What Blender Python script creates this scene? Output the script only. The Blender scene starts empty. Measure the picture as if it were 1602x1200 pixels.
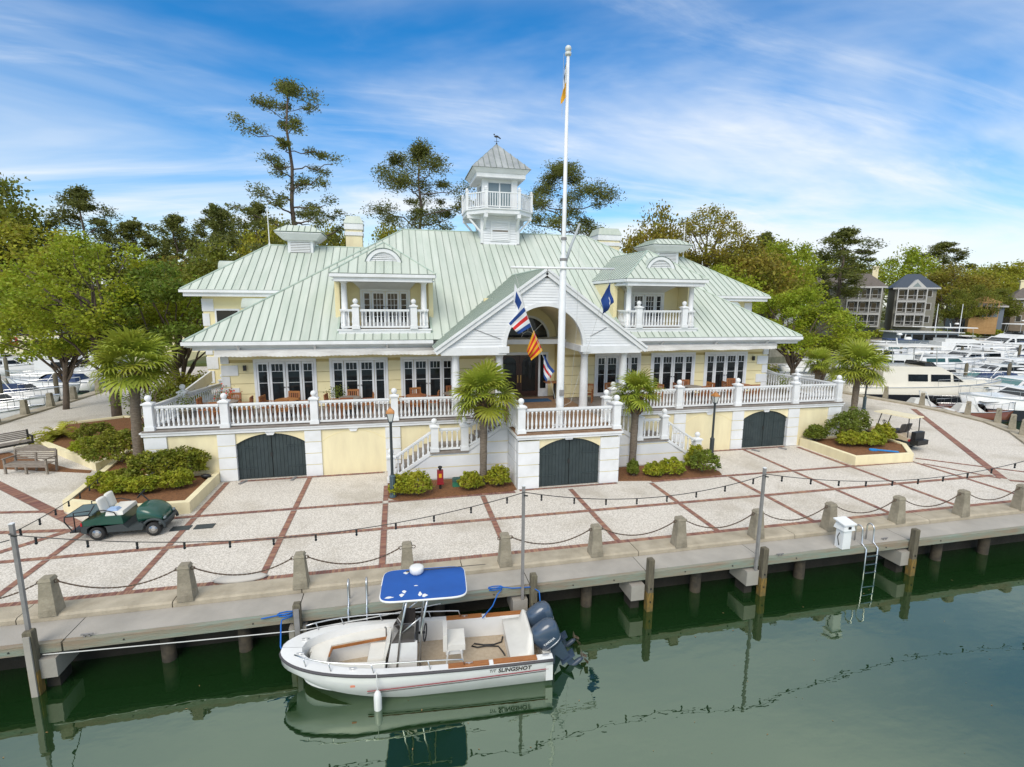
import bpy, math, random
import numpy as np
from mathutils import Matrix, Vector
rnd = random.Random(7)
RAD = math.radians
sc = bpy.context.scene
COL = sc.collection

# ------------------------------------------------------------------ camera
cam_d = bpy.data.cameras.new('camera'); cam = bpy.data.objects.new('camera', cam_d); COL.objects.link(cam)
cam_d.sensor_width = 36.0; cam_d.lens = 36.0 * 794 / 1602; cam_d.clip_end = 3000; cam_d.clip_start = 0.2
_p, _r, _y = RAD(9.3), RAD(0.46), RAD(-12.77)
_right = Vector((math.cos(_y), math.sin(_y), 0))
_fw = Vector((-math.sin(_y) * math.cos(_p), math.cos(_y) * math.cos(_p), -math.sin(_p)))
_up = _right.cross(_fw)
_r2 = _right * math.cos(_r) + _up * math.sin(_r); _u2 = -_right * math.sin(_r) + _up * math.cos(_r)
cam.matrix_world = Matrix(((_r2.x, _u2.x, -_fw.x, 0), (_r2.y, _u2.y, -_fw.y, 0), (_r2.z, _u2.z, -_fw.z, 7.5), (0, 0, 0, 1)))
sc.camera = cam
sc.render.resolution_x = 1024; sc.render.resolution_y = 767

# ------------------------------------------------------------------ sky, sun, exposure
SUN_EL, SUN_AZ = 43.0, 208.0      # degrees; azimuth clockwise from +Y (sun behind and left of the camera)
world = bpy.data.worlds.new('World'); sc.world = world; world.use_nodes = True
nt = world.node_tree; nt.nodes.clear()
def wn(t, **k):
    n = nt.nodes.new(t)
    for a, b in k.items(): setattr(n, a, b)
    return n
def wl(a, b): nt.links.new(a, b)
def wmath(op, a, b=None, c=None):
    n = wn('ShaderNodeMath', operation=op)
    for i, v in enumerate((a, b, c)):
        if v is None: continue
        if isinstance(v, (int, float)): n.inputs[i].default_value = v
        else: wl(v, n.inputs[i])
    return n.outputs[0]
sky = wn('ShaderNodeTexSky', sky_type='NISHITA', sun_disc=False, sun_elevation=RAD(SUN_EL), sun_rotation=RAD(SUN_AZ), altitude=0, air_density=1.0, dust_density=0.6, ozone_density=3.0)
tc = wn('ShaderNodeTexCoord'); sep = wn('ShaderNodeSeparateXYZ'); wl(tc.outputs['Generated'], sep.inputs[0])
zc = wmath('MAXIMUM', sep.outputs[2], 0.0); den = wmath('ADD', zc, 0.16)
comb = wn('ShaderNodeCombineXYZ'); wl(wmath('DIVIDE', sep.outputs[0], den), comb.inputs[0]); wl(wmath('DIVIDE', sep.outputs[1], den), comb.inputs[1])
def cloud(rot, sx, sy, scale, detail, rough, dist, lo, hi, off):
    mp = wn('ShaderNodeMapping'); wl(comb.outputs[0], mp.inputs[0])
    mp.inputs['Rotation'].default_value = (0, 0, RAD(rot)); mp.inputs['Scale'].default_value = (sx, sy, 1); mp.inputs['Location'].default_value = off
    n = wn('ShaderNodeTexNoise'); wl(mp.outputs[0], n.inputs['Vector'])
    n.inputs['Scale'].default_value = scale; n.inputs['Detail'].default_value = detail; n.inputs['Roughness'].default_value = rough; n.inputs['Distortion'].default_value = dist
    r = wn('ShaderNodeMapRange', interpolation_type='SMOOTHSTEP'); wl(n.outputs[0], r.inputs[0]); r.inputs[1].default_value = lo; r.inputs[2].default_value = hi
    return r.outputs[0]
veil = cloud(20, 1.0, 1.7, 0.42, 6, 0.55, 0.7, 0.34, 0.74, (3.1, 1.7, 0))
wisp = cloud(-30, 0.8, 2.3, 0.75, 9, 0.62, 0.9, 0.46, 0.80, (0.6, 5.2, 0))
low = wn('ShaderNodeMapRange', interpolation_type='SMOOTHSTEP'); wl(sep.outputs[2], low.inputs[0]); low.inputs[1].default_value = 0.52; low.inputs[2].default_value = 0.06
mask = wmath('ADD', wmath('MULTIPLY', veil, wmath('MULTIPLY_ADD', low.outputs[0], 0.45, 0.55)), wmath('MULTIPLY', wisp, 0.42))
mask = wmath('ADD', mask, wmath('MULTIPLY', low.outputs[0], 0.15))
high = wn('ShaderNodeMapRange', interpolation_type='SMOOTHSTEP'); wl(sep.outputs[2], high.inputs[0]); high.inputs[1].default_value = 0.42; high.inputs[2].default_value = 0.68   # thin high overcast overhead: soft shadows, pale reflections
mask = wmath('ADD', mask, wmath('MULTIPLY', high.outputs[0], 0.85))
mask = wmath('MINIMUM', mask, 0.93)
hue = wn('ShaderNodeHueSaturation'); hue.inputs['Saturation'].default_value = 1.55; hue.inputs['Value'].default_value = 0.86; wl(sky.outputs[0], hue.inputs['Color'])
mixc = wn('ShaderNodeMix', data_type='RGBA'); wl(mask, mixc.inputs[0]); wl(hue.outputs[0], mixc.inputs[6]); mixc.inputs[7].default_value = (4.75, 4.98, 5.2, 1)
bg = wn('ShaderNodeBackground'); bg.inputs[1].default_value = 0.115; wl(mixc.outputs[2], bg.inputs[0])
wo = wn('ShaderNodeOutputWorld'); wl(bg.outputs[0], wo.inputs[0])
sun_d = bpy.data.lights.new('sun', 'SUN'); sun_d.energy = 1.4; sun_d.angle = RAD(35); sun_d.color = (1.0, 0.93, 0.82)
sun = bpy.data.objects.new('sun', sun_d); COL.objects.link(sun); sun.location = (0, 0, 60)
sun.rotation_euler = (RAD(90 - SUN_EL), 0, RAD(180 - SUN_AZ))
vs = sc.view_settings; vs.view_transform = 'Standard'; vs.look = 'None'; vs.exposure = 0.80; vs.gamma = 1.0

# ------------------------------------------------------------------ materials
MATS = {}
def M(name, col, col2=None, scale=4.0, rough=0.6, bump=0.0, bscale=40.0, metal=0.0, spec=0.5, rand=0.0, island=0.0, detail=4.0, lo=0.35, hi=0.65, trans=0.0, ior=None, stretch=None, coat=0.0):
    if name in MATS: return MATS[name]
    m = bpy.data.materials.new(name); m.use_nodes = True; t = m.node_tree; b = t.nodes['Principled BSDF']
    b.inputs['Roughness'].default_value = rough; b.inputs['Metallic'].default_value = metal; b.inputs['Specular IOR Level'].default_value = spec
    if ior: b.inputs['IOR'].default_value = ior
    if coat: b.inputs['Coat Weight'].default_value = coat; b.inputs['Coat Roughness'].default_value = 0.08
    col = (*col, 1); src = None
    co = t.nodes.new('ShaderNodeTexCoord'); vec = co.outputs['Object']
    if stretch:
        mp = t.nodes.new('ShaderNodeMapping'); mp.inputs['Scale'].default_value = stretch; t.links.new(vec, mp.inputs[0]); vec = mp.outputs[0]
    if col2 is not None:
        n = t.nodes.new('ShaderNodeTexNoise'); n.inputs['Scale'].default_value = scale; n.inputs['Detail'].default_value = detail; n.inputs['Roughness'].default_value = 0.6
        t.links.new(vec, n.inputs['Vector'])
        r = t.nodes.new('ShaderNodeMapRange'); r.inputs[1].default_value = lo; r.inputs[2].default_value = hi; t.links.new(n.outputs[0], r.inputs[0])
        x = t.nodes.new('ShaderNodeMix'); x.data_type = 'RGBA'; x.inputs[6].default_value = col; x.inputs[7].default_value = (*col2, 1); t.links.new(r.outputs[0], x.inputs[0]); src = x.outputs[2]
    for amt, kind in ((rand, 'o'), (island, 'i')):
        if not amt: continue
        if kind == 'o': q = t.nodes.new('ShaderNodeObjectInfo').outputs['Random']
        else: q = t.nodes.new('ShaderNodeNewGeometry').outputs['Random Per Island']
        r = t.nodes.new('ShaderNodeMapRange'); r.inputs[3].default_value = 1 - amt; r.inputs[4].default_value = 1 + amt; t.links.new(q, r.inputs[0])
        h = t.nodes.new('ShaderNodeHueSaturation'); t.links.new(r.outputs[0], h.inputs['Value'])
        r2 = t.nodes.new('ShaderNodeMapRange'); r2.inputs[3].default_value = 0.5 - amt * 0.06; r2.inputs[4].default_value = 0.5 + amt * 0.06
        t.links.new(q, r2.inputs[0]); t.links.new(r2.outputs[0], h.inputs['Hue'])
        if src is None: h.inputs['Color'].default_value = col
        else: t.links.new(src, h.inputs['Color'])
        src = h.outputs[0]
    if src is None: b.inputs['Base Color'].default_value = col
    else: t.links.new(src, b.inputs['Base Color'])
    if bump:
        n2 = t.nodes.new('ShaderNodeTexNoise'); n2.inputs['Scale'].default_value = bscale; n2.inputs['Detail'].default_value = 3; t.links.new(vec, n2.inputs['Vector'])
        bp = t.nodes.new('ShaderNodeBump'); bp.inputs['Strength'].default_value = bump; bp.inputs['Distance'].default_value = 0.05; t.links.new(n2.outputs[0], bp.inputs['Height']); t.links.new(bp.outputs[0], b.inputs['Normal'])
    if trans:
        tr = t.nodes.new('ShaderNodeBsdfTranslucent'); mx = t.nodes.new('ShaderNodeMixShader'); mx.inputs[0].default_value = trans
        if src is None: tr.inputs[0].default_value = col
        else: t.links.new(src, tr.inputs[0])
        t.links.new(b.outputs[0], mx.inputs[1]); t.links.new(tr.outputs[0], mx.inputs[2]); t.links.new(mx.outputs[0], t.nodes['Material Output'].inputs[0])
    MATS[name] = m
    return m
WHITE = M('white_paint', (0.80, 0.81, 0.82), (0.70, 0.71, 0.71), 1.3, 0.5, rand=0.02)
WHITE2 = M('white_clapboard', (0.80, 0.81, 0.82), (0.72, 0.73, 0.74), 0.8, 0.55)
YEL = M('yellow_stucco', (0.86, 0.76, 0.45), (0.80, 0.70, 0.41), 0.7, 0.8, bump=0.15, bscale=60, rand=0.025)
CREAM = M('cream_stucco', (0.85, 0.76, 0.49), (0.74, 0.65, 0.42), 0.9, 0.8, bump=0.15, bscale=50, stretch=(2, 2, .45), detail=8)
ROOF = M('seafoam_metal_roof', (0.45, 0.51, 0.435), (0.555, 0.595, 0.525), 0.8, 0.42, rand=0.05, spec=0.4, stretch=(2.5, .35, .5), detail=7)
ROOFD = M('roof_underlay', (0.10, 0.14, 0.12), rough=0.7)
SEAMC = M('roof_cap', (0.36, 0.45, 0.38), (0.44, 0.52, 0.44), 1.5, 0.45)
ROOFG = M('grey_metal_roof', (0.25, 0.27, 0.28), (0.36, 0.38, 0.38), 1.5, 0.4, rand=0.08)
GLASS = M('dark_window_glass', (0.010, 0.013, 0.015), rough=0.05, spec=0.45)
GLASSL = M('pale_window_glass', (0.16, 0.21, 0.23), rough=0.06, spec=0.8)
GREENDOOR = M('dark_green_planks', (0.022, 0.035, 0.038), (0.032, 0.048, 0.05), 3, 0.6, island=0.12)
IRON = M('black_iron', (0.02, 0.02, 0.02), rough=0.5)
WOODDK = M('grey_deck_boards', (0.20, 0.17, 0.15), (0.27, 0.24, 0.21), 3, 0.8, rand=0.1, island=0.12)
WOODENT = M('brown_deck_boards', (0.22, 0.13, 0.075), (0.29, 0.18, 0.11), 3, 0.7, island=0.12)
TEAK = M('orange_teak', (0.36, 0.14, 0.045), (0.26, 0.095, 0.03), 8, 0.5, rand=0.15, stretch=(1, 1, 6))
WEATH = M('weathered_wood', (0.28, 0.24, 0.20), (0.19, 0.16, 0.13), 6, 0.85, rand=0.1, stretch=(1, 1, 5))
MAHOG = M('dark_mahogany', (0.05, 0.018, 0.010), (0.03, 0.012, 0.008), 6, 0.35)
CONC = M('kerb_concrete', (0.47, 0.41, 0.31), (0.33, 0.285, 0.21), 1.6, 0.9, bump=0.3, bscale=25, detail=8)
CONCD = M('dock_concrete', (0.40, 0.37, 0.325), (0.31, 0.29, 0.255), 0.8, 0.9, bump=0.15, bscale=30, detail=8, rand=0.03)
BOLL = M('bollard_concrete', (0.34, 0.30, 0.225), (0.21, 0.185, 0.135), 3.5, 0.92, bump=0.4, bscale=22, detail=8, rand=0.06)
TIMBG = M('green_dock_timber', (0.22, 0.27, 0.22), (0.26, 0.20, 0.14), 1.6, 0.85, bump=0.4, bscale=12, stretch=(0.5, 4, 4), detail=7)
PILE = M('piling_wood', (0.17, 0.15, 0.10), (0.10, 0.085, 0.06), 4, 0.9, bump=0.5, bscale=14, stretch=(4, 4, 0.6), rand=0.1)
PILEY = M('piling_algae', (0.26, 0.15, 0.03), (0.09, 0.08, 0.03), 4, 0.8, bump=0.4, bscale=14, stretch=(3, 3, 0.8))
WALLDK = M('quay_wall', (0.030, 0.026, 0.020), (0.018, 0.016, 0.012), 2.0, 0.95, bump=0.4, bscale=10)  # algae brown, darkened so the shade under the dock is in the colour
BRICK = M('red_brick', (0.30, 0.145, 0.10), (0.24, 0.125, 0.092), 2.5, 0.9, island=0.28, rand=0.05)
MULCH = M('pine_straw', (0.30, 0.135, 0.050), (0.15, 0.065, 0.026), 18, 0.95, bump=0.8, bscale=70, detail=8)
STEEL = M('stainless_steel', (0.62, 0.63, 0.64), rough=0.28, metal=1.0)
GALV = M('galvanised_post', (0.20, 0.19, 0.185), (0.27, 0.26, 0.255), 3, 0.6)
ROPE_B = M('blue_rope', (0.01, 0.12, 0.45), rough=0.8)
ROPE_W = M('white_rope', (0.6, 0.6, 0.58), rough=0.8)
CHAIN = M('rusty_chain', (0.13, 0.085, 0.055), (0.08, 0.06, 0.045), 20, 0.8)
BLACK = M('black_plastic', (0.015, 0.015, 0.016), rough=0.5)
GEL = M('white_gelcoat', (0.78, 0.78, 0.77), (0.72, 0.72, 0.70), 1.5, 0.22, spec=0.6)
NAVY = M('navy_canvas', (0.012, 0.03, 0.09), (0.02, 0.045, 0.12), 3, 0.75)
BARK = M('bark', (0.16, 0.12, 0.09), (0.09, 0.07, 0.055), 5, 0.95, bump=0.7, bscale=12, stretch=(3, 3, 0.7))
PBARK = M('palm_bark', (0.22, 0.18, 0.14), (0.13, 0.105, 0.08), 6, 0.95, bump=0.8, bscale=14, stretch=(1, 1, 3))
def leafmat(name, a, b, tr=0.42, sc_=0.5): return M(name, a, b, sc_, 0.55, island=0.30, rand=0.05, trans=tr, spec=0.3, lo=0.38, hi=0.62)
L_BRIGHT = leafmat('leaf_bright_green', (0.38, 0.41, 0.03), (0.24, 0.30, 0.022))
L_OAK = leafmat('leaf_oak', (0.24, 0.245, 0.03), (0.14, 0.165, 0.022))
L_YEL = leafmat('leaf_yellow_green', (0.40, 0.37, 0.035), (0.25, 0.26, 0.028))
L_RUST = leafmat('leaf_rusty_oak', (0.33, 0.26, 0.035), (0.21, 0.20, 0.03))
L_PINE = leafmat('pine_needles', (0.19, 0.20, 0.042), (0.115, 0.13, 0.03), 0.4)
L_SHRUB = leafmat('leaf_shrub', (0.42, 0.41, 0.035), (0.25, 0.30, 0.028), 0.4, 1.6)
L_SHRUBD = leafmat('leaf_shrub_dark', (0.20, 0.24, 0.03), (0.11, 0.15, 0.022), 0.35, 1.5)
L_PALM = M('palm_frond_green', (0.25, 0.33, 0.035), (0.36, 0.40, 0.05), 1.5, 0.45, rand=0.2, trans=0.4, spec=0.35)
L_PALMD = M('palm_frond_dead', (0.22, 0.15, 0.08), (0.15, 0.09, 0.05), 3, 0.8, rand=0.15, trans=0.1)

# ------------------------------------------------------------------ mesh builder
class MB:
    def __init__(s): s.v = []; s.f = []
    def add(s, vs, fs):
        b = len(s.v); s.v += [tuple(v) for v in vs]; s.f += [tuple(i + b for i in f) for f in fs]; return s
    def box(s, x0, x1, y0, y1, z0, z1):
        return s.add([(x0, y0, z0), (x1, y0, z0), (x1, y1, z0), (x0, y1, z0), (x0, y0, z1), (x1, y0, z1), (x1, y1, z1), (x0, y1, z1)],
                     [(3, 2, 1, 0), (4, 5, 6, 7), (0, 1, 5, 4), (1, 2, 6, 5), (2, 3, 7, 6), (3, 0, 4, 7)])
    def tbox(s, c, b0, b1, z0, z1, rz=0):     # tapered box: half sizes b0 (bottom) b1 (top)
        cs, sn = math.cos(rz), math.sin(rz); o = []
        for (hx, hy), z in ((b0, z0), (b1, z1)):
            for a, b in ((-1, -1), (1, -1), (1, 1), (-1, 1)):
                x, y = a * hx, b * hy; o.append((c[0] + x * cs - y * sn, c[1] + x * sn + y * cs, z))
        return s.add(o, [(3, 2, 1, 0), (4, 5, 6, 7), (0, 1, 5, 4), (1, 2, 6, 5), (2, 3, 7, 6), (3, 0, 4, 7)])
    def bar(s, p, q, w, h=None, up=(0, 0, 1)):   # rectangular bar from p to q
        h = w if h is None else h; p = Vector(p); q = Vector(q); d = (q - p).normalized(); u = Vector(up)
        if abs(d.dot(u)) > 0.98: u = Vector((0, 1, 0))
        a = d.cross(u).normalized() * (w / 2); b = a.cross(d).normalized() * (h / 2)
        vs = [p - a - b, p + a - b, p + a + b, p - a + b, q - a - b, q + a - b, q + a + b, q - a + b]
        return s.add(vs, [(0, 1, 2, 3), (7, 6, 5, 4), (1, 0, 4, 5), (2, 1, 5, 6), (3, 2, 6, 7), (0, 3, 7, 4)])
    def tube(s, pts, r, n=8, cap=True):
        pts = [Vector(p) for p in pts]; rs = r if isinstance(r, (list, tuple)) else [r] * len(pts)
        b = len(s.v); k = len(pts); prev = None
        for i, p in enumerate(pts):
            d = (pts[min(i + 1, k - 1)] - pts[max(i - 1, 0)])
            d = d.normalized() if d.length > 1e-9 else Vector((0, 0, 1))
            if prev is None:
                u = Vector((0, 0, 1)) if abs(d.z) < 0.9 else Vector((1, 0, 0)); a = d.cross(u).normalized()
            else: a = (prev - d * prev.dot(d)); a = a.normalized() if a.length > 1e-6 else d.orthogonal().normalized()
            prev = a; c = d.cross(a)
            for j in range(n):
                t = 2 * math.pi * j / n; s.v.append(tuple(p + (a * math.cos(t) + c * math.sin(t)) * rs[i]))
        for i in range(k - 1):
            for j in range(n):
                s.f.append((b + i * n + j, b + i * n + (j + 1) % n, b + (i + 1) * n + (j + 1) % n, b + (i + 1) * n + j))
        if cap: s.f.append(tuple(b + j for j in reversed(range(n)))); s.f.append(tuple(b + (k - 1) * n + j for j in range(n)))
        return s
    def lathe(s, prof, n=12, c=(0, 0, 0)):
        b = len(s.v)
        for r, z in prof:
            for j in range(n):
                t = 2 * math.pi * j / n; s.v.append((c[0] + r * math.cos(t), c[1] + r * math.sin(t), c[2] + z))
        for i in range(len(prof) - 1):
            for j in range(n): s.f.append((b + i * n + j, b + i * n + (j + 1) % n, b + (i + 1) * n + (j + 1) % n, b + (i + 1) * n + j))
        s.f.append(tuple(b + j for j in reversed(range(n)))); s.f.append(tuple(b + (len(prof) - 1) * n + j for j in range(n)))
        return s
    def ball(s, c, r, n=10, m=6, sc_=(1, 1, 1)):
        pr = [(max(1e-4, math.sin(math.pi * i / m)) * r, -math.cos(math.pi * i / m) * r) for i in range(m + 1)]
        b = len(s.v); s.lathe(pr, n)
        for i in range(b, len(s.v)): x, y, z = s.v[i]; s.v[i] = (c[0] + x * sc_[0], c[1] + y * sc_[1], c[2] + z * sc_[2])
        return s
    def prism(s, poly, z0, z1):
        n = len(poly); return s.add([(x, y, z0) for x, y in poly] + [(x, y, z1) for x, y in poly],
                     [tuple(reversed(range(n))), tuple(range(n, 2 * n))] + [(i, (i + 1) % n, n + (i + 1) % n, n + i) for i in range(n)])
    def ext(s, poly, a, b, axis='y'):           # 2D polygon (u, z) extruded along an axis from a to b
        n = len(poly); mk = (lambda u, z, t: (u, t, z)) if axis == 'y' else (lambda u, z, t: (t, u, z))
        fs = [tuple(range(n)), tuple(reversed(range(n, 2 * n)))] + [((i + 1) % n, i, n + i, n + (i + 1) % n) for i in range(n)]
        if axis != 'y': fs = [tuple(reversed(f)) for f in fs]
        return s.add([mk(u, z, a) for u, z in poly] + [mk(u, z, b) for u, z in poly], fs)
    def loft(s, rings, cap0=True, cap1=True, closed=True):
        b = len(s.v); n = len(rings[0])
        for r in rings: s.v += [tuple(p) for p in r]
        for i in range(len(rings) - 1):
            for j in range(n if closed else n - 1): s.f.append((b + i * n + j, b + i * n + (j + 1) % n, b + (i + 1) * n + (j + 1) % n, b + (i + 1) * n + j))
        if cap0: s.f.append(tuple(b + j for j in reversed(range(n))))
        if cap1: s.f.append(tuple(b + (len(rings) - 1) * n + j for j in range(n)))
        return s
    def xf(s, mat, start=0):
        for i in range(start, len(s.v)): s.v[i] = tuple(mat @ Vector(s.v[i]))
        return s
    def merge(s, o): return s.add(o.v, o.f)
    def mesh(s, name, mat, smooth=False):
        me = bpy.data.meshes.new(name); me.from_pydata(s.v, [], s.f); me.materials.append(mat)
        if smooth: me.polygons.foreach_set('use_smooth', [True] * len(me.polygons))
        me.update(); return me

WORLDP = set()
def raw(name, me, parent=None, loc=None, rz=None):
    o = bpy.data.objects.new(name, me); COL.objects.link(o)
    if parent is not None:
        o.parent = parent
        if parent.name in WORLDP: o.matrix_parent_inverse = Matrix.Translation(-Vector(parent.location))
    if loc is not None: o.location = loc
    if rz is not None: o.rotation_euler = rz if isinstance(rz, (tuple, list)) else (0, 0, rz)
    return o
SPLIT = set('strap_hinge halyard gutter_side roof_strut arm_rail corner_board balcony_joist bracket impost gable_beam gable_brace door_surround terrace_side_wall terrace_wall bastion_wall awning_arm canopy_frame deck_cleat teak_covering_board hardtop_strut facade_wall lantern_frame helm_seat_frame stud bolt gutter fascia dormer_fascia mast_band console_seat wing_gutter window_mullion bow_cushion entrance_wall bow_rail rack_frame sun_shade backrest_bar'.split())
def islands(mb):
    pa = list(range(len(mb.v)))
    def find(i):
        while pa[i] != i: pa[i] = pa[pa[i]]; i = pa[i]
        return i
    for f in mb.f:
        r = find(f[0])
        for i in f[1:]: pa[find(i)] = r
    g = {}
    for f in mb.f: g.setdefault(find(f[0]), []).append(f)
    out = []
    for fs in g.values():
        ix = sorted({i for f in fs for i in f}); mp = {i: k for k, i in enumerate(ix)}; m = MB(); m.v = [mb.v[i] for i in ix]; m.f = [tuple(mp[i] for i in f) for f in fs]; out.append(m)
    return out
def part(name, mb, mat, parent, smooth=False, label=None, loc=None, rz=None, stuff=False):
    if name in SPLIT and isinstance(mb, MB):
        q = islands(mb)
        if len(q) > 1:
            os_ = [raw(name, m.mesh(name, mat, smooth), parent, loc, rz) for m in q]
            return os_[0]
    o = raw(name, mb.mesh(name, mat, smooth) if isinstance(mb, MB) else mb, parent, loc, rz)
    if label: o['label'] = label
    if stuff: o['kind'] = 'stuff'
    return o
def tag(o, label, cat, group=None):
    o['label'] = label; o['category'] = cat
    if group: o['group'] = group
    return o
def thing(name, label, cat, loc=(0, 0, 0), rz=0, group=None, worldspace=False):
    o = bpy.data.objects.new(name, None); COL.objects.link(o); o.location = loc; o.rotation_euler = (0, 0, rz); o.empty_display_size = 0.2
    if worldspace: WORLDP.add(o.name)
    return tag(o, label, cat, group)
def solo(name, mb, mat, label, cat, group=None, smooth=False, loc=None, rz=None):
    return tag(part(name, mb, mat, None, smooth, None, loc, rz), label, cat, group)
def struct(name, mb, mat, smooth=False, kind='structure', parent=None):
    o = part(name, mb, mat, parent, smooth)
    if parent is None or kind == 'stuff': o['kind'] = kind
    return o
def dup(root, loc, rz, label, group=None, scale=None):
    r = root.copy(); COL.objects.link(r); r.location = loc; r.rotation_euler = (0, 0, rz); r['label'] = label
    if group: r['group'] = group
    if scale: r.scale = scale if isinstance(scale, tuple) else (scale,) * 3
    for ch in list(root.children):
        c = ch.copy(); COL.objects.link(c); c.parent = r
        for g in ch.children:
            d = g.copy(); COL.objects.link(d); d.parent = c
    return r
def subsurf(o, n=2):
    m = o.modifiers.new('round', 'SUBSURF'); m.levels = n; m.render_levels = n
    o.data.polygons.foreach_set('use_smooth', [True] * len(o.data.polygons)); return o
ORD = ['first', 'second', 'third', 'fourth', 'fifth', 'sixth', 'seventh', 'eighth', 'ninth', 'tenth', 'eleventh', 'twelfth', 'thirteenth', 'fourteenth', 'fifteenth', 'sixteenth']
def arc(cx, cz, r, a0, a1, n, rz_=None):
    rz_ = r if rz_ is None else rz_
    return [(cx + r * math.cos(RAD(a0 + (a1 - a0) * i / n)), cz + rz_ * math.sin(RAD(a0 + (a1 - a0) * i / n))) for i in range(n + 1)]
WATER_Z = -1.15
# ------------------------------------------------------------------ water, land, plaza, dock
def watermat():
    m = bpy.data.materials.new('harbour_water'); m.use_nodes = True; t = m.node_tree; b = t.nodes['Principled BSDF']
    b.inputs['Roughness'].default_value = 0.015; b.inputs['IOR'].default_value = 2.6; b.inputs['Specular IOR Level'].default_value = 0.6; b.inputs['Specular Tint'].default_value = (0.86, 1.0, 0.78, 1)
    co = t.nodes.new('ShaderNodeTexCoord')
    n = t.nodes.new('ShaderNodeTexNoise'); n.inputs['Scale'].default_value = 0.22; n.inputs['Detail'].default_value = 4; t.links.new(co.outputs['Object'], n.inputs['Vector'])
    x = t.nodes.new('ShaderNodeMix'); x.data_type = 'RGBA'; x.inputs[6].default_value = (0.005, 0.024, 0.005, 1); x.inputs[7].default_value = (0.010, 0.032, 0.009, 1); t.links.new(n.outputs[0], x.inputs[0]); t.links.new(x.outputs[2], b.inputs['Base Color'])
    mp = t.nodes.new('ShaderNodeMapping'); mp.inputs['Scale'].default_value = (0.7, 1.5, 1); t.links.new(co.outputs['Object'], mp.inputs[0])
    w = t.nodes.new('ShaderNodeTexNoise'); w.inputs['Scale'].default_value = 1.6; w.inputs['Detail'].default_value = 3; t.links.new(mp.outputs[0], w.inputs['Vector'])
    bp = t.nodes.new('ShaderNodeBump'); bp.inputs['Strength'].default_value = 0.10; bp.inputs['Distance'].default_value = 0.05; t.links.new(w.outputs[0], bp.inputs['Height']); t.links.new(bp.outputs[0], b.inputs['Normal'])
    return m
struct('water', MB().add([(-900, -300, WATER_Z), (900, -300, WATER_Z), (900, 1500, WATER_Z), (-900, 1500, WATER_Z)], [(0, 1, 2, 3)]), watermat())
GRASS = M('grass_ground', (0.075, 0.10, 0.025), (0.13, 0.11, 0.05), 0.15, 0.95, bump=0.5, bscale=3)
far = [(-900, 92), (-23.5, 92), (-23.5, 62), (37, 62), (44, 66), (72, 76), (96, 82), (125, 80), (160, 74), (240, 66), (900, 60), (900, 1500), (-900, 1500)]
struct('far_shore', MB().prism(far, -2.5, 0.35), GRASS)
def shellmat():
    m = bpy.data.materials.new('oyster_shell_paving'); m.use_nodes = True; t = m.node_tree; b = t.nodes['Principled BSDF']; b.inputs['Roughness'].default_value = 0.9; b.inputs['Specular IOR Level'].default_value = 0.2
    co = t.nodes.new('ShaderNodeTexCoord'); o = co.outputs['Object']
    def noise(s, d, r=0.6):
        n = t.nodes.new('ShaderNodeTexNoise'); n.inputs['Scale'].default_value = s; n.inputs['Detail'].default_value = d; n.inputs['Roughness'].default_value = r; t.links.new(o, n.inputs['Vector']); return n.outputs[0]
    def rng(v, a, b_, c=0, d=1):
        r = t.nodes.new('ShaderNodeMapRange'); r.inputs[1].default_value = a; r.inputs[2].default_value = b_; r.inputs[3].default_value = c; r.inputs[4].default_value = d; t.links.new(v, r.inputs[0]); return r.outputs[0]
    def mix(f, a, b_):
        x = t.nodes.new('ShaderNodeMix'); x.data_type = 'RGBA'; t.links.new(f, x.inputs[0])  # thin dark sheet on the wall paints the shade inside the porch
        for i, v in ((6, a), (7, b_)):
            if isinstance(v, tuple): x.inputs[i].default_value = (*v, 1)
            else: t.links.new(v, x.inputs[i])
        return x.outputs[2]
    vo = t.nodes.new('ShaderNodeTexVoronoi'); vo.inputs['Scale'].default_value = 17; t.links.new(o, vo.inputs['Vector'])
    c = mix(rng(vo.outputs['Distance'], 0.15, 0.62), (0.74, 0.68, 0.60), (0.42, 0.37, 0.31))
    c = mix(rng(noise(26, 5, 0.75), 0.42, 0.62), c, (0.76, 0.72, 0.65))
    c = mix(rng(noise(0.35, 6), 0.50, 0.74, 0, 0.6), c, (0.33, 0.28, 0.20))
    c = mix(rng(noise(1.1, 5), 0.55, 0.8, 0, 0.35), c, (0.36, 0.33, 0.28))
    t.links.new(c, b.inputs['Base Color'])
    bp = t.nodes.new('ShaderNodeBump'); bp.inputs['Strength'].default_value = 0.5; bp.inputs['Distance'].default_value = 0.02; t.links.new(noise(30, 4, 0.8), bp.inputs['Height']); t.links.new(bp.outputs[0], b.inputs['Normal'])
    return m
quay_r = [(26, 13.6), (29.5, 16), (33.0, 19.6), (35.2, 21.8), (36.6, 24.2), (37.2, 27.2), (37.2, 30.0), (36.6, 33.0), (36.0, 40), (36, 61.9)]
plaza = struct('plaza', MB().prism([(-34, 13.6)] + quay_r + [(-23.2, 61.9), (-23.2, 34), (-26, 24), (-34, 20)], -2.0, 0.0), shellmat())
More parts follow.
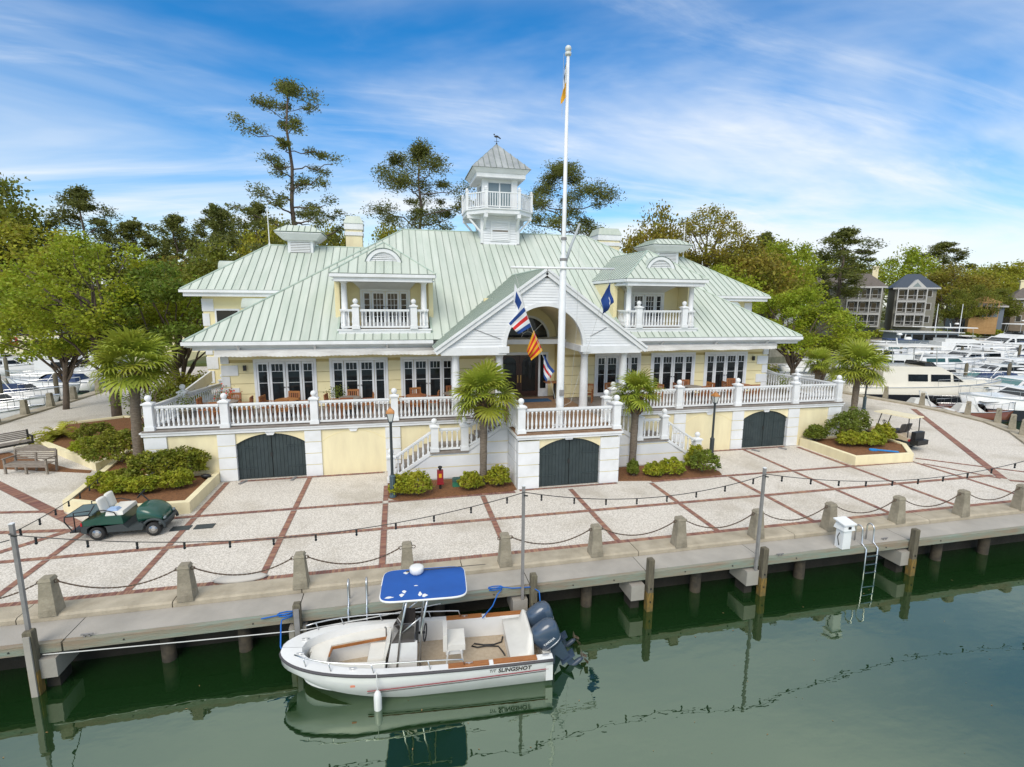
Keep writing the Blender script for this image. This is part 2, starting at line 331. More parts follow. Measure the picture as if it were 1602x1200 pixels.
# brick bands: rows of laid bricks, one mesh for each band (a brick is 4 px across its short side)
def band(p, q, w=0.175, pitch=0.083, name='brick_band'):
    p = Vector((*p, 0)); q = Vector((*q, 0)); L = (q - p).length; d = (q - p) / L; n = Vector((-d.y, d.x, 0)); m = MB(); k = int(L / pitch)
    for i in range(k):
        a = p + d * (i * pitch + 0.006); b = p + d * ((i + 1) * pitch - 0.006); h = 0.012 + rnd.random() * 0.006; ww = w / 2 - rnd.random() * 0.006
        vs = [a - n * ww, b - n * ww, b + n * ww, a + n * ww]
        m.add([v - Vector((0, 0, .02)) for v in vs] + [v + Vector((0, 0, h)) for v in vs], [(4, 5, 6, 7), (0, 1, 5, 4), (1, 2, 6, 5), (2, 3, 7, 6), (3, 0, 4, 7)])
    o = part(name, m, BRICK, plaza, stuff=True)
    b = MB(); a = [p - n * (w / 2 + .015), q - n * (w / 2 + .015), q + n * (w / 2 + .015), p + n * (w / 2 + .015)]
    b.add([v + Vector((0, 0, 0.005)) for v in a], [(0, 1, 2, 3)]); part('mortar_bed', b, MORTAR, plaza)
MORTAR = M('mortar', (0.25, 0.22, 0.19), rough=0.95)
XB = [-10.05, -7.0, -3.78, -0.6, 3.07, 6.65, 10.2, 13.95, 17.25, 20.4, 24.0]
for i, x in enumerate(XB):
    ys = 13.98 if i else 14.2
    for a, b in ((ys, 16.23), (16.47, 18.54)): band((x, a), (x, b))
    if x in (-7.0, -3.78, -0.6, 17.25): band((x, 18.78), (x, 22.1) if x != -0.6 else (x, 20.4))
band((-34, 16.35), (25.6, 16.35)); band((-8.6, 18.66), (-0.7, 18.66)); band((10.3, 18.66), (24.1, 18.66)); band((-0.5, 18.66), (4.4, 18.66)); band((-34, 13.86), (26, 13.86), 0.22)
band((-6.5, 22.08), (-0.7, 22.08), 0.16); band((14, 22.08), (19.8, 22.08), 0.16); band((4.6, 18.78), (8.8, 18.78), 0.12)
band((-16.5, 24.2), (-9.3, 17.55), 0.34); band((-10.1, 18.75), (-14.5, 13.98), 0.24); band((-13.9, 20.4), (-11.2, 20.0), 0.18); band((-18, 19.2), (-10.6, 18.3), 0.2)
band((25.6, 15.95), (36.2, 28.6), 0.34); band((20.4, 18.4), (20.4, 21.9), 0.2); band((24.67, 19.06), (28.6, 15.5), 0.16); band((24.2, 18.3), (25.5, 15.95), 0.14); band((25.6, 15.7), (28.5, 13.98), 0.2)
# kerb beam with joints, one object for each cast length
kx = [-34, -25.6, -17.2, -8.85, -5.6, -2.6, 1.6, 6.9, 12.4, 17.9, 23.4, 26.5]
kerb = struct('kerb', MB().box(-34, 26.5, 13.06, 13.58, -1.2, 0.06), WALLDK)
for a, b in zip(kx, kx[1:]):
    part('kerb_stone', MB().ext([(13.03, -0.25), (13.72, -0.25), (13.72, 0.05), (13.66, 0.075), (13.09, 0.085), (13.03, 0.05)], a + .012, b - .012, 'x'), CONC, kerb)
kr = MB()
pts = quay_r
for a, b in zip(pts, pts[1:]):
    kr.bar((a[0] + .3, a[1], -0.05), (b[0] + .3, b[1], -0.05), 0.75, 0.3)
struct('kerb_right', kr, CONC)
struct('kerb_left', MB().box(-23.75, -23.0, 34, 61.9, -0.6, 0.1).bar((-34, 20.2, -.2), (-26.2, 24.2, -.2), .7, .6).bar((-26.2, 24.2, -.2), (-23.4, 34.2, -.2), .7, .6), CONC)
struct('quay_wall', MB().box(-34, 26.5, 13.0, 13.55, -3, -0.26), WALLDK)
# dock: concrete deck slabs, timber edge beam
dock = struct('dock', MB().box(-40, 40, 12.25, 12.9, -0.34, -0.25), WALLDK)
jx = [-40, -28, -20, -13.5, -7.45, -2.55, 3.3, 6.7, 10.45, 16.0, 22.0, 28, 40]
for a, b in zip(jx, jx[1:]):
    part('concrete_slab', MB().box(a + .012, b - .012, 12.235, 13.02, -0.24, -0.05), CONCD, dock)
    part('edge_beam', MB().box(a + .02, b - .02, 12.11, 12.23, -0.27, -0.06 + rnd.random() * .01), TIMBG, dock)
    m = MB()
    for k in range(2): m.lathe([(0.018, 0), (0.018, 0.02)], 6)
    for k, x in enumerate((a + 1.2, b - 1.0)):
        for i in range(k * 12, k * 12 + 12): v = m.v[i]; m.v[i] = (x + v[0], 12.11 - v[2], -0.165 + v[1])
    part('bolt', m, IRON, dock)
# seabed-standing supports under the dock
for i, x in enumerate([-11, -5.6, -3.9, 0.9, 5.1, 8.6, 12.3, 17.8, 19.9]):
    solo('support_pile', MB().lathe([(0.16, -2.2), (0.16, -0.30)], 10, (x, 12.62, 0)), MATS.get('dark_pile') or M('dark_pile', (.075, .06, .04), (.03, .026, .02), 4, .9), '%s round timber support pile under the dock counted from the left' % ORD[i], 'piling', 'support piles under the dock', True)  # darker pile wood: under-dock shade put into the base colour
for i, x in enumerate([-7.75, -2.55, 3.0, 6.4, 10.1, 15.75]):
    t = thing('pile_cap', '%s pale concrete cap beam carrying the dock edge counted from the left' % ORD[i], 'beam', (x, 12.3, -0.6), 0, 'cap beams under the dock')
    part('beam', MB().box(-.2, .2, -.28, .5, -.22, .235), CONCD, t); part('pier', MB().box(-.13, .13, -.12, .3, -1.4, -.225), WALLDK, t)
for i, (x, top, y) in enumerate([(-7.95, 0.38, 12.01), (-2.53, 0.30, 12.01), (3.35, 0.36, 12.01), (6.74, 0.42, 12.01), (10.42, 0.36, 12.01), (15.95, 0.42, 11.99)]):
    t = thing('mooring_piling', '%s square timber mooring piling from the left along the dock edge' % ORD[i], 'piling', (x, y, -2.2), 0, 'mooring pilings along the dock edge')
    z = top + 2.2
    part('post', MB().tbox((0, 0), (.085, .085), (.085, .085), 0, z - .03).tbox((0, 0), (.085, .085), (.07, .07), z - .03, z), PILE, t)
    part('wet_sleeve', MB().tbox((0, 0), (.09, .09), (.09, .09), .5, 1.62), PILEY, t)
    m = MB()
    for zz in (1.35, 1.75): m.bar((0, -.115, zz), (0, -.085, zz), .035)
    part('bolt', m, IRON, t)
    if i in (0, 1): part('rub_plate', MB().box(-.06, .06, -.13, -.092, .55, z - .1), GALV if i == 1 else CONCD, t)
# bollards with chains
bx = [-10.95, -8.2, -5.3, -2.63, 0.1, 2.82, 5.56, 8.31, 11.05, 13.83, 16.62, 19.45, 22.2]
b0 = None
def bollard_mesh():
    m = MB(); m.tbox((0, 0), (.185, .18), (.125, .12), 0, .82); m.tbox((0, 0), (.125, .12), (.14, .135), .82, .84); m.tbox((0, 0), (.14, .135), (.105, .10), .84, .92)
    return m.mesh('bollard_body', BOLL)
BM = bollard_mesh()
EYE = MB().tube([(0.125 + .05 * (1 - math.cos(a * .7)), 0, .79 + .045 * math.sin(a * .7)) for a in range(10)], .011, 5).mesh('eye_bolt', CHAIN)
def bollard(x, y, z, label, group, rz=0):
    t = thing('bollard', label, 'bollard', (x, y, z), rz, group)
    part('body', BM, None, t); part('eye_bolt', EYE, None, t); part('eye_bolt', EYE, None, t, rz=math.pi); return t
for i, x in enumerate(bx): bollard(x, 13.18, 0.075, '%s tapered concrete bollard from the left along the front kerb' % ORD[i], 'bollards along the front kerb')
def chain(p, q, sag, label, group):
    m = MB(); L = (Vector(q) - Vector(p)).length; k = int(L / .055); pts = []
    for i in range(k + 1):
        t = i / k; v = Vector(p).lerp(Vector(q), t); v.z -= sag * 4 * t * (1 - t); pts.append(v)
    for i in range(k):
        a, b = pts[i], pts[i + 1]; u = (0, 0, 1) if i % 2 else (0, 1, 0)
        m.bar(a - (b - a) * .22, b + (b - a) * .22, .034 if i % 2 else .014, .014 if i % 2 else .034)
    solo('chain', m, CHAIN, label, 'chain', group)
for i, (a, b) in enumerate(zip(bx, bx[1:])):
    if 4 <= i <= 5 and i == 4: continue
    chain((a + .19, 13.18, .865), (b - .19, 13.18, .865), 0.30 + .06 * rnd.random(), 'rusty chain hanging between the %s and %s front bollards' % (ORD[i], ORD[i + 1]), 'chains between the front bollards')
for i, (x, y) in enumerate([(38.0, 32.2), (38.0, 29.3), (37.9, 26.1), (37.3, 23.9), (36.2, 22.4), (35.2, 21.2), (36.4, 36)]):
    bollard(x - .2, y, 0.08, '%s concrete bollard from the back along the right-hand quay' % ORD[i], 'bollards along the right-hand quay', .6)
for i, y in enumerate([35.2, 37.7, 40.2, 42.8, 46, 49]):
    bollard(-23.3, y, 0.1, '%s concrete bollard from the front along the left-hand quay' % ORD[i], 'bollards along the left-hand quay')
# string-light poles and strings
poles = [(-13.9, 12.05), (-7.98, 12.05), (3.06, 12.05), (10.2, 12.05), (22.5, 12.3)]
for i, (x, y) in enumerate(poles):
    t = thing('light_pole', ['grey string-light post off to the far left of the dock', 'grey square string-light post at the left end of the dock', 'grey string-light post behind the moored motorboat', 'grey string-light post beside the piling left of the white power pedestal', 'grey string-light post at the far right of the dock'][i], 'post', (x, y - .0, -.05), 0, 'string-light posts along the dock')
    part('post', MB().box(-.036, .036, -.036, .036, -.3, 2.85), GALV, t); part('cap', MB().box(-.042, .042, -.042, .042, 2.851, 2.87), WHITE, t); part('hook', MB().bar((0, -.06, 2.62), (.1, -.06, 2.60), .03), IRON, t)
def string(p, q, sag, nb, label):
    p = Vector(p); q = Vector(q); t = thing('string_light', label, 'string lights', tuple(p), 0, 'string lights over the quay', True)
    f = lambda u: p.lerp(q, u) - Vector((0, 0, sag * 4 * u * (1 - u)))
    part('cable', MB().tube([f(i / 24) for i in range(25)], .011, 5), BLACK, t)
    for k in range(nb):
        v = f((k + .5) / nb)
        part('lamp_socket', MB().lathe([(.018, -.10), (.026, -.09), (.026, 0)], 6, tuple(v)), BLACK, t)
        part('bulb', MB().ball(tuple(v - Vector((0, 0, .135))), .03, 8, 5, (1, 1, 1.25)), GLASS, t)
string((-7.98, 11.93, 2.62), (3.06, 11.93, 2.68), .62, 12, 'black cable with bulbs between the left post and the post behind the boat')
string((3.06, 11.93, 2.68), (10.2, 11.93, 2.66), .42, 8, 'black cable with bulbs between the post behind the boat and the next post right')
string((10.2, 11.93, 2.66), (22.5, 12.2, 2.7), .62, 12, 'black cable with bulbs running right from the post near the power pedestal')
string((-7.98, 11.93, 2.62), (-10.85, 20.9, .95), .12, 7, 'black cable with bulbs running from the left post towards the left planter')
string((-7.98, 11.93, 2.5), (-13.9, 11.95, 2.62), .4, 6, 'black cable with bulbs running off to the left from the left post')
# ladders, pedestal, ropes
def ladder(x, y, label, rungs=6):
    t = thing('dock_ladder', label, 'ladder', (x, y, 0), 0, 'steel ladders on the dock')
    for s in (-1, 1):
        a = arc(0.12, .42, .12, 0, 180, 8)
        part('rail', MB().tube([(s * .22, .42, -.02)] + [(s * .22, .18 + u, z) for u, z in reversed([(v[0], v[1]) for v in a])][::-1] + [(s * .22, .16, -.0), (s * .22, -.02, -.12), (s * .22, -.04, -1.9)], .024, 8), STEEL, t, True)
    for k in range(rungs): part('rung', MB().bar((-.22, -.04, -.35 - .28 * k), (.22, -.04, -.35 - .28 * k), .06, .03), STEEL, t)
ladder(14.4, 12.08, 'stainless steel swim ladder on the dock right of the white power pedestal')
ladder(-1.15, 12.08, 'stainless steel ladder on the dock behind the bow of the moored motorboat')
t = thing('power_pedestal', 'white dockside power pedestal with peaked lid beside the steel ladder', 'pedestal', (13.42, 12.22, -.05), 0)
part('body', MB().box(-.15, .15, -.14, .14, 0, .62), WHITE, t); part('hood', MB().tbox((0, 0), (.21, .2), (.17, .16), .62, .80), WHITE, t)
part('lid', MB().add([(-.23, -.22, .80), (.23, -.22, .80), (.23, .22, .87), (-.23, .22, .87), (-.23, -.22, .84), (.23, -.22, .84), (.23, .22, .91), (-.23, .22, .91)], [(3, 2, 1, 0), (4, 5, 6, 7), (0, 1, 5, 4), (1, 2, 6, 5), (2, 3, 7, 6), (3, 0, 4, 7)]), WHITE, t)
part('socket', MB().box(-.05, .05, -.205, -.196, .68, .76), IRON, t); part('cable', MB().tube([(-.16, 0, .5), (-.24, -.02, .4), (-.2, -.03, .2), (-.16, -.02, .1)], .014, 5), BLACK, t)
def rope(name, pts, r, mat, label): solo(name, MB().tube(pts, r, 6), mat, label, 'rope', None, True)
loop = lambda cx, cy, z, r, n=14: [(cx + r * math.cos(i * .9) * (1 + .25 * (i % 3)), cy + .45 * r * math.sin(i * .9), z + .008 * i) for i in range(n)]
rope('mooring_rope', [(-2.62, 10.95, -.36), (-2.78, 11.3, -.3), (-2.85, 11.75, -.06), (-2.86, 11.9, -.03)] + loop(-2.75, 12.05, -.035, .17) + [(-3.05, 12.1, -.03), (-3.35, 12.05, -.03)], .017, ROPE_B, 'blue mooring rope looped on the dock by the boat bow')
rope('mooring_rope', [(1.9, 11.55, -.42), (2.2, 11.75, -.25), (2.35, 11.88, -.03)] + loop(2.35, 12.1, -.035, .16) + [(2.8, 12.08, -.03), (3.3, 12.02, -.02), (3.46, 11.82, -.05), (3.47, 11.72, -.4), (3.46, 11.7, -.9)], .016, ROPE_B, 'blue mooring rope coiled on the dock beside the piling near the outboards')
rope('mooring_rope', [(-7.8, 12.06, -.27), (-7.2, 12.05, -.29), (-5, 12.04, -.37), (-2.7, 11.91, -.36), (-2.3, 11.91, -.36), (-.5, 12.0, -.30), (.9, 12.05, -.2)], .012, ROPE_W, 'long white line slung under the dock edge')
for x, y in ((-7.0, 12.2), (11.1, 12.15), (15.2, 12.35)):
    m = MB(); m.bar((-.12, 0, .06), (.12, 0, .06), .03).bar((-.05, 0, 0), (-.05, 0, .06), .03).bar((.05, 0, 0), (.05, 0, .06), .03)
    solo('dock_cleat', m, GALV, {-7.0: 'small metal cleat on the dock near the left light post', 11.1: 'small metal cleat on the dock left of the power pedestal', 15.2: 'small metal cleat on the dock right of the steel ladder'}[x], 'cleat', 'cleats on the dock', loc=(x, y, -.05))
# plaza plates, sand bag
for i, x in enumerate((-7.12, -6.42)):
    t = thing('utility_cover', ('left' if i == 0 else 'right') + ' one of two dark metal utility covers set in the paving by the green cart', 'cover', (x, 17.72, 0), 0, 'utility covers by the green cart')
    part('plate', MB().box(-.29, .29, -.17, .17, -.01, .02), M('cover_metal', (.035, .045, .05), rough=.5), t)

R_ = np.random.RandomState(21); m = MB()
for i in range(150):
    x, y = R_.uniform(-9, 22), R_.uniform(3.5, 11.6); a = R_.uniform(0, 3.14); l = R_.uniform(.008, .035); m.add([(x + l * math.cos(a), y + l * math.sin(a), WATER_Z + .006), (x - l * .4 * math.sin(a), y + l * .4 * math.cos(a), WATER_Z + .009), (x - l * math.cos(a), y - l * math.sin(a), WATER_Z + .006), (x + l * .4 * math.sin(a), y - l * .4 * math.cos(a), WATER_Z + .006)], [(0, 1, 2, 3)])
o = part('floating_leaves', m, M('floating_leaf', (.30, .17, .06), (.2, .16, .08), 5, .8), None); o['kind'] = 'stuff'; o['label'] = 'scattered brown leaf specks floating on the harbour water'
# ------------------------------------------------------------------ clubhouse
CX = 6.65
SEAMD = M('seam_shade_dirt', (.20, .25, .215), rough=.6)  # darker rib colour: shadow and dirt lines along the seams, painted in
club = thing('clubhouse', 'large pale yellow waterfront clubhouse with pale green metal roofs and white trim', 'building', (CX, 26, 0), 0, None, True)
def clip(poly, axis, val, keep_less):
    out = []
    for i in range(len(poly)):
        a, b = poly[i], poly[(i + 1) % len(poly)]
        ia = (a[axis] <= val) if keep_less else (a[axis] >= val); ib = (b[axis] <= val) if keep_less else (b[axis] >= val)
        if ia: out.append(a)
        if ia != ib:
            t = (val - a[axis]) / (b[axis] - a[axis]); out.append(tuple(a[k] + (b[k] - a[k]) * t for k in range(2)))
    return out
def roof_face(parent, pts, along, pitch=0.40, mat=ROOF, under=True, rib=0.035, name='roof_panel'):
    """pts: planar 3D polygon seen from above; along: horizontal direction of the eave. Builds one standing-seam panel per strip."""
    P = [Vector(p) for p in pts]; u = Vector(along).normalized(); n = (P[1] - P[0]).cross(P[2] - P[0]).normalized()
    if n.z < 0: n = -n
    w = n.cross(u).normalized(); o = P[0]
    poly = [((p - o).dot(u), (p - o).dot(w)) for p in P]
    to3 = lambda q, h: o + u * q[0] + w * q[1] + n * h
    if under:
        k = len(P); part('roof_deck', MB().add([p + n * 0.0 for p in P] + [p - n * .06 for p in P], [tuple(range(k)), tuple(reversed(range(k, 2 * k)))] + [(i, (i + 1) % k, k + (i + 1) % k, k + i) for i in range(k)]), ROOFD, parent)
    lo = min(p[0] for p in poly); hi = max(p[0] for p in poly); cnt = max(1, round((hi - lo) / pitch)); st = (hi - lo) / cnt
    for i in range(cnt):
        a, b = lo + i * st, lo + (i + 1) * st
        s = clip(clip(poly, 0, a + .005, False), 0, b - .005, True)
        if len(s) < 3: continue
        k = len(s); m = MB(); m.add([to3(q, .022) for q in s] + [to3(q, .002) for q in s], [tuple(range(k)), tuple(reversed(range(k, 2 * k)))] + [(j, k + j, k + (j + 1) % k, (j + 1) % k) for j in range(k)])
        e = clip(clip(poly, 0, a + .016, False), 0, a + .046, True); nf = len(m.f)
        if len(e) >= 3 and i:
            v0 = min(q[1] for q in e); v1 = max(q[1] for q in e)
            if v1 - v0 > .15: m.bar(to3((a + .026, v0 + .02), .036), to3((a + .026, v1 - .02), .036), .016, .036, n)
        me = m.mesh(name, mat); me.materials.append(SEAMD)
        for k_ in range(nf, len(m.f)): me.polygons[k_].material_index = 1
        raw(name, me, parent)
def hip_cap(parent, p, q, r=.05): part('ridge_cap', MB().tube([p, q], r, 6), SEAMC, parent)
BAL = MB().lathe([(.045, 0), (.045, .09), (.028, .11), (.045, .18), (.052, .25), (.040, .36), (.024, .52), (.020, .60), (.034, .63), (.022, .66), (.045, .68), (.045, .77)], 8).mesh('baluster', WHITE, True)
def post_mb(p, h=1.12, w=.15, ball=True):
    x, y, z = p; m = MB(); m.tbox((x, y), (w + .03, w + .03), (w + .03, w + .03), z, z + .16).tbox((x, y), (w, w), (w, w), z + .16, z + h - .08)
    m.tbox((x, y), (w + .05, w + .05), (w + .05, w + .05), z + h - .08, z + h - .02).tbox((x, y), (w + .02, w + .02), (.03, .03), z + h - .02, z + h + .06)
    if ball: m.ball((x, y, z + h + .17), .125, 12, 8)
    return m
def balustrade(parent, p, q, posts='', spacing=.172, h=.98, ballpost=True, gap=.2):
    """straight run from p to q (3D base points, may slope)."""
    p = Vector(p); q = Vector(q); d = q - p; L = d.length; u = d / L
    a = p + u * (gap if 'a' in posts or gap else 0); b = q - u * gap
    m = MB(); m.bar(a + Vector((0, 0, h - .05)), b + Vector((0, 0, h - .05)), .13, .07).bar(a + Vector((0, 0, h - .1)), b + Vector((0, 0, h - .1)), .075, .05).bar(a + Vector((0, 0, .09)), b + Vector((0, 0, .09)), .09, .07)
    o = part('balustrade', m, WHITE, parent); l2 = (b - a).length; hor = math.hypot(u.x, u.y); k = max(1, int(l2 * hor / spacing))
    for i in range(k):
        v = a.lerp(b, (i + .5) / k); raw('baluster', BAL, o, loc=(v.x, v.y, v.z + .10))
    for c, v in (('a', p), ('b', q)):
        if c in posts: part('rail_post', post_mb(v, 1.12, ball=ballpost), WHITE, o, False)
    return o
# ---- deck and its retaining wall
ZD = 2.3; YW = 22.2; XL, XR = -9.9, 23.2; YF = 25.8
g_l = (-6.6, -3.93); g_r = (2 * CX + 3.93, 2 * CX + 6.6)
def arched(x0, x1, zs, zt, z0, z1, n=14):     # wall panel polygon with an arched opening cut from the bottom
    c = (x0 + x1) / 2; h = (x1 - x0) / 2; rise = zt - zs; R = (h * h + rise * rise) / (2 * rise); cz = zt - R; A = math.degrees(math.asin(h / R))
    return arc(c, cz, R, 90 + A, 90 - A, n)
wall = part('terrace_wall', MB().box(XL + .02, g_l[0] - .3, YW + .02, YW + .5, 0, 2.0).box(g_l[1] + .3, 4.6, YW + .02, YW + .5, 0, 2.0).box(8.7, g_r[0] - .3, YW + .02, YW + .5, 0, 2.0).box(g_r[1] + .3, XR - .02, YW + .02, YW + .5, 0, 2.0), CREAM, club)
for x0, x1 in (g_l, g_r):
    a = arched(x0, x1, 1.55, 1.96, 0, 0)
    part('arch_panel', MB().ext(a + [(x1, 2.0), (x0, 2.0)], YW + .02, YW + .45), CREAM, wall)
def garage(x0, x1, y, zs=1.55, zt=1.96):
    c = (x0 + x1) / 2; a = arched(x0, x1, zs, zt, 0, 0, 24); f = lambda x: np.interp(x, [p[0] for p in a], [p[1] for p in a])
    d = part('garage_door', MB().ext([(x0, .02)] + [(x1, .02)] + a[::-1], y + .16, y + .2), BLACK, club)
    for s, (l, r_) in enumerate(((x0 + .01, c - .012), (c + .012, x1 - .01))):
        m = MB(); k = 9; w = (r_ - l) / k
        for i in range(k):
            xa, xb = l + i * w + .005, l + (i + 1) * w - .005; m.ext([(xa, .03), (xb, .03), (xb, f(xb) - .01), ((xa + xb) / 2, f((xa + xb) / 2) - .01), (xa, f(xa) - .01)], y + .11 + rnd.random() * .006, y + .158)
        part('door_leaf', m, GREENDOOR, d)
        m = MB()
        for z in (.45, 1.35): m.box(*((l, l + .75) if s == 0 else (r_ - .75, r_)), y + .09, y + .112, z, z + .05)
        part('strap_hinge', m, GREENDOOR, d)
    part('door_latch', MB().box(c - .06, c + .02, y + .08, y + .11, .95, 1.12), IRON, d)
garage(*g_l, YW); garage(*g_r, YW)
def pier(x0, x1, y0, y1, z0=0.02, z1=2.02, n=4, mat=WHITE, parent=None):
    h = (z1 - z0) / n; p = part('quoin_pier', MB().box(x0 + .03, x1 - .03, y0 + .03, y1, z0, z1), YEL, parent or club)
    for i in range(n): part('quoin_block', MB().box(x0, x1, y0, y1 - .01, z0 + i * h + (.018 if i else 0), z0 + (i + 1) * h - .018), mat, p)
for x0, x1 in ((-7.27, -6.6), (-3.93, -3.27), (-.62, .02)):
    pier(x0, x1, YW - .05, YW + .5); pier(2 * CX - x1, 2 * CX - x0, YW - .05, YW + .5)
pier(XL, -9.1, YW - .04, YW + .5); pier(2 * CX + 9.1, XR, YW - .04, YW + .5)
for s in (1, -1):          # blind arches: a thin raised line
    c = CX + s * (CX + 1.95); a = arched(c - 1.32, c + 1.32, 1.5, 1.95, 0, 0, 20)
    part('blind_arch', MB().tube([(x, YW + .018, z) for x, z in a], .012, 4), YEL, wall)
    for cc in (c, (g_l[0] + g_l[1]) / 2 if s < 0 else (g_r[0] + g_r[1]) / 2):
        part('keystone', MB().ext([(cc - .12, 1.90), (cc + .12, 1.90), (cc + .2, 2.04), (cc - .2, 2.04)], YW - .04, YW + .3), WHITE, wall)
part('terrace_cornice', MB().box(XL - .06, XR + .06, YW - .09, YW + .5, 2.05, 2.17).box(XL - .1, XR + .1, YW - .13, YW + .5, 2.172, 2.23), WHITE, club)
deck = part('terrace_deck', MB().box(XL, XR, YW - .15, 28, 2.235, 2.28), WOODDK, club)
for i in range(26): part('deck_board', MB().box(XL + .02, XR - .02, YW - .16 + i * .142, YW - .16 + i * .142 + .134, 2.281, 2.30), WOODDK, deck)
part('terrace_side_wall', MB().box(XL + .03, XL + .4, YW + .5, 30, 0, 2.2).box(XR - .4, XR - .03, YW + .5, 30, 0, 2.2), CREAM, club)
px = [-9.63, -6.92, -3.49, -.2, 3.3]
Yr = YW + .05
for s in (1, -1):
    xs = [CX + s * (x - CX) for x in px]
    for i in range(4): balustrade(club, (xs[i], Yr, ZD), (xs[i + 1], Yr, ZD), 'ab' if i == 0 else 'b', ballpost=(i < 2 or True))
    xe = xs[0]
    balustrade(club, (xe, Yr, ZD), (xe + s * .25, 24.9, ZD), 'b'); balustrade(club, (xe + s * .25, 24.9, ZD), (xe + s * .9, 28.2, ZD), 'b')
    # side landing with ramp walls
    part('ramp_panel', MB().ext([(26, 2.3), (31, 2.9), (31, 3.5), (26, 2.9)], xe + s * (-.6), xe + s * (-.5), 'x'), WHITE, club)
# ---- entrance bastion with garage arch, stairs
BX0, BX1, BY = 4.55, 8.86, 18.85
gb = (5.42, 8.02)
bast = part('bastion_wall', MB().box(BX0 + .03, gb[0] - .1, BY + .05, YW + .4, 0, 2.0).box(gb[1] + .1, BX1 - .03, BY + .05, YW + .4, 0, 2.0), CREAM, club)
part('arch_panel', MB().ext(arched(*gb, 1.62, 2.02, 0, 0) + [(gb[1], 2.06), (gb[0], 2.06)], BY + .05, BY + .5), CREAM, bast)
garage(*gb, BY + .03, 1.62, 2.02)
for x0, x1 in ((BX0, gb[0]), (gb[1], BX1)): pier(x0, x1, BY, BY + .45, 0.02, 2.0, 4)
part('keystone', MB().ext([(CX - .14, 1.98), (CX + .14, 1.98), (CX + .22, 2.13), (CX - .22, 2.13)], BY - .01, BY + .3), WHITE, bast)
for x0, x1 in ((BX0 - .02, BX0 + .05), (BX1 - .05, BX1 + .02)):
    for i in range(4): part('quoin_block', MB().box(x0, x1, BY + .46, 20.62, .02 + i * .495 + .018, .02 + (i + 1) * .495 - .018), WHITE, bast)
part('bastion_cornice', MB().box(BX0 - .05, BX1 + .05, BY - .06, YW - .1, 2.062, 2.16).box(BX0 - .1, BX1 + .1, BY - .1, YW - .1, 2.162, 2.24), WHITE, club)
ed = part('entrance_deck', MB().box(BX0 - .05, BX1 + .05, BY - .05, 26.4, 2.242, 2.29), WOODENT, club)
for i in range(30): part('deck_board', MB().box(BX0 + i * .1437, BX0 + i * .1437 + .135, BY - .04, 26.35, 2.301, 2.312), WOODENT, ed)
balustrade(club, (4.68, BY + .15, ZD), (8.72, BY + .15, ZD), 'ab'); balustrade(club, (4.66, BY + .15, ZD), (4.6, 20.25, ZD), 'b'); balustrade(club, (8.74, BY + .15, ZD), (8.8, 20.25, ZD), 'b')
for s in (1, -1):
    X = lambda x: CX + s * (x - CX)
    f = [(X(-.45), .02), (X(4.6), .02), (X(4.6), 2.2), (X(4.25), 2.2), (X(2.78), 1.16), (X(1.25), 1.16), (X(-.35), .12)]
    stw = part('stair_wall', MB().ext(f if s > 0 else f[::-1], 20.66, 21.9), WHITE, club)
    for i in range(4):
        z0, z1 = .05 + i * .5 + .02, .05 + (i + 1) * .5 - .02
        xa = [-.25, .5, 2.72, 3.4][i]; m = MB()
        pl = [(X(xa + .1), z0), (X(4.5), z0), (X(4.5), min(z1, 2.12)), (X(xa + [.62, .55, .62, .75][i]), min(z1, 1.1 if i == 1 else 2.1))]
        part('wall_course', m.ext(pl if s > 0 else pl[::-1], 20.63, 20.66), WHITE2, stw)
    for i, (z_, xa) in enumerate(((.55, .35), (1.05, 1.15), (1.55, 3.35))): part('joint_line', MB().box(*sorted((X(xa), X(4.53))), 20.624, 20.631, z_ - .014, z_ + .014), YEL, stw)
    for i in range(7): part('stair_tread', MB().box(min(X(1.25 - i * .235), X(1.0 - i * .235)), max(X(1.25 - i * .235), X(1.0 - i * .235)), 20.72, 22.15, 1.18 - i * .165 - .1, 1.18 - i * .165), WOODDK, stw)
    for i in range(6): part('stair_tread', MB().box(min(X(4.3 - i * .26), X(4.04 - i * .26)), max(X(4.3 - i * .26), X(4.04 - i * .26)), 20.72, 22.15, 2.24 - i * .18 - .1, 2.24 - i * .18), WOODDK, stw)
    part('stair_landing', MB().box(min(X(1.2), X(2.82)), max(X(1.2), X(2.82)), 20.56, 22.15, 1.162, 1.24), WOODDK, stw)
    balustrade(club, (X(1.4), 20.72, 1.24), (X(2.66), 20.72, 1.24), 'ab', .2); balustrade(club, (X(-.38), 20.72, .05), (X(1.4), 20.72, 1.24), 'a', .2); balustrade(club, (X(2.66), 20.72, 1.24), (X(4.6), 20.72, 2.3), '', .2)
    part('stringer', MB().bar((X(-.3), 20.62, .2), (X(1.3), 20.62, 1.22), .06, .12), WHITE, stw); part('stringer', MB().bar((X(2.75), 20.62, 1.24), (X(4.35), 20.62, 2.27), .06, .12), WHITE, stw)
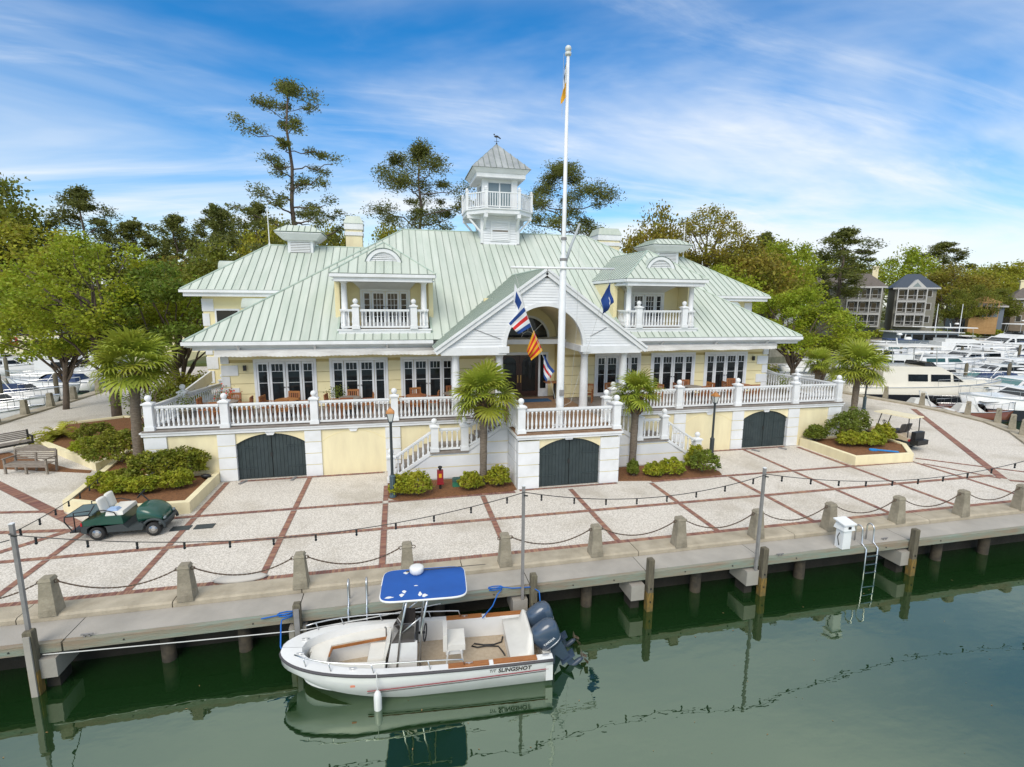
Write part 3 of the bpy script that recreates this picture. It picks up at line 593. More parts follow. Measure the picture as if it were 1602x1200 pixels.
# ---- main facade wall in rusticated courses
fw = part('facade_wall', MB().box(-8.0, 5.0, YF + .05, YF + .4, 2.3, 5.5).box(8.3, 21.3, YF + .05, YF + .4, 2.3, 5.5).box(-8.0, -7.6, YF + .4, 36, 2.3, 5.5).box(20.9, 21.3, YF + .4, 36, 2.3, 5.5), M('wall_joint', (.55, .44, .2), rough=.9), club)
DOORS = [(-6.62, -3.87), (-3.23, -.51), (.14, 2.82)]; DOORS += [(2 * CX - b, 2 * CX - a) for a, b in DOORS]
segs = [(-8.0, -6.62), (-3.87, -3.23), (-.51, .14), (2.82, 4.9)]
zc = [2.3, 2.52, 3.02, 3.52, 4.02, 4.52]
for x0, x1 in segs:
    for s in (1, -1):
        a, b = (x0, x1) if s > 0 else (2 * CX - x1, 2 * CX - x0)
        for z0, z1 in zip(zc, zc[1:]): part('wall_course', MB().box(a, b, YF, YF + .049, z0 + .012, z1 - .012), YEL, fw)
for a, b in ((-8.0, 4.9), (8.4, 21.3)): part('wall_course', MB().box(a, b, YF, YF + .049, 4.65, 5.45), YEL, fw)
for s in (1, -1):
    for i, (w, z) in enumerate(((.35, 2.35), (.72, 2.85), (.35, 3.4), (.72, 3.92), (.35, 4.48))):
        a, b = sorted((CX + s * (-8.03 - CX), CX + s * (-8.03 + w - CX))); part('quoin_block', MB().box(a, b, YF - .05, YF + .3, z, z + .48), WHITE, fw)
        a, b = sorted((CX + s * (-8.06 - CX), CX + s * (-7.9 - CX))); part('quoin_block', MB().box(a, b, YF + .302, YF + .3 + 1.07 - w, z, z + .48), WHITE, fw)
def french(x0, x1, y, z0, z1, leaves, muntin='top', parent=None, glass=GLASS):
    f = part('french_door', MB().box(x0 - .1, x1 + .1, y - .04, y - .001, z1 - .02, z1 + .12).box(x0 - .1, x0 + .02, y - .04, y - .001, z0, z1 - .021).box(x1 - .02, x1 + .1, y - .04, y - .001, z0, z1 - .021), WHITE, parent or club)
    tot = sum(leaves); x = x0 + .02; W = x1 - x0 - .04
    for i, l in enumerate(leaves):
        w = W * l / tot; a, b = x + .012, x + w - .012; st = .10 if l > .9 else .075
        m = MB(); m.box(a, a + st, y - .03, y + .04, z0, z1 - .03).box(b - st, b, y - .03, y + .04, z0, z1 - .03).box(a + st, b - st, y - .03, y + .04, z0, z0 + .2).box(a + st, b - st, y - .03, y + .04, z1 - .13, z1 - .03)
        gx0, gx1, gz0, gz1 = a + st, b - st, z0 + .2, z1 - .13
        if muntin == 'top':
            m.box(gx0, gx1, y - .02, y + .005, gz1 - .36, gz1 - .335).box(gx0, gx1, y - .02, y + .005, gz0 + 1.0, gz0 + 1.02)
            for k in range(1, 3 if l > .9 else 2): xx = gx0 + (gx1 - gx0) * k / (3 if l > .9 else 2); m.box(xx - .01, xx + .01, y - .022, y + .004, gz1 - .334, gz1)
        else:
            nc, nr = (3 if l > .9 else 1), 5
            for k in range(1, nc): xx = gx0 + (gx1 - gx0) * k / nc; m.box(xx - .012, xx + .012, y - .02, y + .005, gz0, gz1)
            for k in range(1, nr): zz = gz0 + (gz1 - gz0) * k / nr; m.box(gx0, gx1, y - .022, y + .004, zz - .012, zz + .012)
        part('door_leaf', m, WHITE, f); part('glass_pane', MB().box(gx0 - .005, gx1 + .005, y + .008, y + .02, gz0 - .005, gz1 + .005), glass, f)
        x += w
    if len(leaves) == 4:
        m = MB(); c = (x0 + x1) / 2
        for s in (-1, 1): m.bar((c + s * .07, y - .09, z0 + 1.0), (c + s * .07, y - .03, z0 + 1.0), .035).bar((c + s * .07, y - .08, z0 + 1.0), (c + s * .16, y - .08, z0 + 1.0), .02)
        part('door_handle', m, IRON, f)
    return f
for a, b in DOORS: french(a + .08, b - .08, YF, 2.32, 4.56, (.75, 1, 1, .75))
# wall lamps and sconces above doors
for x in (-7.0, 20.3): part('wall_lamp', MB().box(x - .06, x + .06, YF - .16, YF - .052, 4.15, 4.4), IRON, club)
# ---- entrance: recessed wall, fan window, vault, mahogany doors
YE = 26.5
ent = part('entrance_wall', MB().box(4.5, 8.9, YE + .03, YE + .3, 2.3, 7.6).box(4.5, 4.9, YF + .06, YE + .03, 2.3, 5.4).box(8.4, 8.8, YF + .06, YE + .03, 2.3, 5.4), YEL, club)
dx0, dx1 = 5.3, 7.47
part('door_surround', MB().box(dx0 - .55, dx0 - .43, YE - .03, YE + .028, 2.3, 4.6).box(dx1 + .43, dx1 + .55, YE - .03, YE + .028, 2.3, 4.6).box(dx0 - .55, dx1 + .55, YE - .03, YE + .028, 4.602, 4.74).box(dx0 - .1, dx0 - .0, YE - .03, YE + .028, 2.3, 4.6).box(dx1, dx1 + .1, YE - .03, YE + .028, 2.3, 4.6), WHITE, ent)
for a, b in ((dx0 - .43, dx0 - .1), (dx1 + .1, dx1 + .43)):
    part('sidelight', MB().box(a, b, YE - .005, YE + .02, 2.75, 4.6), GLASS, ent); part('sidelight_panel', MB().box(a, b, YE - .012, YE + .024, 2.3, 2.745), WHITE, ent)
c = (dx0 + dx1) / 2
for s in (-1, 1):
    a, b = (dx0 + .02, c - .008) if s < 0 else (c + .008, dx1 - .02); i0, i1 = a + .15, b - .15; q = arc((i0 + i1) / 2, 4.12, (i1 - i0) / 2, 180, 0, 12)
    dl = part('entrance_door', MB().box(a, a + .15, YE - .045, YE + .02, 2.33, 4.58).box(b - .15, b, YE - .045, YE + .02, 2.33, 4.58).box(i0, i1, YE - .045, YE + .02, 2.33, 2.62).ext(q + [(i1, 4.58), (i0, 4.58)], YE - .045, YE + .02), MAHOG, ent)
    part('glass_pane', MB().box(i0 - .01, i1 + .01, YE - .01, YE + .0, 2.6, 4.5), GLASS, ent)
    part('door_handle', MB().box(c + s * .08 - .02, c + s * .08 + .02, YE - .1, YE - .046, 3.1, 3.5), M('brass', (.6, .42, .15), rough=.3, metal=1), ent)
fc = (6.85, 5.5); R = 1.1
fan = part('fan_window', MB().ext(arc(*fc, R + .12, 0, 180, 20) + arc(*fc, R, 180, 0, 20), YE - .04, YE + .03).box(fc[0] - R - .12, fc[0] + R + .12, YE - .045, YE + .028, fc[1] - .1, fc[1] - .001), WHITE, ent)
part('glass_pane', MB().ext(arc(*fc, R, 0, 180, 20), YE - .0, YE + .02), GLASS, fan)
m = MB()
for a in (45, 90, 135): m.bar((fc[0] + .35 * math.cos(RAD(a)), YE - .015, fc[1] + .35 * math.sin(RAD(a))), (fc[0] + R * math.cos(RAD(a)), YE - .015, fc[1] + R * math.sin(RAD(a))), .04)
m.tube([(x, YE - .018, z) for x, z in arc(*fc, .35, 0, 180, 12)], .022, 5); part('muntin', m, WHITE, fan)
GX0, GX1, GZ, GA, YG = 1.72, 11.58, 5.28, 8.78, 22.4
VR, VZ = 1.83, 5.42
va = arc(CX, VZ, VR + .0, 0, 180, 24); vb = arc(CX, VZ, VR + .06, 180, 0, 24)
port = part('portico', MB().ext(va + vb, YG + .26, YE + .02), M('cream_ceiling', (.74, .66, .45), rough=.8), club)
# gable front clapboards (each board lapped), arch cut out
gz = GZ + .12; nb = 25; bh = .125
gb_m = []
for i in range(27):
    z0 = gz + i * bh; z1 = z0 + bh; hw = lambda z: (GA - .12 - z) / (GA - GZ) * (GX1 - GX0) / 2
    if hw(z1) < .1: break
    for s in (-1, 1):
        inner = lambda z: (math.sqrt(max(0, (VR + .14) ** 2 - (z - VZ) ** 2)) if z > VZ else VR + .14) if z < VZ + VR + .14 else 0.0
        zz0 = max(z0, 0); m = MB(); pa = [(CX + s * inner(z0), z0), (CX + s * hw(z0), z0), (CX + s * hw(z1), z1), (CX + s * inner(z1), z1)]
        if hw(z0) <= inner(z0): continue
        k = 4; y0, y1 = YG + .09, YG + .115
        vs = [(pa[0][0], y0, pa[0][1]), (pa[1][0], y0, pa[1][1]), (pa[2][0], y1, pa[2][1]), (pa[3][0], y1, pa[3][1])] + [(x, YG + .2, z) for x, z in pa]
        fs = [(0, 1, 2, 3), (7, 6, 5, 4), (1, 0, 4, 5), (2, 1, 5, 6), (3, 2, 6, 7), (0, 3, 7, 4)]
        part('clapboard', m.add(vs, fs if s > 0 else [tuple(reversed(f)) for f in fs]), WHITE2, port)
part('arch_trim', MB().ext(arc(CX, VZ, VR, 0, 180, 28) + arc(CX, VZ, VR + .17, 180, 0, 28), YG + .05, YG + .258), WHITE, port)
part('gable_beam', MB().box(GX0 + .15, CX - VR - .0, YG + .04, YG + .6, GZ - .22, GZ + .13).box(CX + VR, GX1 - .15, YG + .04, YG + .6, GZ - .22, GZ + .13), WHITE, port)
part('impost', MB().box(CX - VR - .35, CX - VR + .12, YG + .0, YE, GZ - .14, GZ + .16).box(CX + VR - .12, CX + VR + .35, YG + .0, YE, GZ - .14, GZ + .16), WHITE, port)
part('gable_brace', MB().bar((CX - .5 - 2.8, YG + .075, GZ + .95), (CX - 2.1, YG + .075, GZ + 1.25 - .75), .02).bar((CX + 2.2, YG + .075, GZ + .6), (CX + 3.0, YG + .075, GZ + 1.0), .02), GALV, port)
dv = Vector((GX1 - CX, 0, GZ - GA)).normalized()
for s in (-1, 1):
    e = Vector((CX + s * (GX1 - CX + .12), 0, GZ - .08)); a = Vector((CX, 0, GA + .0))
    part('rake_board', MB().bar(e + Vector((0, YG - .0, 0)), a + Vector((0, YG - .0, 0)), .10, .26, (s * .577, 0, .816)).bar(e + Vector((0, YG - .06, .12)), a + Vector((0, YG - .06, .12)), .10, .10, (s * .577, 0, .816)), WHITE, port)
    part('portico_soffit', MB().add([(CX + s * VR, YG + .6, GZ - .1), (CX + s * (GX1 - CX - .1), YG + .6, GZ - .1), (CX + s * (GX1 - CX - .1), YF, GZ - .1), (CX + s * VR, YF, GZ - .1)], [(0, 1, 2, 3)] if s < 0 else [(3, 2, 1, 0)]), WHITE2, port)
for x in (-4.1, -2.08, 2.08, 4.1):
    part('column', MB().lathe([(.26, 0), (.26, .08), (.21, .1), (.205, .2), (.19, 1.6), (.165, 2.6), (.18, 2.62), (.18, 2.68), (.23, 2.7), (.23, 2.76)], 20, (CX + x, 22.85, 2.3)), WHITE, port, True)
# ---- roofs
EZ, SL, EY = 5.62, .651, 24.5
EX0, EX1 = -9.05, 22.4; RY = 34.1; RZ = EZ + SL * (RY - EY); RX0, RX1 = EX0 + 9.6, EX1 - 9.6
zr = lambda y: EZ + SL * (y - EY)
roof = part('main_roof', MB().box(EX0 + .3, EX1 - .3, EY + .35, 43, EZ - .3, EZ - .06), WHITE2, club)
cl, cr = 4.6, 8.7
for s in (1, -1):
    def Q(*ps): q = [(CX + s * (x - CX), y, zr(y)) for x, y in ps]; return q if s > 0 else q[::-1]
    e0, a_, b_ = CX - (EX1 - EX0) / 2, -2.75, 1.69; r0 = e0 + 9.6
    roof_face(roof, Q((e0, EY), (a_, EY), (a_, EY + a_ - e0)), (1, 0, 0)); roof_face(roof, Q((a_, EY), (b_, EY), (b_, 24.94), (a_, 24.94)), (1, 0, 0))
    roof_face(roof, Q((a_, 28.2), (b_, 28.2), (b_, RY), (r0, RY), (a_, EY + a_ - e0)), (1, 0, 0)); roof_face(roof, Q((b_, EY), (cl, EY), (cl, RY), (b_, RY)), (1, 0, 0))
    for xx in (a_, b_): pass
roof_face(roof, [(cl, 26.9, zr(26.9)), (cr, 26.9, zr(26.9)), (cr, RY, RZ), (cl, RY, RZ)], (1, 0, 0))
roof_face(roof, [(EX0, 43.7, EZ), (EX0, EY, EZ), (RX0, RY, RZ)], (0, -1, 0), 1.2); roof_face(roof, [(EX1, EY, EZ), (EX1, 43.7, EZ), (RX1, RY, RZ)], (0, 1, 0), 1.2)
part('roof_back', MB().add([(EX0, 43.7, EZ), (EX1, 43.7, EZ), (RX1, RY, RZ), (RX0, RY, RZ)], [(0, 1, 2, 3)]), ROOF, roof)
for p, q in (((EX0, EY, EZ + .03), (RX0, RY, RZ + .03)), ((EX1, EY, EZ + .03), (RX1, RY, RZ + .03)), ((RX0, RY, RZ + .03), (RX1, RY, RZ + .03))): hip_cap(roof, p, q)
# eaves: gutter, fascia, soffit, brackets, retracted awnings
for a, b in ((EX0, GX0 - .05), (GX1 + .05, EX1)):
    part('gutter', MB().box(a - .06, b, EY - .09, EY + .05, EZ - .17, EZ - .02), WHITE, roof)
    part('fascia', MB().box(a + .02, b, EY + .052, EY + .12, EZ - .24, EZ - .05).box(a + .25, b, EY + .3, EY + .36, EZ - .42, EZ - .1), WHITE, roof)
    part('soffit', MB().box(a + .1, b, EY + .12, YF, EZ - .28, EZ - .25), WHITE2, roof)
    for k in range(3): x = a + (b - a) * (.2 + .3 * k); part('downpipe_elbow', MB().bar((x, EY - .02, EZ - .17), (x, EY + .25, EZ - .4), .09), WHITE, roof)
part('gutter_side', MB().box(EX0 - .09, EX0 + .02, EY + .06, 43, EZ - .17, EZ - .02).box(EX1 - .02, EX1 + .09, EY + .06, 43, EZ - .17, EZ - .02), WHITE, roof)
AWN = M('awning_canvas', (.74, .73, .70), (.62, .60, .57), 2.5, .85, stretch=(.6, 3, 3))
for i, (a, b) in enumerate(((-7.9, 3.2), (10.0, 20.9))):
    aw = tag(part('awning', MB().tube([(a, 24.75, 5.10), (b, 24.75, 5.13)], .13, 10), AWN, None, True), ('left' if i == 0 else 'right') + ' rolled-up white awning under the main eave ' + ('above the leftmost doors' if i == 0 else 'above the doors right of the portico'), 'awning', 'rolled awnings under the eave')
    m = MB(); k = 60; top = []; bot = []
    for j in range(k * 2 + 1):
        x = a + (b - a) * j / (2 * k); sag = .02 * math.sin(j * .37) + .02 * math.sin(j * .11 + i); m.v += [(x, 24.61 + sag * .4, 5.10), (x, 24.60 + sag, 4.90 + (.03 if j % 2 else 0) + sag * .6)]
    m.f = [(2 * j, 2 * j + 1, 2 * j + 3, 2 * j + 2) for j in range(2 * k)]; part('valance', m, AWN, aw)
    part('awning_arm', MB().bar((a + .4, 24.8, 5.16), (a + .4, YF, 5.3), .06).bar((b - .4, 24.8, 5.16), (b - .4, YF, 5.3), .06), WHITE, aw)
# portico gable roof
gs = (GA - GZ) / (CX - GX0)
for s in (-1, 1):
    xe = CX + s * (CX - GX0 + .12); ze = GZ + .05; yv = EY + (ze - EZ) / SL; za = GA + .14; ya = EY + (za - EZ) / SL
    pts_ = [(xe, YG - .1, ze), (CX, YG - .1, za), (CX, ya + .05, za), (xe, max(yv, YG + .4) + .05, ze)]
    roof_face(roof, pts_, (0, 1, 0), .40)
hip_cap(roof, (CX, YG - .1, GA + .17), (CX, 29.6, GA + .17))
# ---- dormers with balconies
def halfvent(parent, x, y, z, r, depth, depth2=None):
    v = part('roof_vent', MB().ext(arc(x, z, r, 0, 180, 20) + arc(x, z, r - .17, 180, 0, 20), y - .06, y + .06).box(x - r, x + r, y - .065, y + .058, z - .1, z + .09), WHITE, parent)
    k = int((r - .3) / .085); m = MB()
    for i in range(k + 2):
        zz = z + .12 + i * .085; h = math.sqrt(max(0.0004, (r - .16) ** 2 - (zz - z) ** 2))
        if zz < z + r - .2: part('louvre', MB().add([(x - h, y - .02, zz), (x + h, y - .02, zz), (x + h, y + .04, zz + .07), (x - h, y + .04, zz + .07), (x - h, y + .0, zz - .015), (x + h, y + .0, zz - .015), (x + h, y + .06, zz + .055), (x - h, y + .06, zz + .055)], [(0, 1, 2, 3), (7, 6, 5, 4), (1, 0, 4, 5), (2, 1, 5, 6), (3, 2, 6, 7), (0, 3, 7, 4)]), WHITE, v)
    part('vent_hood', MB().ext(arc(x, z, r + .03, 0, 180, 20) + arc(x, z, r - .01, 180, 0, 20), y + .061, y + depth), ROOF, v)
    part('vent_back', MB().ext(arc(x, z, r - .1, 0, 180, 16), y + .07, y + .09), BLACK, v)
    part('vent_rim', MB().tube([(a_, y - .07, b_) for a_, b_ in arc(x, z, r + .015, 0, 180, 20)], .02, 5), ROOFD, v)
def dormer(cx, nm):
    hw = 2.12; y0 = 24.95; zf = 6.12
    d = part('dormer', MB().box(cx - hw + .05, cx + hw - .05, y0 + .1, 29, 5.95, zf - .02), WOODDK, club, label=nm)
    part('balcony_trim', MB().box(cx - hw, cx + hw, y0 - .06, y0 + .12, 5.84, 6.04).box(cx - hw - .06, cx + hw + .06, y0 - .1, y0 + .14, 6.042, 6.11), WHITE, d)
    for s in (-1, 1): part('side_wall', MB().box(*sorted((cx + s * hw, cx + s * (hw + .22))), 26.0, 29.2, 6.2, 8.45), YEL, d); part('side_curb', MB().ext([(24.96, 5.7), (26.3, 5.7), (26.3, 6.85), (24.96, 5.98)], cx + s * hw, cx + s * (hw + .1), 'x'), SEAMC, d)
    part('back_wall', MB().box(cx - hw, cx + hw, 27.05, 27.3, 6.1, 8.5), YEL, d)
    part('dormer_ceiling', MB().box(cx - hw - .2, cx + hw + .2, 24.75, 28.5, 8.33, 8.38), WHITE2, d)
    part('ceiling_drop', MB().add([(cx - 1.5, 27.04, 8.32), (cx + 1.5, 27.04, 8.32), (cx + 1.2, 27.04, 7.98), (cx - 1.2, 27.04, 7.98), (cx - 1.5, 26.2, 8.32), (cx + 1.5, 26.2, 8.32)], [(0, 1, 2, 3), (4, 3, 2, 5), (0, 3, 4), (1, 5, 2)]), WHITE, d)
    french(cx - 1.14, cx + 1.14, 27.02, 6.14, 7.92, (.6, 1, 1, .6), 'grid')
    for s in (-1, 1): part('column', MB().lathe([(.19, 0), (.19, .06), (.15, .08), (.14, 1.2), (.12, 2.1), (.17, 2.14), (.17, 2.2)], 14, (cx + s * 1.83, y0 + .22, zf)), WHITE, d, True)
    xs = [cx - 1.98, cx - 1.33, cx + 1.33, cx + 1.98]
    balustrade(club, (xs[0], y0 + .02, zf), (xs[1], y0 + .02, zf), 'b', .165, .93, True, .05); balustrade(club, (xs[1], y0 + .02, zf), (xs[2], y0 + .02, zf), 'b', .165, .93); balustrade(club, (xs[2], y0 + .02, zf), (xs[3], y0 + .02, zf), '', .165, .93, True, .05)
    for s in (-1, 1): balustrade(club, (cx + s * 1.98, y0 + .02, zf), (cx + s * 1.98, 26.1, zf), '', .165, .93, True, .04)
    # fascia + hip roof
    ex, ey, ez = 2.37, 24.45, 8.66
    part('dormer_fascia', MB().box(cx - ex + .02, cx + ex - .02, ey - .02, ey + .1, ez - .16, ez - .02).box(cx - ex + .16, cx + ex - .16, ey + .1, ey + .2, ez - .36, ez - .1).box(cx - ex - .03, cx - ex + .12, ey + .1, 29, ez - .16, ez - .02).box(cx + ex - .12, cx + ex + .03, ey + .1, 29, ez - .16, ez - .02)
         .box(cx - ex + .16, cx - ex + .26, ey + .21, 29, ez - .36, ez - .1).box(cx + ex - .26, cx + ex - .16, ey + .21, 29, ez - .36, ez - .1), WHITE, d)
    rz = 10.28; ry = ey + 2.45; yr = EY + (rz - EZ) / SL; yv = EY + (ez - EZ) / SL
    roof_face(d, [(cx - ex, ey, ez), (cx + ex, ey, ez), (cx, ry, rz)], (1, 0, 0), .4)
    roof_face(d, [(cx - ex, yv + .05, ez), (cx - ex, ey, ez), (cx, ry, rz), (cx, yr + .05, rz)], (0, -1, 0), .4)
    roof_face(d, [(cx + ex, ey, ez), (cx + ex, yv + .05, ez), (cx, yr + .05, rz), (cx, ry, rz)], (0, 1, 0), .4)
    for s in (-1, 1): hip_cap(d, (cx + s * ex, ey, ez + .03), (cx, ry, rz + .03), .04)
    hip_cap(d, (cx, ry, rz + .03), (cx, yr, rz + .03), .04)
    halfvent(d, cx, 25.35, 9.0, .86, 1.7)
dormer(-.53, 'balcony dormer left of the portico'); dormer(2 * CX + .53, 'balcony dormer right of the portico')
# ---- rear wings
def wing(x0, x1, y0, y1, ez, rx0, rx1, name):
    ry = y0 + 4.4; rz = ez + 2.85
    w = part('wing_roof', MB().box(x0 + .15, x1 - .15, y0 + .12, y1, ez - .34, ez - .14), WHITE, club, label=name)
    roof_face(w, [(x0, y0, ez), (x1, y0, ez), (rx1, ry, rz), (rx0, ry, rz)], (1, 0, 0), .42)
    roof_face(w, [(x0, y1, ez), (x0, y0, ez), (rx0, ry, rz), (rx0, y1, rz)], (0, -1, 0), .6); roof_face(w, [(x1, y0, ez), (x1, y1, ez), (rx1, y1, rz), (rx1, ry, rz)], (0, 1, 0), .6)
    part('wing_gutter', MB().box(x0 - .06, x1 + .06, y0 - .08, y0 + .06, ez - .15, ez - .01).box(x0 + .1, x1 - .1, y0 + .05, y0 + .13, ez - .36, ez - .13), WHITE, w)
    hip_cap(w, (x0, y0, ez + .03), (rx0, ry, rz + .03)); hip_cap(w, (x1, y0, ez + .03), (rx1, ry, rz + .03)); hip_cap(w, (rx0, ry, rz + .03), (rx1, ry, rz + .03))
    wl_ = part('wing_wall', MB().box(x0 + .75, x1 - .75, y0 + .85, y1, 0, ez - .3), YEL, club)
    for k in range(9):
        for s, xx in ((1, x0 + .72), (-1, x1 - .72)):
            a, b = sorted((xx, xx + s * (.35 if k % 2 else .6))); part('quoin_block', MB().box(a, b, y0 + .8, y0 + 1.2, .2 + k * .82, .2 + k * .82 + .7), WHITE, wl_)
    for x in (x0 + 2.0, x1 - 2.0):
        f = part('wing_window', MB().box(x - .65, x + .65, y0 + .80, y0 + .86, 5.4, 6.9), WHITE, wl_); part('glass_pane', MB().box(x - .55, x + .55, y0 + .785, y0 + .80, 5.5, 6.8), GLASS, f)
    return w
wL = wing(-11.4, 2.0, 31.2, 44, 7.95, -7.75, 2.0, 'left rear wing roof'); wR = wing(11.5, 25.5, 31.2, 44, 7.92, 11.5, 21.2, 'right rear wing roof')
def cupola(x, y, zb, hw, nm, parent):
    c = part('roof_cupola', MB().box(x - hw * .55, x + hw * .55, y - hw * .55, y + hw * .55, zb - .9, zb + .75), WHITE, parent, label=nm)
    part('louvre_panel', MB().box(x - hw * .42, x + hw * .42, y - hw * .55 - .03, y - hw * .55 - .001, zb - .0, zb + .62), WEATH, c)
    for k in range(6): part('louvre', MB().box(x - hw * .42, x + hw * .42, y - hw * .55 - .06, y - hw * .55 - .031, zb + .02 + k * .1, zb + .085 + k * .1), WHITE2, c)
    part('cupola_eave', MB().tbox((x, y), (hw * .72, hw * .72), (hw, hw), zb + .75, zb + 1.12).tbox((x, y), (hw, hw), (hw, hw), zb + 1.12, zb + 1.2), WHITE, c)
    t = zb + 1.2; e = hw + .03; q = hw * .55
    for (a, b) in (((-1, -1), (1, -1)), ((1, -1), (1, 1)), ((1, 1), (-1, 1)), ((-1, 1), (-1, -1))):
        roof_face(c, [(x + a[0] * e, y + a[1] * e, t), (x + b[0] * e, y + b[1] * e, t), (x + b[0] * q, y + b[1] * q, t + .42), (x + a[0] * q, y + a[1] * q, t + .42)], (b[0] - a[0], b[1] - a[1], 0), .35)
    part('cupola_top', MB().box(x - q, x + q, y - q, y + q, t + .3, t + .43), ROOF, c)
cupola(-5.75, 35.6, 10.35, 1.35, 'louvred cupola on the left wing', club); cupola(19.5, 35.6, 10.35, 1.55, 'louvred cupola on the right wing', club)
def chimney(x, y, w, zt, nm):
    c = part('chimney', MB().box(x - w, x + w, y - w, y + w, 8, zt - .9), CREAM, club, label=nm); part('chimney_collar', MB().box(x - w - .06, x + w + .06, y - w - .06, y + w + .06, zt - 1.3, zt - 1.05).box(x - w - .08, x + w + .08, y - w - .08, y + w + .08, zt - .9, zt - .5), WHITE, c)
    part('chimney_cap', MB().tbox((x, y), (w + .12, w + .12), (w - .1, w - .1), zt - .5, zt), ROOF, c)
chimney(-2.7, 38, .54, 13.1, 'cream chimney left of the tower'); chimney(15.9, 38, .85, 12.95, 'cream chimney right of the tower')
for x, y, z in ((-7.7, 35.6, 10.75), (21.3, 35.7, 10.75)): part('lightning_rod', MB().tube([(x, y, z), (x, y, z + .25), (x, y, z + 2.5)], [.09, .03, .025], 6), WHITE, club)
for x, y, z in ((-7.6, 28.6, 7.0), (-10.2, 34.2, 9.2), (21.0, 28.6, 7.0)): part('barrel_dormer', MB().ext(arc(y, z, .5, 0, 180, 14), x, x + (2.2 if x < 0 else -2.2), 'x'), ROOF, club, True)
# ---- tower
TX, TY = 6.57, 34.0
tw = part('tower', MB().box(TX - 1.2, TX + 1.2, TY - 1.2, TY + 1.2, 10.6, 13.0), WHITE2, club)
for i in range(13):
    z = 10.9 + i * .155
    part('clapboard', MB().add([(TX - 1.22, TY - 1.245, z), (TX + 1.22, TY - 1.245, z), (TX + 1.22, TY - 1.215, z + .15), (TX - 1.22, TY - 1.215, z + .15), (TX - 1.22, TY - 1.2, z), (TX + 1.22, TY - 1.2, z), (TX + 1.22, TY - 1.2, z + .15), (TX - 1.22, TY - 1.2, z + .15)], [(0, 1, 2, 3), (1, 0, 4, 5), (0, 3, 7, 4), (2, 1, 5, 6)]), WHITE2, tw)
part('corner_board', MB().box(TX - 1.26, TX - 1.08, TY - 1.27, TY - 1.2, 10.8, 12.9).box(TX + 1.08, TX + 1.26, TY - 1.27, TY - 1.2, 10.8, 12.9).box(TX - 1.26, TX + 1.26, TY - 1.27, TY - 1.248, 10.95, 11.05), WHITE, tw)
lv = part('tower_vent', MB().box(TX - .62, TX + .62, TY - 1.29, TY - 1.25, 11.2, 12.45), WHITE, tw)
for k in range(11): part('louvre', MB().add([(TX - .5, TY - 1.33, 11.3 + k * .1), (TX + .5, TY - 1.33, 11.3 + k * .1), (TX + .5, TY - 1.292, 11.38 + k * .1), (TX - .5, TY - 1.292, 11.38 + k * .1), (TX - .5, TY - 1.292, 11.3 + k * .1), (TX + .5, TY - 1.292, 11.3 + k * .1)], [(0, 1, 2, 3), (1, 0, 4, 5)]), WEATH if k == 5 else WHITE2, lv)
A, F = 2.1, 1.05
octo = [(-F, -A), (F, -A), (A, -F), (A, F), (F, A), (-F, A), (-A, F), (-A, -F)]; oc = lambda k, z: [(TX + x * k, TY + y * k) for x, y in octo]
part('tower_balcony', MB().prism(oc(1.0, 0), 12.78, 13.02).prism(oc(1.03, 0), 13.022, 13.1), WHITE, tw)
part('balcony_joist', MB().box(TX - F - .1, TX - F + .12, TY - A + .02, TY + A, 12.55, 12.775).box(TX + F - .12, TX + F + .1, TY - A + .02, TY + A, 12.55, 12.775).box(TX - A + .02, TX + A - .02, TY - F - .1, TY - F + .1, 12.57, 12.774).box(TX - A + .02, TX + A - .02, TY + F - .1, TY + F + .1, 12.57, 12.774), WHITE, tw)
for sx in (-1, 1):
    for sy in (-1, 1):
        part('bracket', MB().bar((TX + sx * (A - .12), TY + sy * F, 12.6), (TX + sx * 1.2, TY + sy * F, 11.75), .11).bar((TX + sx * F, TY + sy * (A - .12), 12.6), (TX + sx * F, TY + sy * 1.2, 11.9), .13), WHITE, tw)
PICK = MB().box(-.022, .022, -.022, .022, 0, .78).mesh('picket', WHITE)
ring = [(TX + x * .985, TY + y * .985) for x, y in octo]
for i in range(8):
    a, b = ring[i], ring[(i + 1) % 8]; p = Vector((*a, 13.1)); q = Vector((*b, 13.1)); L = (q - p).length
    r_ = part('tower_rail', MB().bar(p + Vector((0, 0, .92)), q + Vector((0, 0, .92)), .09, .06).bar(p + Vector((0, 0, .1)), q + Vector((0, 0, .1)), .06, .06), WHITE, tw) if False else part('tower_rail', MB().bar(p + Vector((0, 0, .92)), q + Vector((0, 0, .92)), .09, .06).bar(p + Vector((0, 0, .1)), q + Vector((0, 0, .1)), .06, .06), WHITE, club)
    k = int(L / .155)
    for j in range(k): v = p.lerp(q, (j + .5) / k); raw('picket', PICK, r_, loc=(v.x, v.y, v.z + .12), rz=math.atan2(q.y - p.y, q.x - p.x))
    part('rail_post', MB().tbox(a, (.085, .085), (.085, .085), 13.1, 14.15).tbox(a, (.11, .11), (.11, .11), 14.15, 14.2).ball((a[0], a[1], 14.28), .085, 8, 6), WHITE, r_)
lan = part('tower_lantern', MB().box(TX - .95, TX + .95, TY - .95, TY + .95, 13.1, 15.0), WHITE2, club)
for sx in (-1, 1):
    for sy in (-1, 1): part('corner_post', MB().box(*sorted((TX + sx * .74, TX + sx * 1.13)), *sorted((TY + sy * .74, TY + sy * 1.13)), 13.1, 15.02), WHITE, lan)
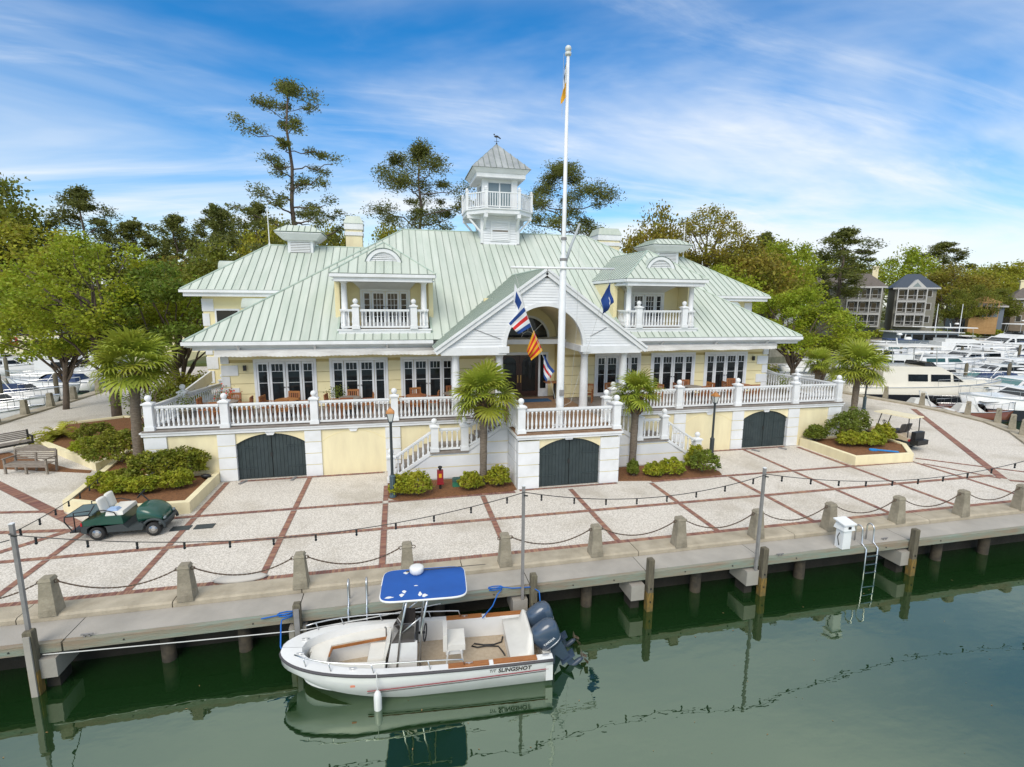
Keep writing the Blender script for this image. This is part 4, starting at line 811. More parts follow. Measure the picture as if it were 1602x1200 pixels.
for k, (dx, dy) in enumerate(((0, -1), (0, 1), (1, 0), (-1, 0))):
    for s in (-1, 1):
        if dx == 0: bb = (*sorted((TX + s * .02, TX + s * .72)), *sorted((TY + dy * .96, TY + dy * 1.0)))
        else: bb = (*sorted((TX + dx * .96, TX + dx * 1.0)), *sorted((TY + s * .02, TY + s * .72)))
        part('glass_pane', MB().box(*bb, 13.3, 14.78), GLASSL, lan)
part('window_mullion', MB().box(TX - .04, TX + .04, TY - 1.03, TY - .95, 13.2, 14.8).box(TX - .74, TX + .74, TY - 1.04, TY - .95, 14.78, 15.0).box(TX - 1.04, TX - .95, TY - .74, TY + .74, 14.78, 15.0).box(TX + .95, TX + 1.04, TY - .74, TY + .74, 14.78, 15.0), WHITE, lan)
part('tower_eave', MB().box(TX - 1.55, TX + 1.55, TY - 1.55, TY + 1.55, 15.0, 15.25).tbox((TX, TY), (1.58, 1.58), (1.8, 1.8), 15.252, 15.5), WHITE, lan)
tr = part('tower_roof', MB().tbox((TX, TY), (1.8, 1.8), (.02, .02), 15.5, 17.3), ROOFD, club)
for a, b in (((-1, -1), (1, -1)), ((1, -1), (1, 1)), ((1, 1), (-1, 1)), ((-1, 1), (-1, -1))):
    e = 1.84; roof_face(tr, [(TX + a[0] * e, TY + a[1] * e, 15.5), (TX + b[0] * e, TY + b[1] * e, 15.5), (TX, TY, 17.36)], (b[0] - a[0], b[1] - a[1], 0), .37, ROOFG, False)
wv = part('weather_vane', MB().tube([(TX, TY, 17.3), (TX, TY, 17.75)], .018, 6).ball((TX, TY, 17.42), .05, 8, 6).bar((TX - .16, TY, 17.55), (TX + .16, TY, 17.55), .02), IRON, club)
part('vane_bird', MB().ball((TX - .02, TY, 17.84), .09, 8, 6, (1.7, .4, .8)).ball((TX - .16, TY, 17.95), .05, 8, 6).bar((TX + .08, TY, 17.84), (TX + .26, TY, 17.72), .03, .07), IRON, wv)
# ------------------------------------------------------------------ text helper
def text_mesh(s, size, mat, name, shear=0.0, bold=0.0):
    cu = bpy.data.curves.new(name, 'FONT'); cu.body = s; cu.size = size; cu.shear = shear; cu.offset = bold; cu.extrude = 0.003
    ob = bpy.data.objects.new(name, cu); COL.objects.link(ob); bpy.context.view_layer.update()
    me = bpy.data.meshes.new_from_object(ob.evaluated_get(bpy.context.evaluated_depsgraph_get())); bpy.data.objects.remove(ob); bpy.data.curves.remove(cu)
    me.materials.clear(); me.materials.append(mat); return me
def place(o, X, Y, loc):
    X = Vector(X).normalized(); Y = Vector(Y).normalized(); Z = X.cross(Y)
    o.matrix_local = Matrix(((X.x, Y.x, Z.x, loc[0]), (X.y, Y.y, Z.y, loc[1]), (X.z, Y.z, Z.z, loc[2]), (0, 0, 0, 1)))
# ------------------------------------------------------------------ flagpole and flags
fp = thing('flagpole', 'tall white flagpole with crossed yard and gaff standing on the entrance terrace', 'flagpole', (6.5, 19.67, 2.31))
part('pole', MB().lathe([(.26, 0), (.26, .04), (.17, .06), (.16, .5), (.13, 6.9), (.085, 7.0), (.085, 7.6), (.055, 14.2)], 16), WHITE, fp, True)
part('bolt_flange', MB().lathe([(.24, .06), (.24, .09), (.19, .1)], 12).box(-.05, .05, -.2, -.17, 1.5, 1.72), WHITE, fp)
part('yard', MB().tube([(-2.15, -.14, 6.45), (2.12, -.14, 6.47)], [.045, .045], 8), WHITE, fp, True)
part('gaff', MB().tube([(.05, .14, 6.45), (.45, .4, 7.4), (.9, .7, 8.3)], [.07, .055, .045], 8), M('grey_spar', (.42, .45, .46), rough=.5), fp, True)
part('mast_band', MB().lathe([(.145, 6.75), (.145, 6.85)], 12).lathe([(.12, 7.55), (.12, 7.65)], 12), GALV, fp)
part('truck', MB().lathe([(.1, 14.2), (.12, 14.22), (.12, 14.3), (.05, 14.32)], 12).ball((0, 0, 14.43), .12, 12, 8), M('pale_finial', (.6, .62, .6), rough=.4), fp, True)
part('halyard', MB().tube([(-2.05, -.2, 6.4), (-1.6, -.6, 4.6), (-.75, -.6, 2.6), (-.2, -.25, .9)], .008, 4).tube([(2.0, -.18, 6.4), (1.5, .2, 4.2), (.5, .1, 1.0), (.18, 0, .9)], .008, 4).tube([(.9, .7, 8.3), (1.0, 1.0, 4), (.9, 1.3, 1.0)], .006, 4).tube([(-.2, -.1, 14.2), (-.24, -.15, 12)], .006, 4), M('halyard_line', (.45, .45, .42), rough=.8), fp)
part('instruction_plate', MB().box(-.1, .1, -.215, -.195, 1.35, 1.6), GALV, fp)
def flagmat(name, stops, axis=0):
    return None
FW, FR, FB, FY = (M('flag_white', (.75, .76, .78), rough=.85, trans=.15), M('flag_red', (.55, .02, .02), rough=.85, trans=.15), M('flag_blue', (.015, .06, .25), rough=.85, trans=.15), M('flag_yellow', (.75, .38, .02), rough=.85, trans=.15))
def flag(name, label, corners, cell, nu, nv, wav=.06, group='signal flags on the halyard', seed=1):
    """corners: a (hoist top) b (hoist bottom) c (fly bottom) d (fly top); cell(i,j) -> material"""
    a, b, c_, d = [Vector(v) for v in corners]; t = thing(name, label, 'flag', tuple(a), 0, group, True); cells = {}
    n = (b - a).cross(d - a).normalized(); R = random.Random(seed)
    P = lambda u, v: a.lerp(d, u).lerp(b.lerp(c_, u), v) + n * wav * u * math.sin(5.5 * u + 3 * v + seed) + n * wav * .5 * u * math.sin(11 * v + seed)
    K = 3
    for i in range(nu):
        for j in range(nv):
            m = cell(i, j)
            mb = cells.setdefault(m.name, (m, MB()))[1]
            for ii in range(K):
                for jj in range(K):
                    u0, u1 = (i + ii / K) / nu, (i + (ii + 1) / K) / nu; v0, v1 = (j + jj / K) / nv, (j + (jj + 1) / K) / nv
                    q = [P(u0, v0), P(u1, v0), P(u1, v1), P(u0, v1)]; mb.add(q + [p + n * .004 for p in q], [(0, 1, 2, 3), (7, 6, 5, 4)])
    for m, mb in cells.values(): part('cloth_panel', mb, m, t)
GF = 'signal flags on the halyard'
flag('signal_flag', 'white and blue signal flag at the top of the left halyard', [(4.45, 19.3, 8.15), (4.85, 19.25, 7.35), (4.62, 19.35, 6.95), (4.42, 19.4, 7.4)], lambda i, j: FB if (1 <= i <= 3 and 1 <= j <= 3) else FW, 5, 5, .05, GF, 2)
flag('signal_flag', 'signal flag of blue, white and red bands just below the blue-and-white flag', [(4.82, 19.25, 7.25), (5.12, 19.2, 6.5), (4.62, 19.35, 6.2), (4.25, 19.4, 6.62)], lambda i, j: (FB, FW, FR, FW, FB)[j], 5, 5, .09, GF, 4)
flag('signal_flag', 'red and yellow checked signal flag third down the left halyard', [(5.20, 19.2, 6.36), (5.56, 19.15, 5.56), (5.14, 19.3, 5.15), (4.96, 19.35, 5.55)], lambda i, j: FR if j % 2 else FY, 5, 7, .10, GF, 6)
flag('signal_flag', 'lowest signal flag of blue, white and red bands on the left halyard', [(5.62, 19.15, 5.38), (5.62, 19.15, 4.55), (5.78, 19.3, 4.2), (6.08, 19.35, 4.72)], lambda i, j: (FB, FW, FR, FW, FB)[j], 4, 5, .07, GF, 8)
flag('state_flag', 'dark blue flag with white emblem hanging from the right yard arm', [(8.45, 19.5, 8.25), (8.05, 19.45, 7.55), (8.2, 19.5, 6.75), (8.6, 19.6, 7.45)], lambda i, j: FW if (i, j) in ((4, 2), (5, 3), (5, 2)) else FB, 8, 9, .14, 'flags on the flagpole', 3)
flag('pennant', 'yellow, black and white pennant hanging at the top of the flagpole', [(6.42, 19.55, 16.3), (6.40, 19.55, 15.0), (6.22, 19.5, 14.75), (6.30, 19.5, 15.9)], lambda i, j: FY if j > 3 else (BLACK if i == 1 else FW), 3, 7, .05, 'flags on the flagpole', 5)
# ------------------------------------------------------------------ moored motorboat
bt = thing('motorboat', 'white centre-console motorboat with blue T-top moored alongside the dock', 'boat', (3.31, 10.78, WATER_Z), RAD(176.0))
XS = [0, 1, 2, 3, 4, 4.6, 5.1, 5.5, 5.8, 5.97, 6.06]; HB = [.92, .95, .96, .96, .92, .84, .70, .52, .33, .17, .03]
GZ_ = [.66, .66, .67, .69, .73, .77, .80, .83, .85, .86, .87]
def hs(x): return float(np.interp(x, XS, HB)), float(np.interp(x, XS, GZ_))
fine = [i * .25 for i in range(17)] + [4.25, 4.5, 4.75, 5, 5.2, 5.35, 5.45, 5.52, 5.58, 5.62, 5.7, 5.82, 5.92, 6.0, 6.05]
def smoothhb(x):
    return .955 * math.sqrt(max(0, 1 - max(0, (x - 3.6) / 2.47) ** 2.3)) * (1 - .04 * max(0, 1 - x / 2)) if x < 6.07 else 0.01
rings = []
for x in fine:
    h = max(.02, smoothhb(x)); g = hs(x)[1]; k = min(1, max(0, (6.1 - x) / 2.9)); ch = h * (.90 + .05 * (1 - k)); kz = -.28 + .62 * (1 - k) ** 2.0; cz = .03 + .60 * (1 - k) ** 1.35
    xo = x - .25 * max(0, (x - 4.5) / 1.55) ** 2
    rings.append([(x, h, g), (x, h * .985, g * .62 + .1), (xo, ch, cz), (xo, ch * .45, (kz + cz) / 2 - .02), (xo, 0, kz), (xo, -ch * .45, (kz + cz) / 2 - .02), (xo, -ch, cz), (x, -h * .985, g * .62 + .1), (x, -h, g)])
hull = MB().loft(rings, False, False, False); n0 = len(fine)
hull.f = [tuple(reversed(f)) for f in hull.f]; hull.f.append(tuple(range(9)))
part('hull', hull, GEL, bt, True)
gun = MB(); lin = MB(); fl = MB(); inner = []
for x in fine:
    h = max(.02, smoothhb(x)); g = hs(x)[1]; ih = max(.004, .80 * math.sqrt(max(0, 1 - max(0, (x - 3.4) / 2.22) ** 2.3)) - .02 * max(0, 2 - x)); inner.append((x, ih, g))
for s in (1, -1):
    q = [[(x, s * max(.02, smoothhb(x)), g), (x, s * ih, g + .012)] for x, ih, g in inner]
    b = MB().loft(q, False, False, False)
    if s > 0: b.f = [tuple(reversed(f)) for f in b.f]
    gun.merge(b)
    q = [[(x, s * ih, g + .012), (x, s * ih * .97, .16)] for x, ih, g in inner if x <= 5.63]
    b = MB().loft(q, False, False, False)
    if s > 0: b.f = [tuple(reversed(f)) for f in b.f]
    lin.merge(b)
q = [[(x, ih * .97, .16), (x, -ih * .97, .16)] for x, ih, g in inner if x <= 5.63]
fl.loft(q, False, False, False)
part('gunwale', gun, GEL, bt); part('cockpit_liner', lin, GEL, bt, True); part('cockpit_floor', fl, M('tan_nonskid', (.40, .32, .23), (.46, .38, .28), 12, .9, bump=.2, bscale=80), bt)
part('transom', MB().box(.0, .16, -.9, .9, .1, .52), GEL, bt)
part('rub_rail', MB().tube([(x, max(.02, smoothhb(x)) + .015, hs(x)[1] - .035) for x in fine] + [(x, -max(.02, smoothhb(x)) - .015, hs(x)[1] - .035) for x in reversed(fine)], .032, 6), M('grey_rubber', (.07, .065, .07), rough=.7), bt, True)
for nm, mt, z, r in (('red_stripe', M('stripe_red', (.22, .01, .02), rough=.5), .34, .013), ('black_stripe', BLACK, .29, .009)):
    part(nm, MB().tube([(x, smoothhb(x) * (.985 - .05) + .012 + .045 * ((z - .1) / .5), z - .02 * x + .05) for x in [i * .25 + .1 for i in range(17)]], r, 4), mt, bt)
TK = M('varnished_teak', (.38, .15, .04), (.28, .10, .03), 6, .35, stretch=(1, 6, 6))
m = MB()
for s in (1, -1):
    m.box(.37, 1.36, *sorted((s * .78, s * .925)), .665, .69); m.box(1.46, 2.36, *sorted((s * .79, s * .94)), .668, .692)
part('teak_covering_board', m, TK, bt)
# bow cushions
CUSH = M('cream_vinyl', (.74, .72, .66), (.68, .66, .60), 3, .5)
q = []
for x in [3.75, 4.2, 4.6, 5.0, 5.3, 5.5]:
    h = max(.1, smoothhb(x) - .17); q.append((x, h))
m = MB()
for s in (1, -1):
    r = [[(x, s * h, .52), (x, s * h, .62), (x, s * max(.02, h - .36), .63), (x, s * max(.02, h - .36), .52)] for x, h in q]
    b = MB().loft(r); 
    if s < 0: b.f = [tuple(reversed(f)) for f in b.f]
    m.merge(b)
m.box(5.05, 5.45, -.3, .3, .53, .635)
part('bow_cushion', m, CUSH, bt); m = MB()
for s in (1, -1):
    r = [[(x, s * max(.03, h - .355), .16), (x, s * max(.03, h - .355), .52)] for x, h in q]; b = MB().loft(r, False, False, False); m.merge(b)
part('bow_seat_base', m, GEL, bt)
part('seat_trim', MB().bar((3.75, -.36, .645), (5.0, -.14, .66), .03, .06).bar((5.0, -.14, .66), (5.02, .12, .66), .03, .06), TK, bt)
part('backrest_bar', MB().tube([(3.8, -.4, .62), (3.8, -.4, .86), (3.83, -.4, .9)], .02, 6), STEEL, bt)
# console
part('console', MB().add([(2.75, -.36, .16), (3.45, -.36, .16), (3.45, .36, .16), (2.75, .36, .16), (2.72, -.36, .98), (3.30, -.33, .98), (3.30, .33, .98), (2.72, .36, .98)], [(3, 2, 1, 0), (4, 5, 6, 7), (0, 1, 5, 4), (1, 2, 6, 5), (2, 3, 7, 6), (3, 0, 4, 7)]), GEL, bt, loc=(0.32, 0, 0))
part('console_seat', MB().box(3.46, 3.85, -.30, .30, .16, .50), GEL, bt, loc=(0.32, 0, 0)); part('seat_cushion', MB().tbox((3.65, 0), (.21, .31), (.18, .28), .50, .60).add([(3.46, -.3, .5), (3.52, -.3, .5), (3.40, -.28, .95), (3.34, -.28, .95), (3.46, .3, .5), (3.52, .3, .5), (3.40, .28, .95), (3.34, .28, .95)], [(0, 1, 2, 3), (7, 6, 5, 4), (1, 0, 4, 5), (2, 1, 5, 6), (3, 2, 6, 7), (0, 3, 7, 4)]), CUSH, bt, loc=(0.32, 0, 0))
part('windscreen', MB().add([(3.30, -.34, .98), (3.30, .34, .98), (3.05, .32, 1.42), (3.05, -.32, 1.42), (2.78, -.36, .98), (2.78, -.34, 1.36), (2.78, .36, .98), (2.78, .34, 1.36)], [(0, 1, 2, 3), (4, 0, 3, 5), (1, 6, 7, 2)]), M('smoked_acrylic', (.06, .05, .045), rough=.08, spec=.8), bt, loc=(0.32, 0, 0))
part('dash', MB().box(2.70, 2.76, -.30, .30, .90, 1.2), BLACK, bt, loc=(0.32, 0, 0))
m = MB(); m.tube([(2.55 + .03 * math.cos(a), .19 * math.cos(a), .95 + .19 * math.sin(a)) for a in [i * math.pi / 8 for i in range(17)]], .016, 6).bar((2.7, 0, .95), (2.55, 0, .95), .04)
part('steering_wheel', m, BLACK, bt, True, loc=(0.32, 0, 0))
part('helm_seat', MB().box(1.75, 2.15, -.30, .30, .62, .76).box(2.16, 2.26, -.28, .28, .60, 1.02), CUSH, bt, loc=(0.2, 0, 0))
part('helm_seat_frame', MB().tube([(1.78, .3, .16), (1.85, .3, .62)], .022, 6).tube([(2.2, .3, .16), (2.15, .3, .62)], .022, 6).tube([(1.78, -.3, .16), (1.85, -.3, .62)], .022, 6).tube([(2.2, -.3, .16), (2.15, -.3, .62)], .022, 6).box(1.8, 2.2, -.26, .26, .5, .62), GEL, bt, loc=(0.2, 0, 0))
part('stern_bench', MB().box(.30, .72, -.72, .72, .16, .50), GEL, bt, loc=(0.2, 0, 0))
sb = MB(); rr = []
for i in range(13):
    y = -.74 + 1.48 * i / 12; e = min(1, (1 - abs(y) / .745) * 3.2) ** .5; rr.append([(.20, y, .50), (.20, y, .52 + .46 * e), (.28, y, .54 + .46 * e), (.36, y, .62), (.74, y, .60), (.74, y, .50)])
part('stern_seat_cushion', sb.loft(rr), CUSH, bt, True, loc=(0.2, 0, 0))
# T-top
TB = M('blue_canvas', (.009, .075, .31), (.011, .09, .37), 1.2, .75)
tt = MB(); a = []
for i in range(32):
    t_ = 2 * math.pi * i / 32; cx_, sy_ = math.cos(t_), math.sin(t_); f_ = lambda v: math.copysign(abs(v) ** .28, v); a.append((2.87 + .95 * f_(cx_), .65 * f_(sy_)))
part('canopy', tt.prism(a, 2.16, 2.21), TB, bt); part('canopy_edge', MB().tube([(x, y, 2.185) for x, y in a] + [(a[0][0], a[0][1], 2.185)], .026, 6), GEL, bt, True)
m = MB()
for s in (1, -1):
    m.tube([(3.25, s * .36, .16), (3.12, s * .38, 1.3), (2.95, s * .45, 2.14)], .024, 7).tube([(2.72, s * .38, .16), (2.66, s * .38, 1.3), (2.5, s * .45, 2.14)], .024, 7).tube([(3.15, s * .37, 1.2), (2.67, s * .38, 1.6)], .018, 6).tube([(2.0, s * .45, 2.14), (3.4, s * .45, 2.14)], .02, 6)
part('canopy_frame', m.tube([(2.95, -.45, 2.13), (2.95, .45, 2.13)], .018, 6).tube([(2.4, -.45, 2.13), (2.4, .45, 2.13)], .018, 6), STEEL, bt, True, loc=(.28, 0, 0))
part('radar_dome', MB().lathe([(.12, 2.2), (.15, 2.24), (.17, 2.26), (.17, 2.36), (.15, 2.38), (.1, 2.39)], 12, (2.85, -.45, 0)), GEL, bt, True, loc=(.2, 0, 0))
m = MB()
for x, y, sx, sy in ((3.42, .5, .09, .03), (3.15, .45, .05, .05), (3.1, .32, .045, .05), (2.75, .45, .04, .07), (2.65, .52, .06, .05), (2.85, .1, .04, .02), (3.1, -.48, .06, .04)):
    m.prism([(x + sx * math.cos(t_) * (1 + .3 * math.sin(3 * t_ + x * 9)), y + sy * math.sin(t_) * (1 + .3 * math.cos(2 * t_ + y * 7))) for t_ in [i * .524 for i in range(12)]], 2.2105, 2.213)
part('dropping_stain', m, M('dropping_white', (.75, .75, .72), rough=.9), bt, loc=(.2, 0, 0))
part('antenna', MB().tube([(3.1, -.5, 2.24), (1.2, -.47, 2.3)], [.016, .006], 5), BLACK, bt, loc=(.2, 0, 0))
m = MB(); pts = [(x, smoothhb(x) - .06, hs(x)[1] + .20 - .06 * max(0, (2.6 - x)) ) for x in (2.05, 2.3, 2.8, 3.4, 4.0, 4.5, 4.9, 5.2, 5.45, 5.65)]
for s in (1, -1): m.tube([(2.0, s * .87, .68)] + [(x, s * y, z) for x, y, z in pts], .016, 6)
for x, y, z in pts[2::2]:
    for s in (1, -1): m.tube([(x - .05, s * (y + .02), hs(x)[1]), (x, s * y, z)], .013, 5)
part('bow_rail', m, STEEL, bt, True)
m = MB()
for x, y in ((5.6, .25), (5.6, -.25), (.15, .82), (1.9, .86), (1.9, -.86), (4.4, .78)): m.bar((x - .08, y, hs(x)[1] + .045), (x + .08, y, hs(x)[1] + .045), .025).bar((x, y, hs(x)[1]), (x, y, hs(x)[1] + .045), .04)
part('deck_cleat', m, STEEL, bt)
part('coiled_hose', MB().tube([(.95, -.62, .2), (1.0, -.45, .18), (1.2, -.38, .18), (1.45, -.40, .18), (1.68, -.48, .18), (1.75, -.40, .18), (1.62, -.33, .18), (1.4, -.34, .19), (1.1, -.30, .18), (1.02, -.1, .18), (.98, .05, .18)], .018, 6), BLACK, bt, True)
o = part('name_lettering', text_mesh('SLINGSHOT', .14, BLACK, 'name_lettering', .15, .002), None, bt); place(o, (-1, 0, 0), (0, .10, .99), (1.26, smoothhb(1) * .985 + .008, .455))
o = part('name_prefix', text_mesh('T/T', .10, BLACK, 'name_prefix', .2), None, bt); place(o, (-1, 0, 0), (0, .10, .99), (1.46, smoothhb(1) * .985 + .008, .47))
o = part('registration_mark', text_mesh('WHALER', .05, M('mark_grey', (.2, .2, .22), rough=.5), 'registration_mark', 0), None, bt) if False else None
part('registration_sticker', MB().box(4.35, 4.45, .0, .004, 0, .05).xf(Matrix.Translation((0, smoothhb(4.4) * .955 + .01, .42))), M('orange_sticker', (.7, .25, .15), rough=.6), bt)
ENG = M('outboard_blue_grey', (.036, .06, .098), (.045, .074, .118), 2, .28, spec=.6, coat=.5); ENGD = M('outboard_dark', (.04, .06, .09), rough=.4)
for s in (1, -1):
    def tilt(mb): return mb.xf(Matrix.Translation((-.04, s * .34, .60)) @ Matrix.Rotation(RAD(36), 4, 'Y') @ Matrix.Scale(.9, 4))
    rr = []
    for z, hx, hy, ox in ((-.05, .26, .19, -.06), (.05, .31, .225, -.07), (.22, .37, .245, -.09), (.40, .40, .245, -.10), (.52, .37, .22, -.10), (.60, .29, .17, -.09), (.645, .16, .09, -.08)):
        rr.append([(ox + hx * math.copysign(abs(math.cos(t_)) ** .7, math.cos(t_)), hy * math.copysign(abs(math.sin(t_)) ** .75, math.sin(t_)), z) for t_ in [i * math.pi / 10 for i in range(20)]])
    e = part('outboard_engine', tilt(MB().loft(rr)), ENG, bt, True, label='outboard engine nearer the camera' if s > 0 else 'outboard engine nearer the dock')
    part('engine_band', tilt(MB().loft([[(-.07 + 1.02 * .31 * math.copysign(abs(math.cos(t_)) ** .7, math.cos(t_)), 1.02 * .225 * math.copysign(abs(math.sin(t_)) ** .75, math.sin(t_)), z) for t_ in [i * math.pi / 10 for i in range(20)]] for z in (.04, .065)])), M('silver_band', (.5, .52, .55), rough=.3, metal=.6), e, True)
    part('engine_leg', tilt(MB().tbox((-.12, 0), (.10, .07), (.20, .14), -.62, -.05).tbox((-.14, 0), (.08, .03), (.09, .055), -1.0, -.62).box(-.36, .06, -.14, .14, -.66, -.63)), ENG, e)
    part('gear_case', tilt(MB().lathe([(.01, -.28), (.06, -.2), (.075, 0), (.06, .22), (.03, .3)], 10).xf(Matrix.Translation((-.16, 0, -.95)) @ Matrix.Rotation(RAD(-90), 4, 'Y'))), ENGD, e, True)
    m = MB()
    for k in range(3): b = MB().add([(0, -.03, .04), (.05, .05, .04), (.03, .1, .19), (-.05, -.06, .2), (-.02, -.09, .12)], [(0, 1, 2, 3, 4), (4, 3, 2, 1, 0)]); b.xf(Matrix.Translation((-.50, 0, -.95)) @ Matrix.Rotation(k * 2.094, 4, 'X')); m.merge(b)
    part('propeller', tilt(m), M('bronze_prop', (.5, .38, .28), rough=.3, metal=.8), e)
    part('mount_bracket', MB().box(-.16, .02, s * .34 - .12, s * .34 + .12, .15, .62), ENGD, e)
    for sd in (1, -1):
        o = part('engine_lettering', text_mesh('YAMAHA', .075, WHITE, 'engine_lettering', .1, .001), None, e); Rm = Matrix.Rotation(RAD(36), 3, 'Y')
        c0 = Matrix.Translation((-.04, s * .34, .60)) @ Matrix.Rotation(RAD(36), 4, 'Y') @ Matrix.Scale(.9, 4) @ Vector(((.08 if sd > 0 else -.30), sd * .252, .20)); place(o, Rm @ Vector((-sd, 0, 0)), Rm @ Vector((0, 0, 1)), c0)
    part('air_intake', tilt(MB().ball((.08, s * .0, .55), .05, 8, 5, (.9, 2.6, .6))), BLACK, e)
fd = thing('fender', 'white cylindrical fender hanging from the boat side by a cord', 'fender', (-.62, 9.98, -1.28))
part('body', MB().lathe([(.02, 0), (.07, .04), (.085, .1), (.085, .42), (.07, .5), (.03, .56)], 12), GEL, fd, True); part('cord', MB().tube([(0, 0, .55), (-.01, .04, .78), (-.01, .1, .92)], .01, 5), ROPE_W, fd)
# ------------------------------------------------------------------ golf carts
def wheel(parent, x, y, r=.23, w=.2):
    s = 1 if y > 0 else -1
    t_ = part('wheel', MB().lathe([(r * .6, -w / 2), (r * .95, -w / 2), (r, -w / 2 + .03), (r, w / 2 - .03), (r * .95, w / 2), (r * .6, w / 2)], 18).xf(Matrix.Translation((x, y, r)) @ Matrix.Rotation(RAD(90), 4, 'X')), M('tyre_rubber', (.02, .02, .02), rough=.85), parent, True)
    part('rim', MB().lathe([(.02, w / 2 + .012), (.05, w / 2 + .012), (r * .5, w / 2 - .02), (r * .6, w / 2 + .005)][::-1] if s < 0 else [(r * .6, -w / 2 - .005), (r * .5, -w / 2 + .02), (.05, -w / 2 - .012), (.02, -w / 2 - .012)], 14).xf(Matrix.Translation((x, y, r)) @ Matrix.Rotation(RAD(90), 4, 'X')), STEEL, t_, True)
CG = M('cart_green', (.008, .065, .045), (.010, .075, .052), 1, .3, coat=.4); CD = M('cart_plastic', (.035, .045, .048), rough=.6)
def cart(name, label, loc, rz, body, seat, roofmat=None, rack=True):
    c = thing(name, label, 'golf cart', loc, rz, 'golf carts'); c.scale = (.94, .94, .94)
    for x in (0, 1.65):
        for y in (-.48, .48): wheel(c, x, y)
    part('chassis', MB().box(-.35, 1.9, -.42, .42, .18, .30), CD, c)
    part('side_skirt', MB().ext([(-.45, .28), (-.3, .24), (-.27, .42), (-.12, .52), (.12, .52), (.27, .42), (.3, .24), (1.32, .24), (1.38, .42), (1.3, .5), (.9, .34), (.75, .5), (-.45, .5)], -.56, .56), CD, c)
    part('rear_body', MB().ext([(-.40, .5), (.78, .5), (.74, .80), (.20, .80), (-.42, .66)], -.54, .54), body, c)
    part('floor', MB().box(.75, 1.4, -.5, .5, .30, .34), CD, c)
    fr = []
    for x, h0, h1, w in ((1.12, .30, .96, .47), (1.16, .30, .98, .50), (1.40, .40, .99, .56), (1.65, .48, .90, .58), (1.82, .42, .76, .52), (1.94, .36, .64, .46)): fr.append([(x, -w, h0), (x, w, h0), (x, w, h1 - .1), (x, w * .7, h1), (x, -w * .7, h1), (x, -w, h1 - .1)])
    subsurf(part('front_cowl', MB().loft(fr), body, c))
    part('front_bumper', MB().tube([(1.82, -.54, .42), (1.95, -.42, .40), (1.98, 0, .40), (1.95, .42, .40), (1.82, .54, .42)], .07, 8), CD, c, True)
    for y in (-.5, .5): part('fender_arch', MB().tube([(1.65 + .34 * math.cos(RAD(a_)), y, .23 + .34 * math.sin(RAD(a_))) for a_ in range(0, 181, 20)], .05, 6), CD, c, True)
    for y in (-.36, .36): part('headlight', MB().ball((1.95, y, .55), .07, 8, 6, (.5, 1.5, .8)), GLASSL, c, True)
    for y in (-.5, .5): part('tail_light', MB().box(-.45, -.40, y - .06, y + .06, .52, .62), M('tail_red', (.4, .01, .02), rough=.3), c)
    part('seat_cushion', MB().tbox((.52, 0), (.26, .5), (.24, .46), .80, .92), seat, c)
    for y in (-.24, .24):
        rr = [[(.16 - .12 * k + dx, y + dy, .88 + .48 * k) for dx, dy in ((-.08, -.25), (.08, -.25), (.08, .25), (-.08, .25))] for k in (0, .08, .92, 1)]
        subsurf(part('seat_back', MB().loft(rr), seat, c))
    part('arm_rail', MB().tube([(.05, -.52, 1.0), (.25, -.54, 1.02), (.55, -.54, .92), (.6, -.54, .8)], .018, 6).tube([(.05, .52, 1.0), (.25, .54, 1.02), (.55, .54, .92), (.6, .54, .8)], .018, 6), BLACK, c, True)
    part('steering_column', MB().tube([(1.35, .24, .85), (1.05, .24, 1.22)], .022, 6), BLACK, c)
    w = MB().tube([(.17 * math.cos(a_), .17 * math.sin(a_), 0) for a_ in [i * math.pi / 8 for i in range(17)]], .015, 6).bar((-.16, 0, 0), (.16, 0, 0), .03); part('steering_wheel', w.xf(Matrix.Translation((1.04, .24, 1.23)) @ Matrix.Rotation(RAD(-50), 4, 'Y')), BLACK, c, True)
    if rack:
        part('rear_deck', MB().box(-.85, -.12, -.5, .5, .84, .88), M('rack_grey', (.10, .15, .16), rough=.5), c)
        m = MB()
        for y in (-.52, .52): m.tube([(-.88, y, .86), (-.2, y, .88), (.0, y, 1.2)], .02, 6).tube([(-.88, y, .86), (-.9, y, .7), (-.68, y, .32), (-.4, y, .32)], .02, 6).tube([(-.62, y, .32), (-.62, y, .98), (-.15, y, 1.02)], .018, 6)
        part('rack_frame', m.tube([(-.88, -.52, .86), (-.88, .52, .86)], .02, 6).box(-.8, -.4, -.5, .5, .29, .33), BLACK, c, True)
        part('towel', MB().tbox((.42, -.28), (.18, .14), (.12, .10), .92, 1.0), M('blue_towel', (.30, .42, .62), rough=.9), c)
    if roofmat:
        part('roof', MB().tbox((.55, 0), (1.0, .56), (.97, .53), 1.78, 1.84), roofmat, c)
        m = MB()
        for y in (-.48, .48): m.tube([(-.32, y, .7), (-.28, y, 1.78)], .025, 6).tube([(1.35, y, .9), (1.15, y, 1.78)], .025, 6)
        part('roof_strut', m, BLACK, c); part('bag_well', MB().box(-.85, -.42, -.46, .46, .36, .62).box(-.66, -.44, -.4, .4, .62, 1.05), BLACK, c)
cart('golf_cart', 'dark green golf cart with cream seats in front of the left planter', (-9.28, 17.82, .015), RAD(0), CG, CUSH)
cart('golf_cart', 'beige golf cart with long cream roof parked behind the right planter', (26.0, 20.7, .0), RAD(100), M('cart_beige', (.55, .45, .32), rough=.4), M('cart_seat_dark', (.06, .055, .05), rough=.6), M('cart_roof_cream', (.72, .63, .42), rough=.5), False)
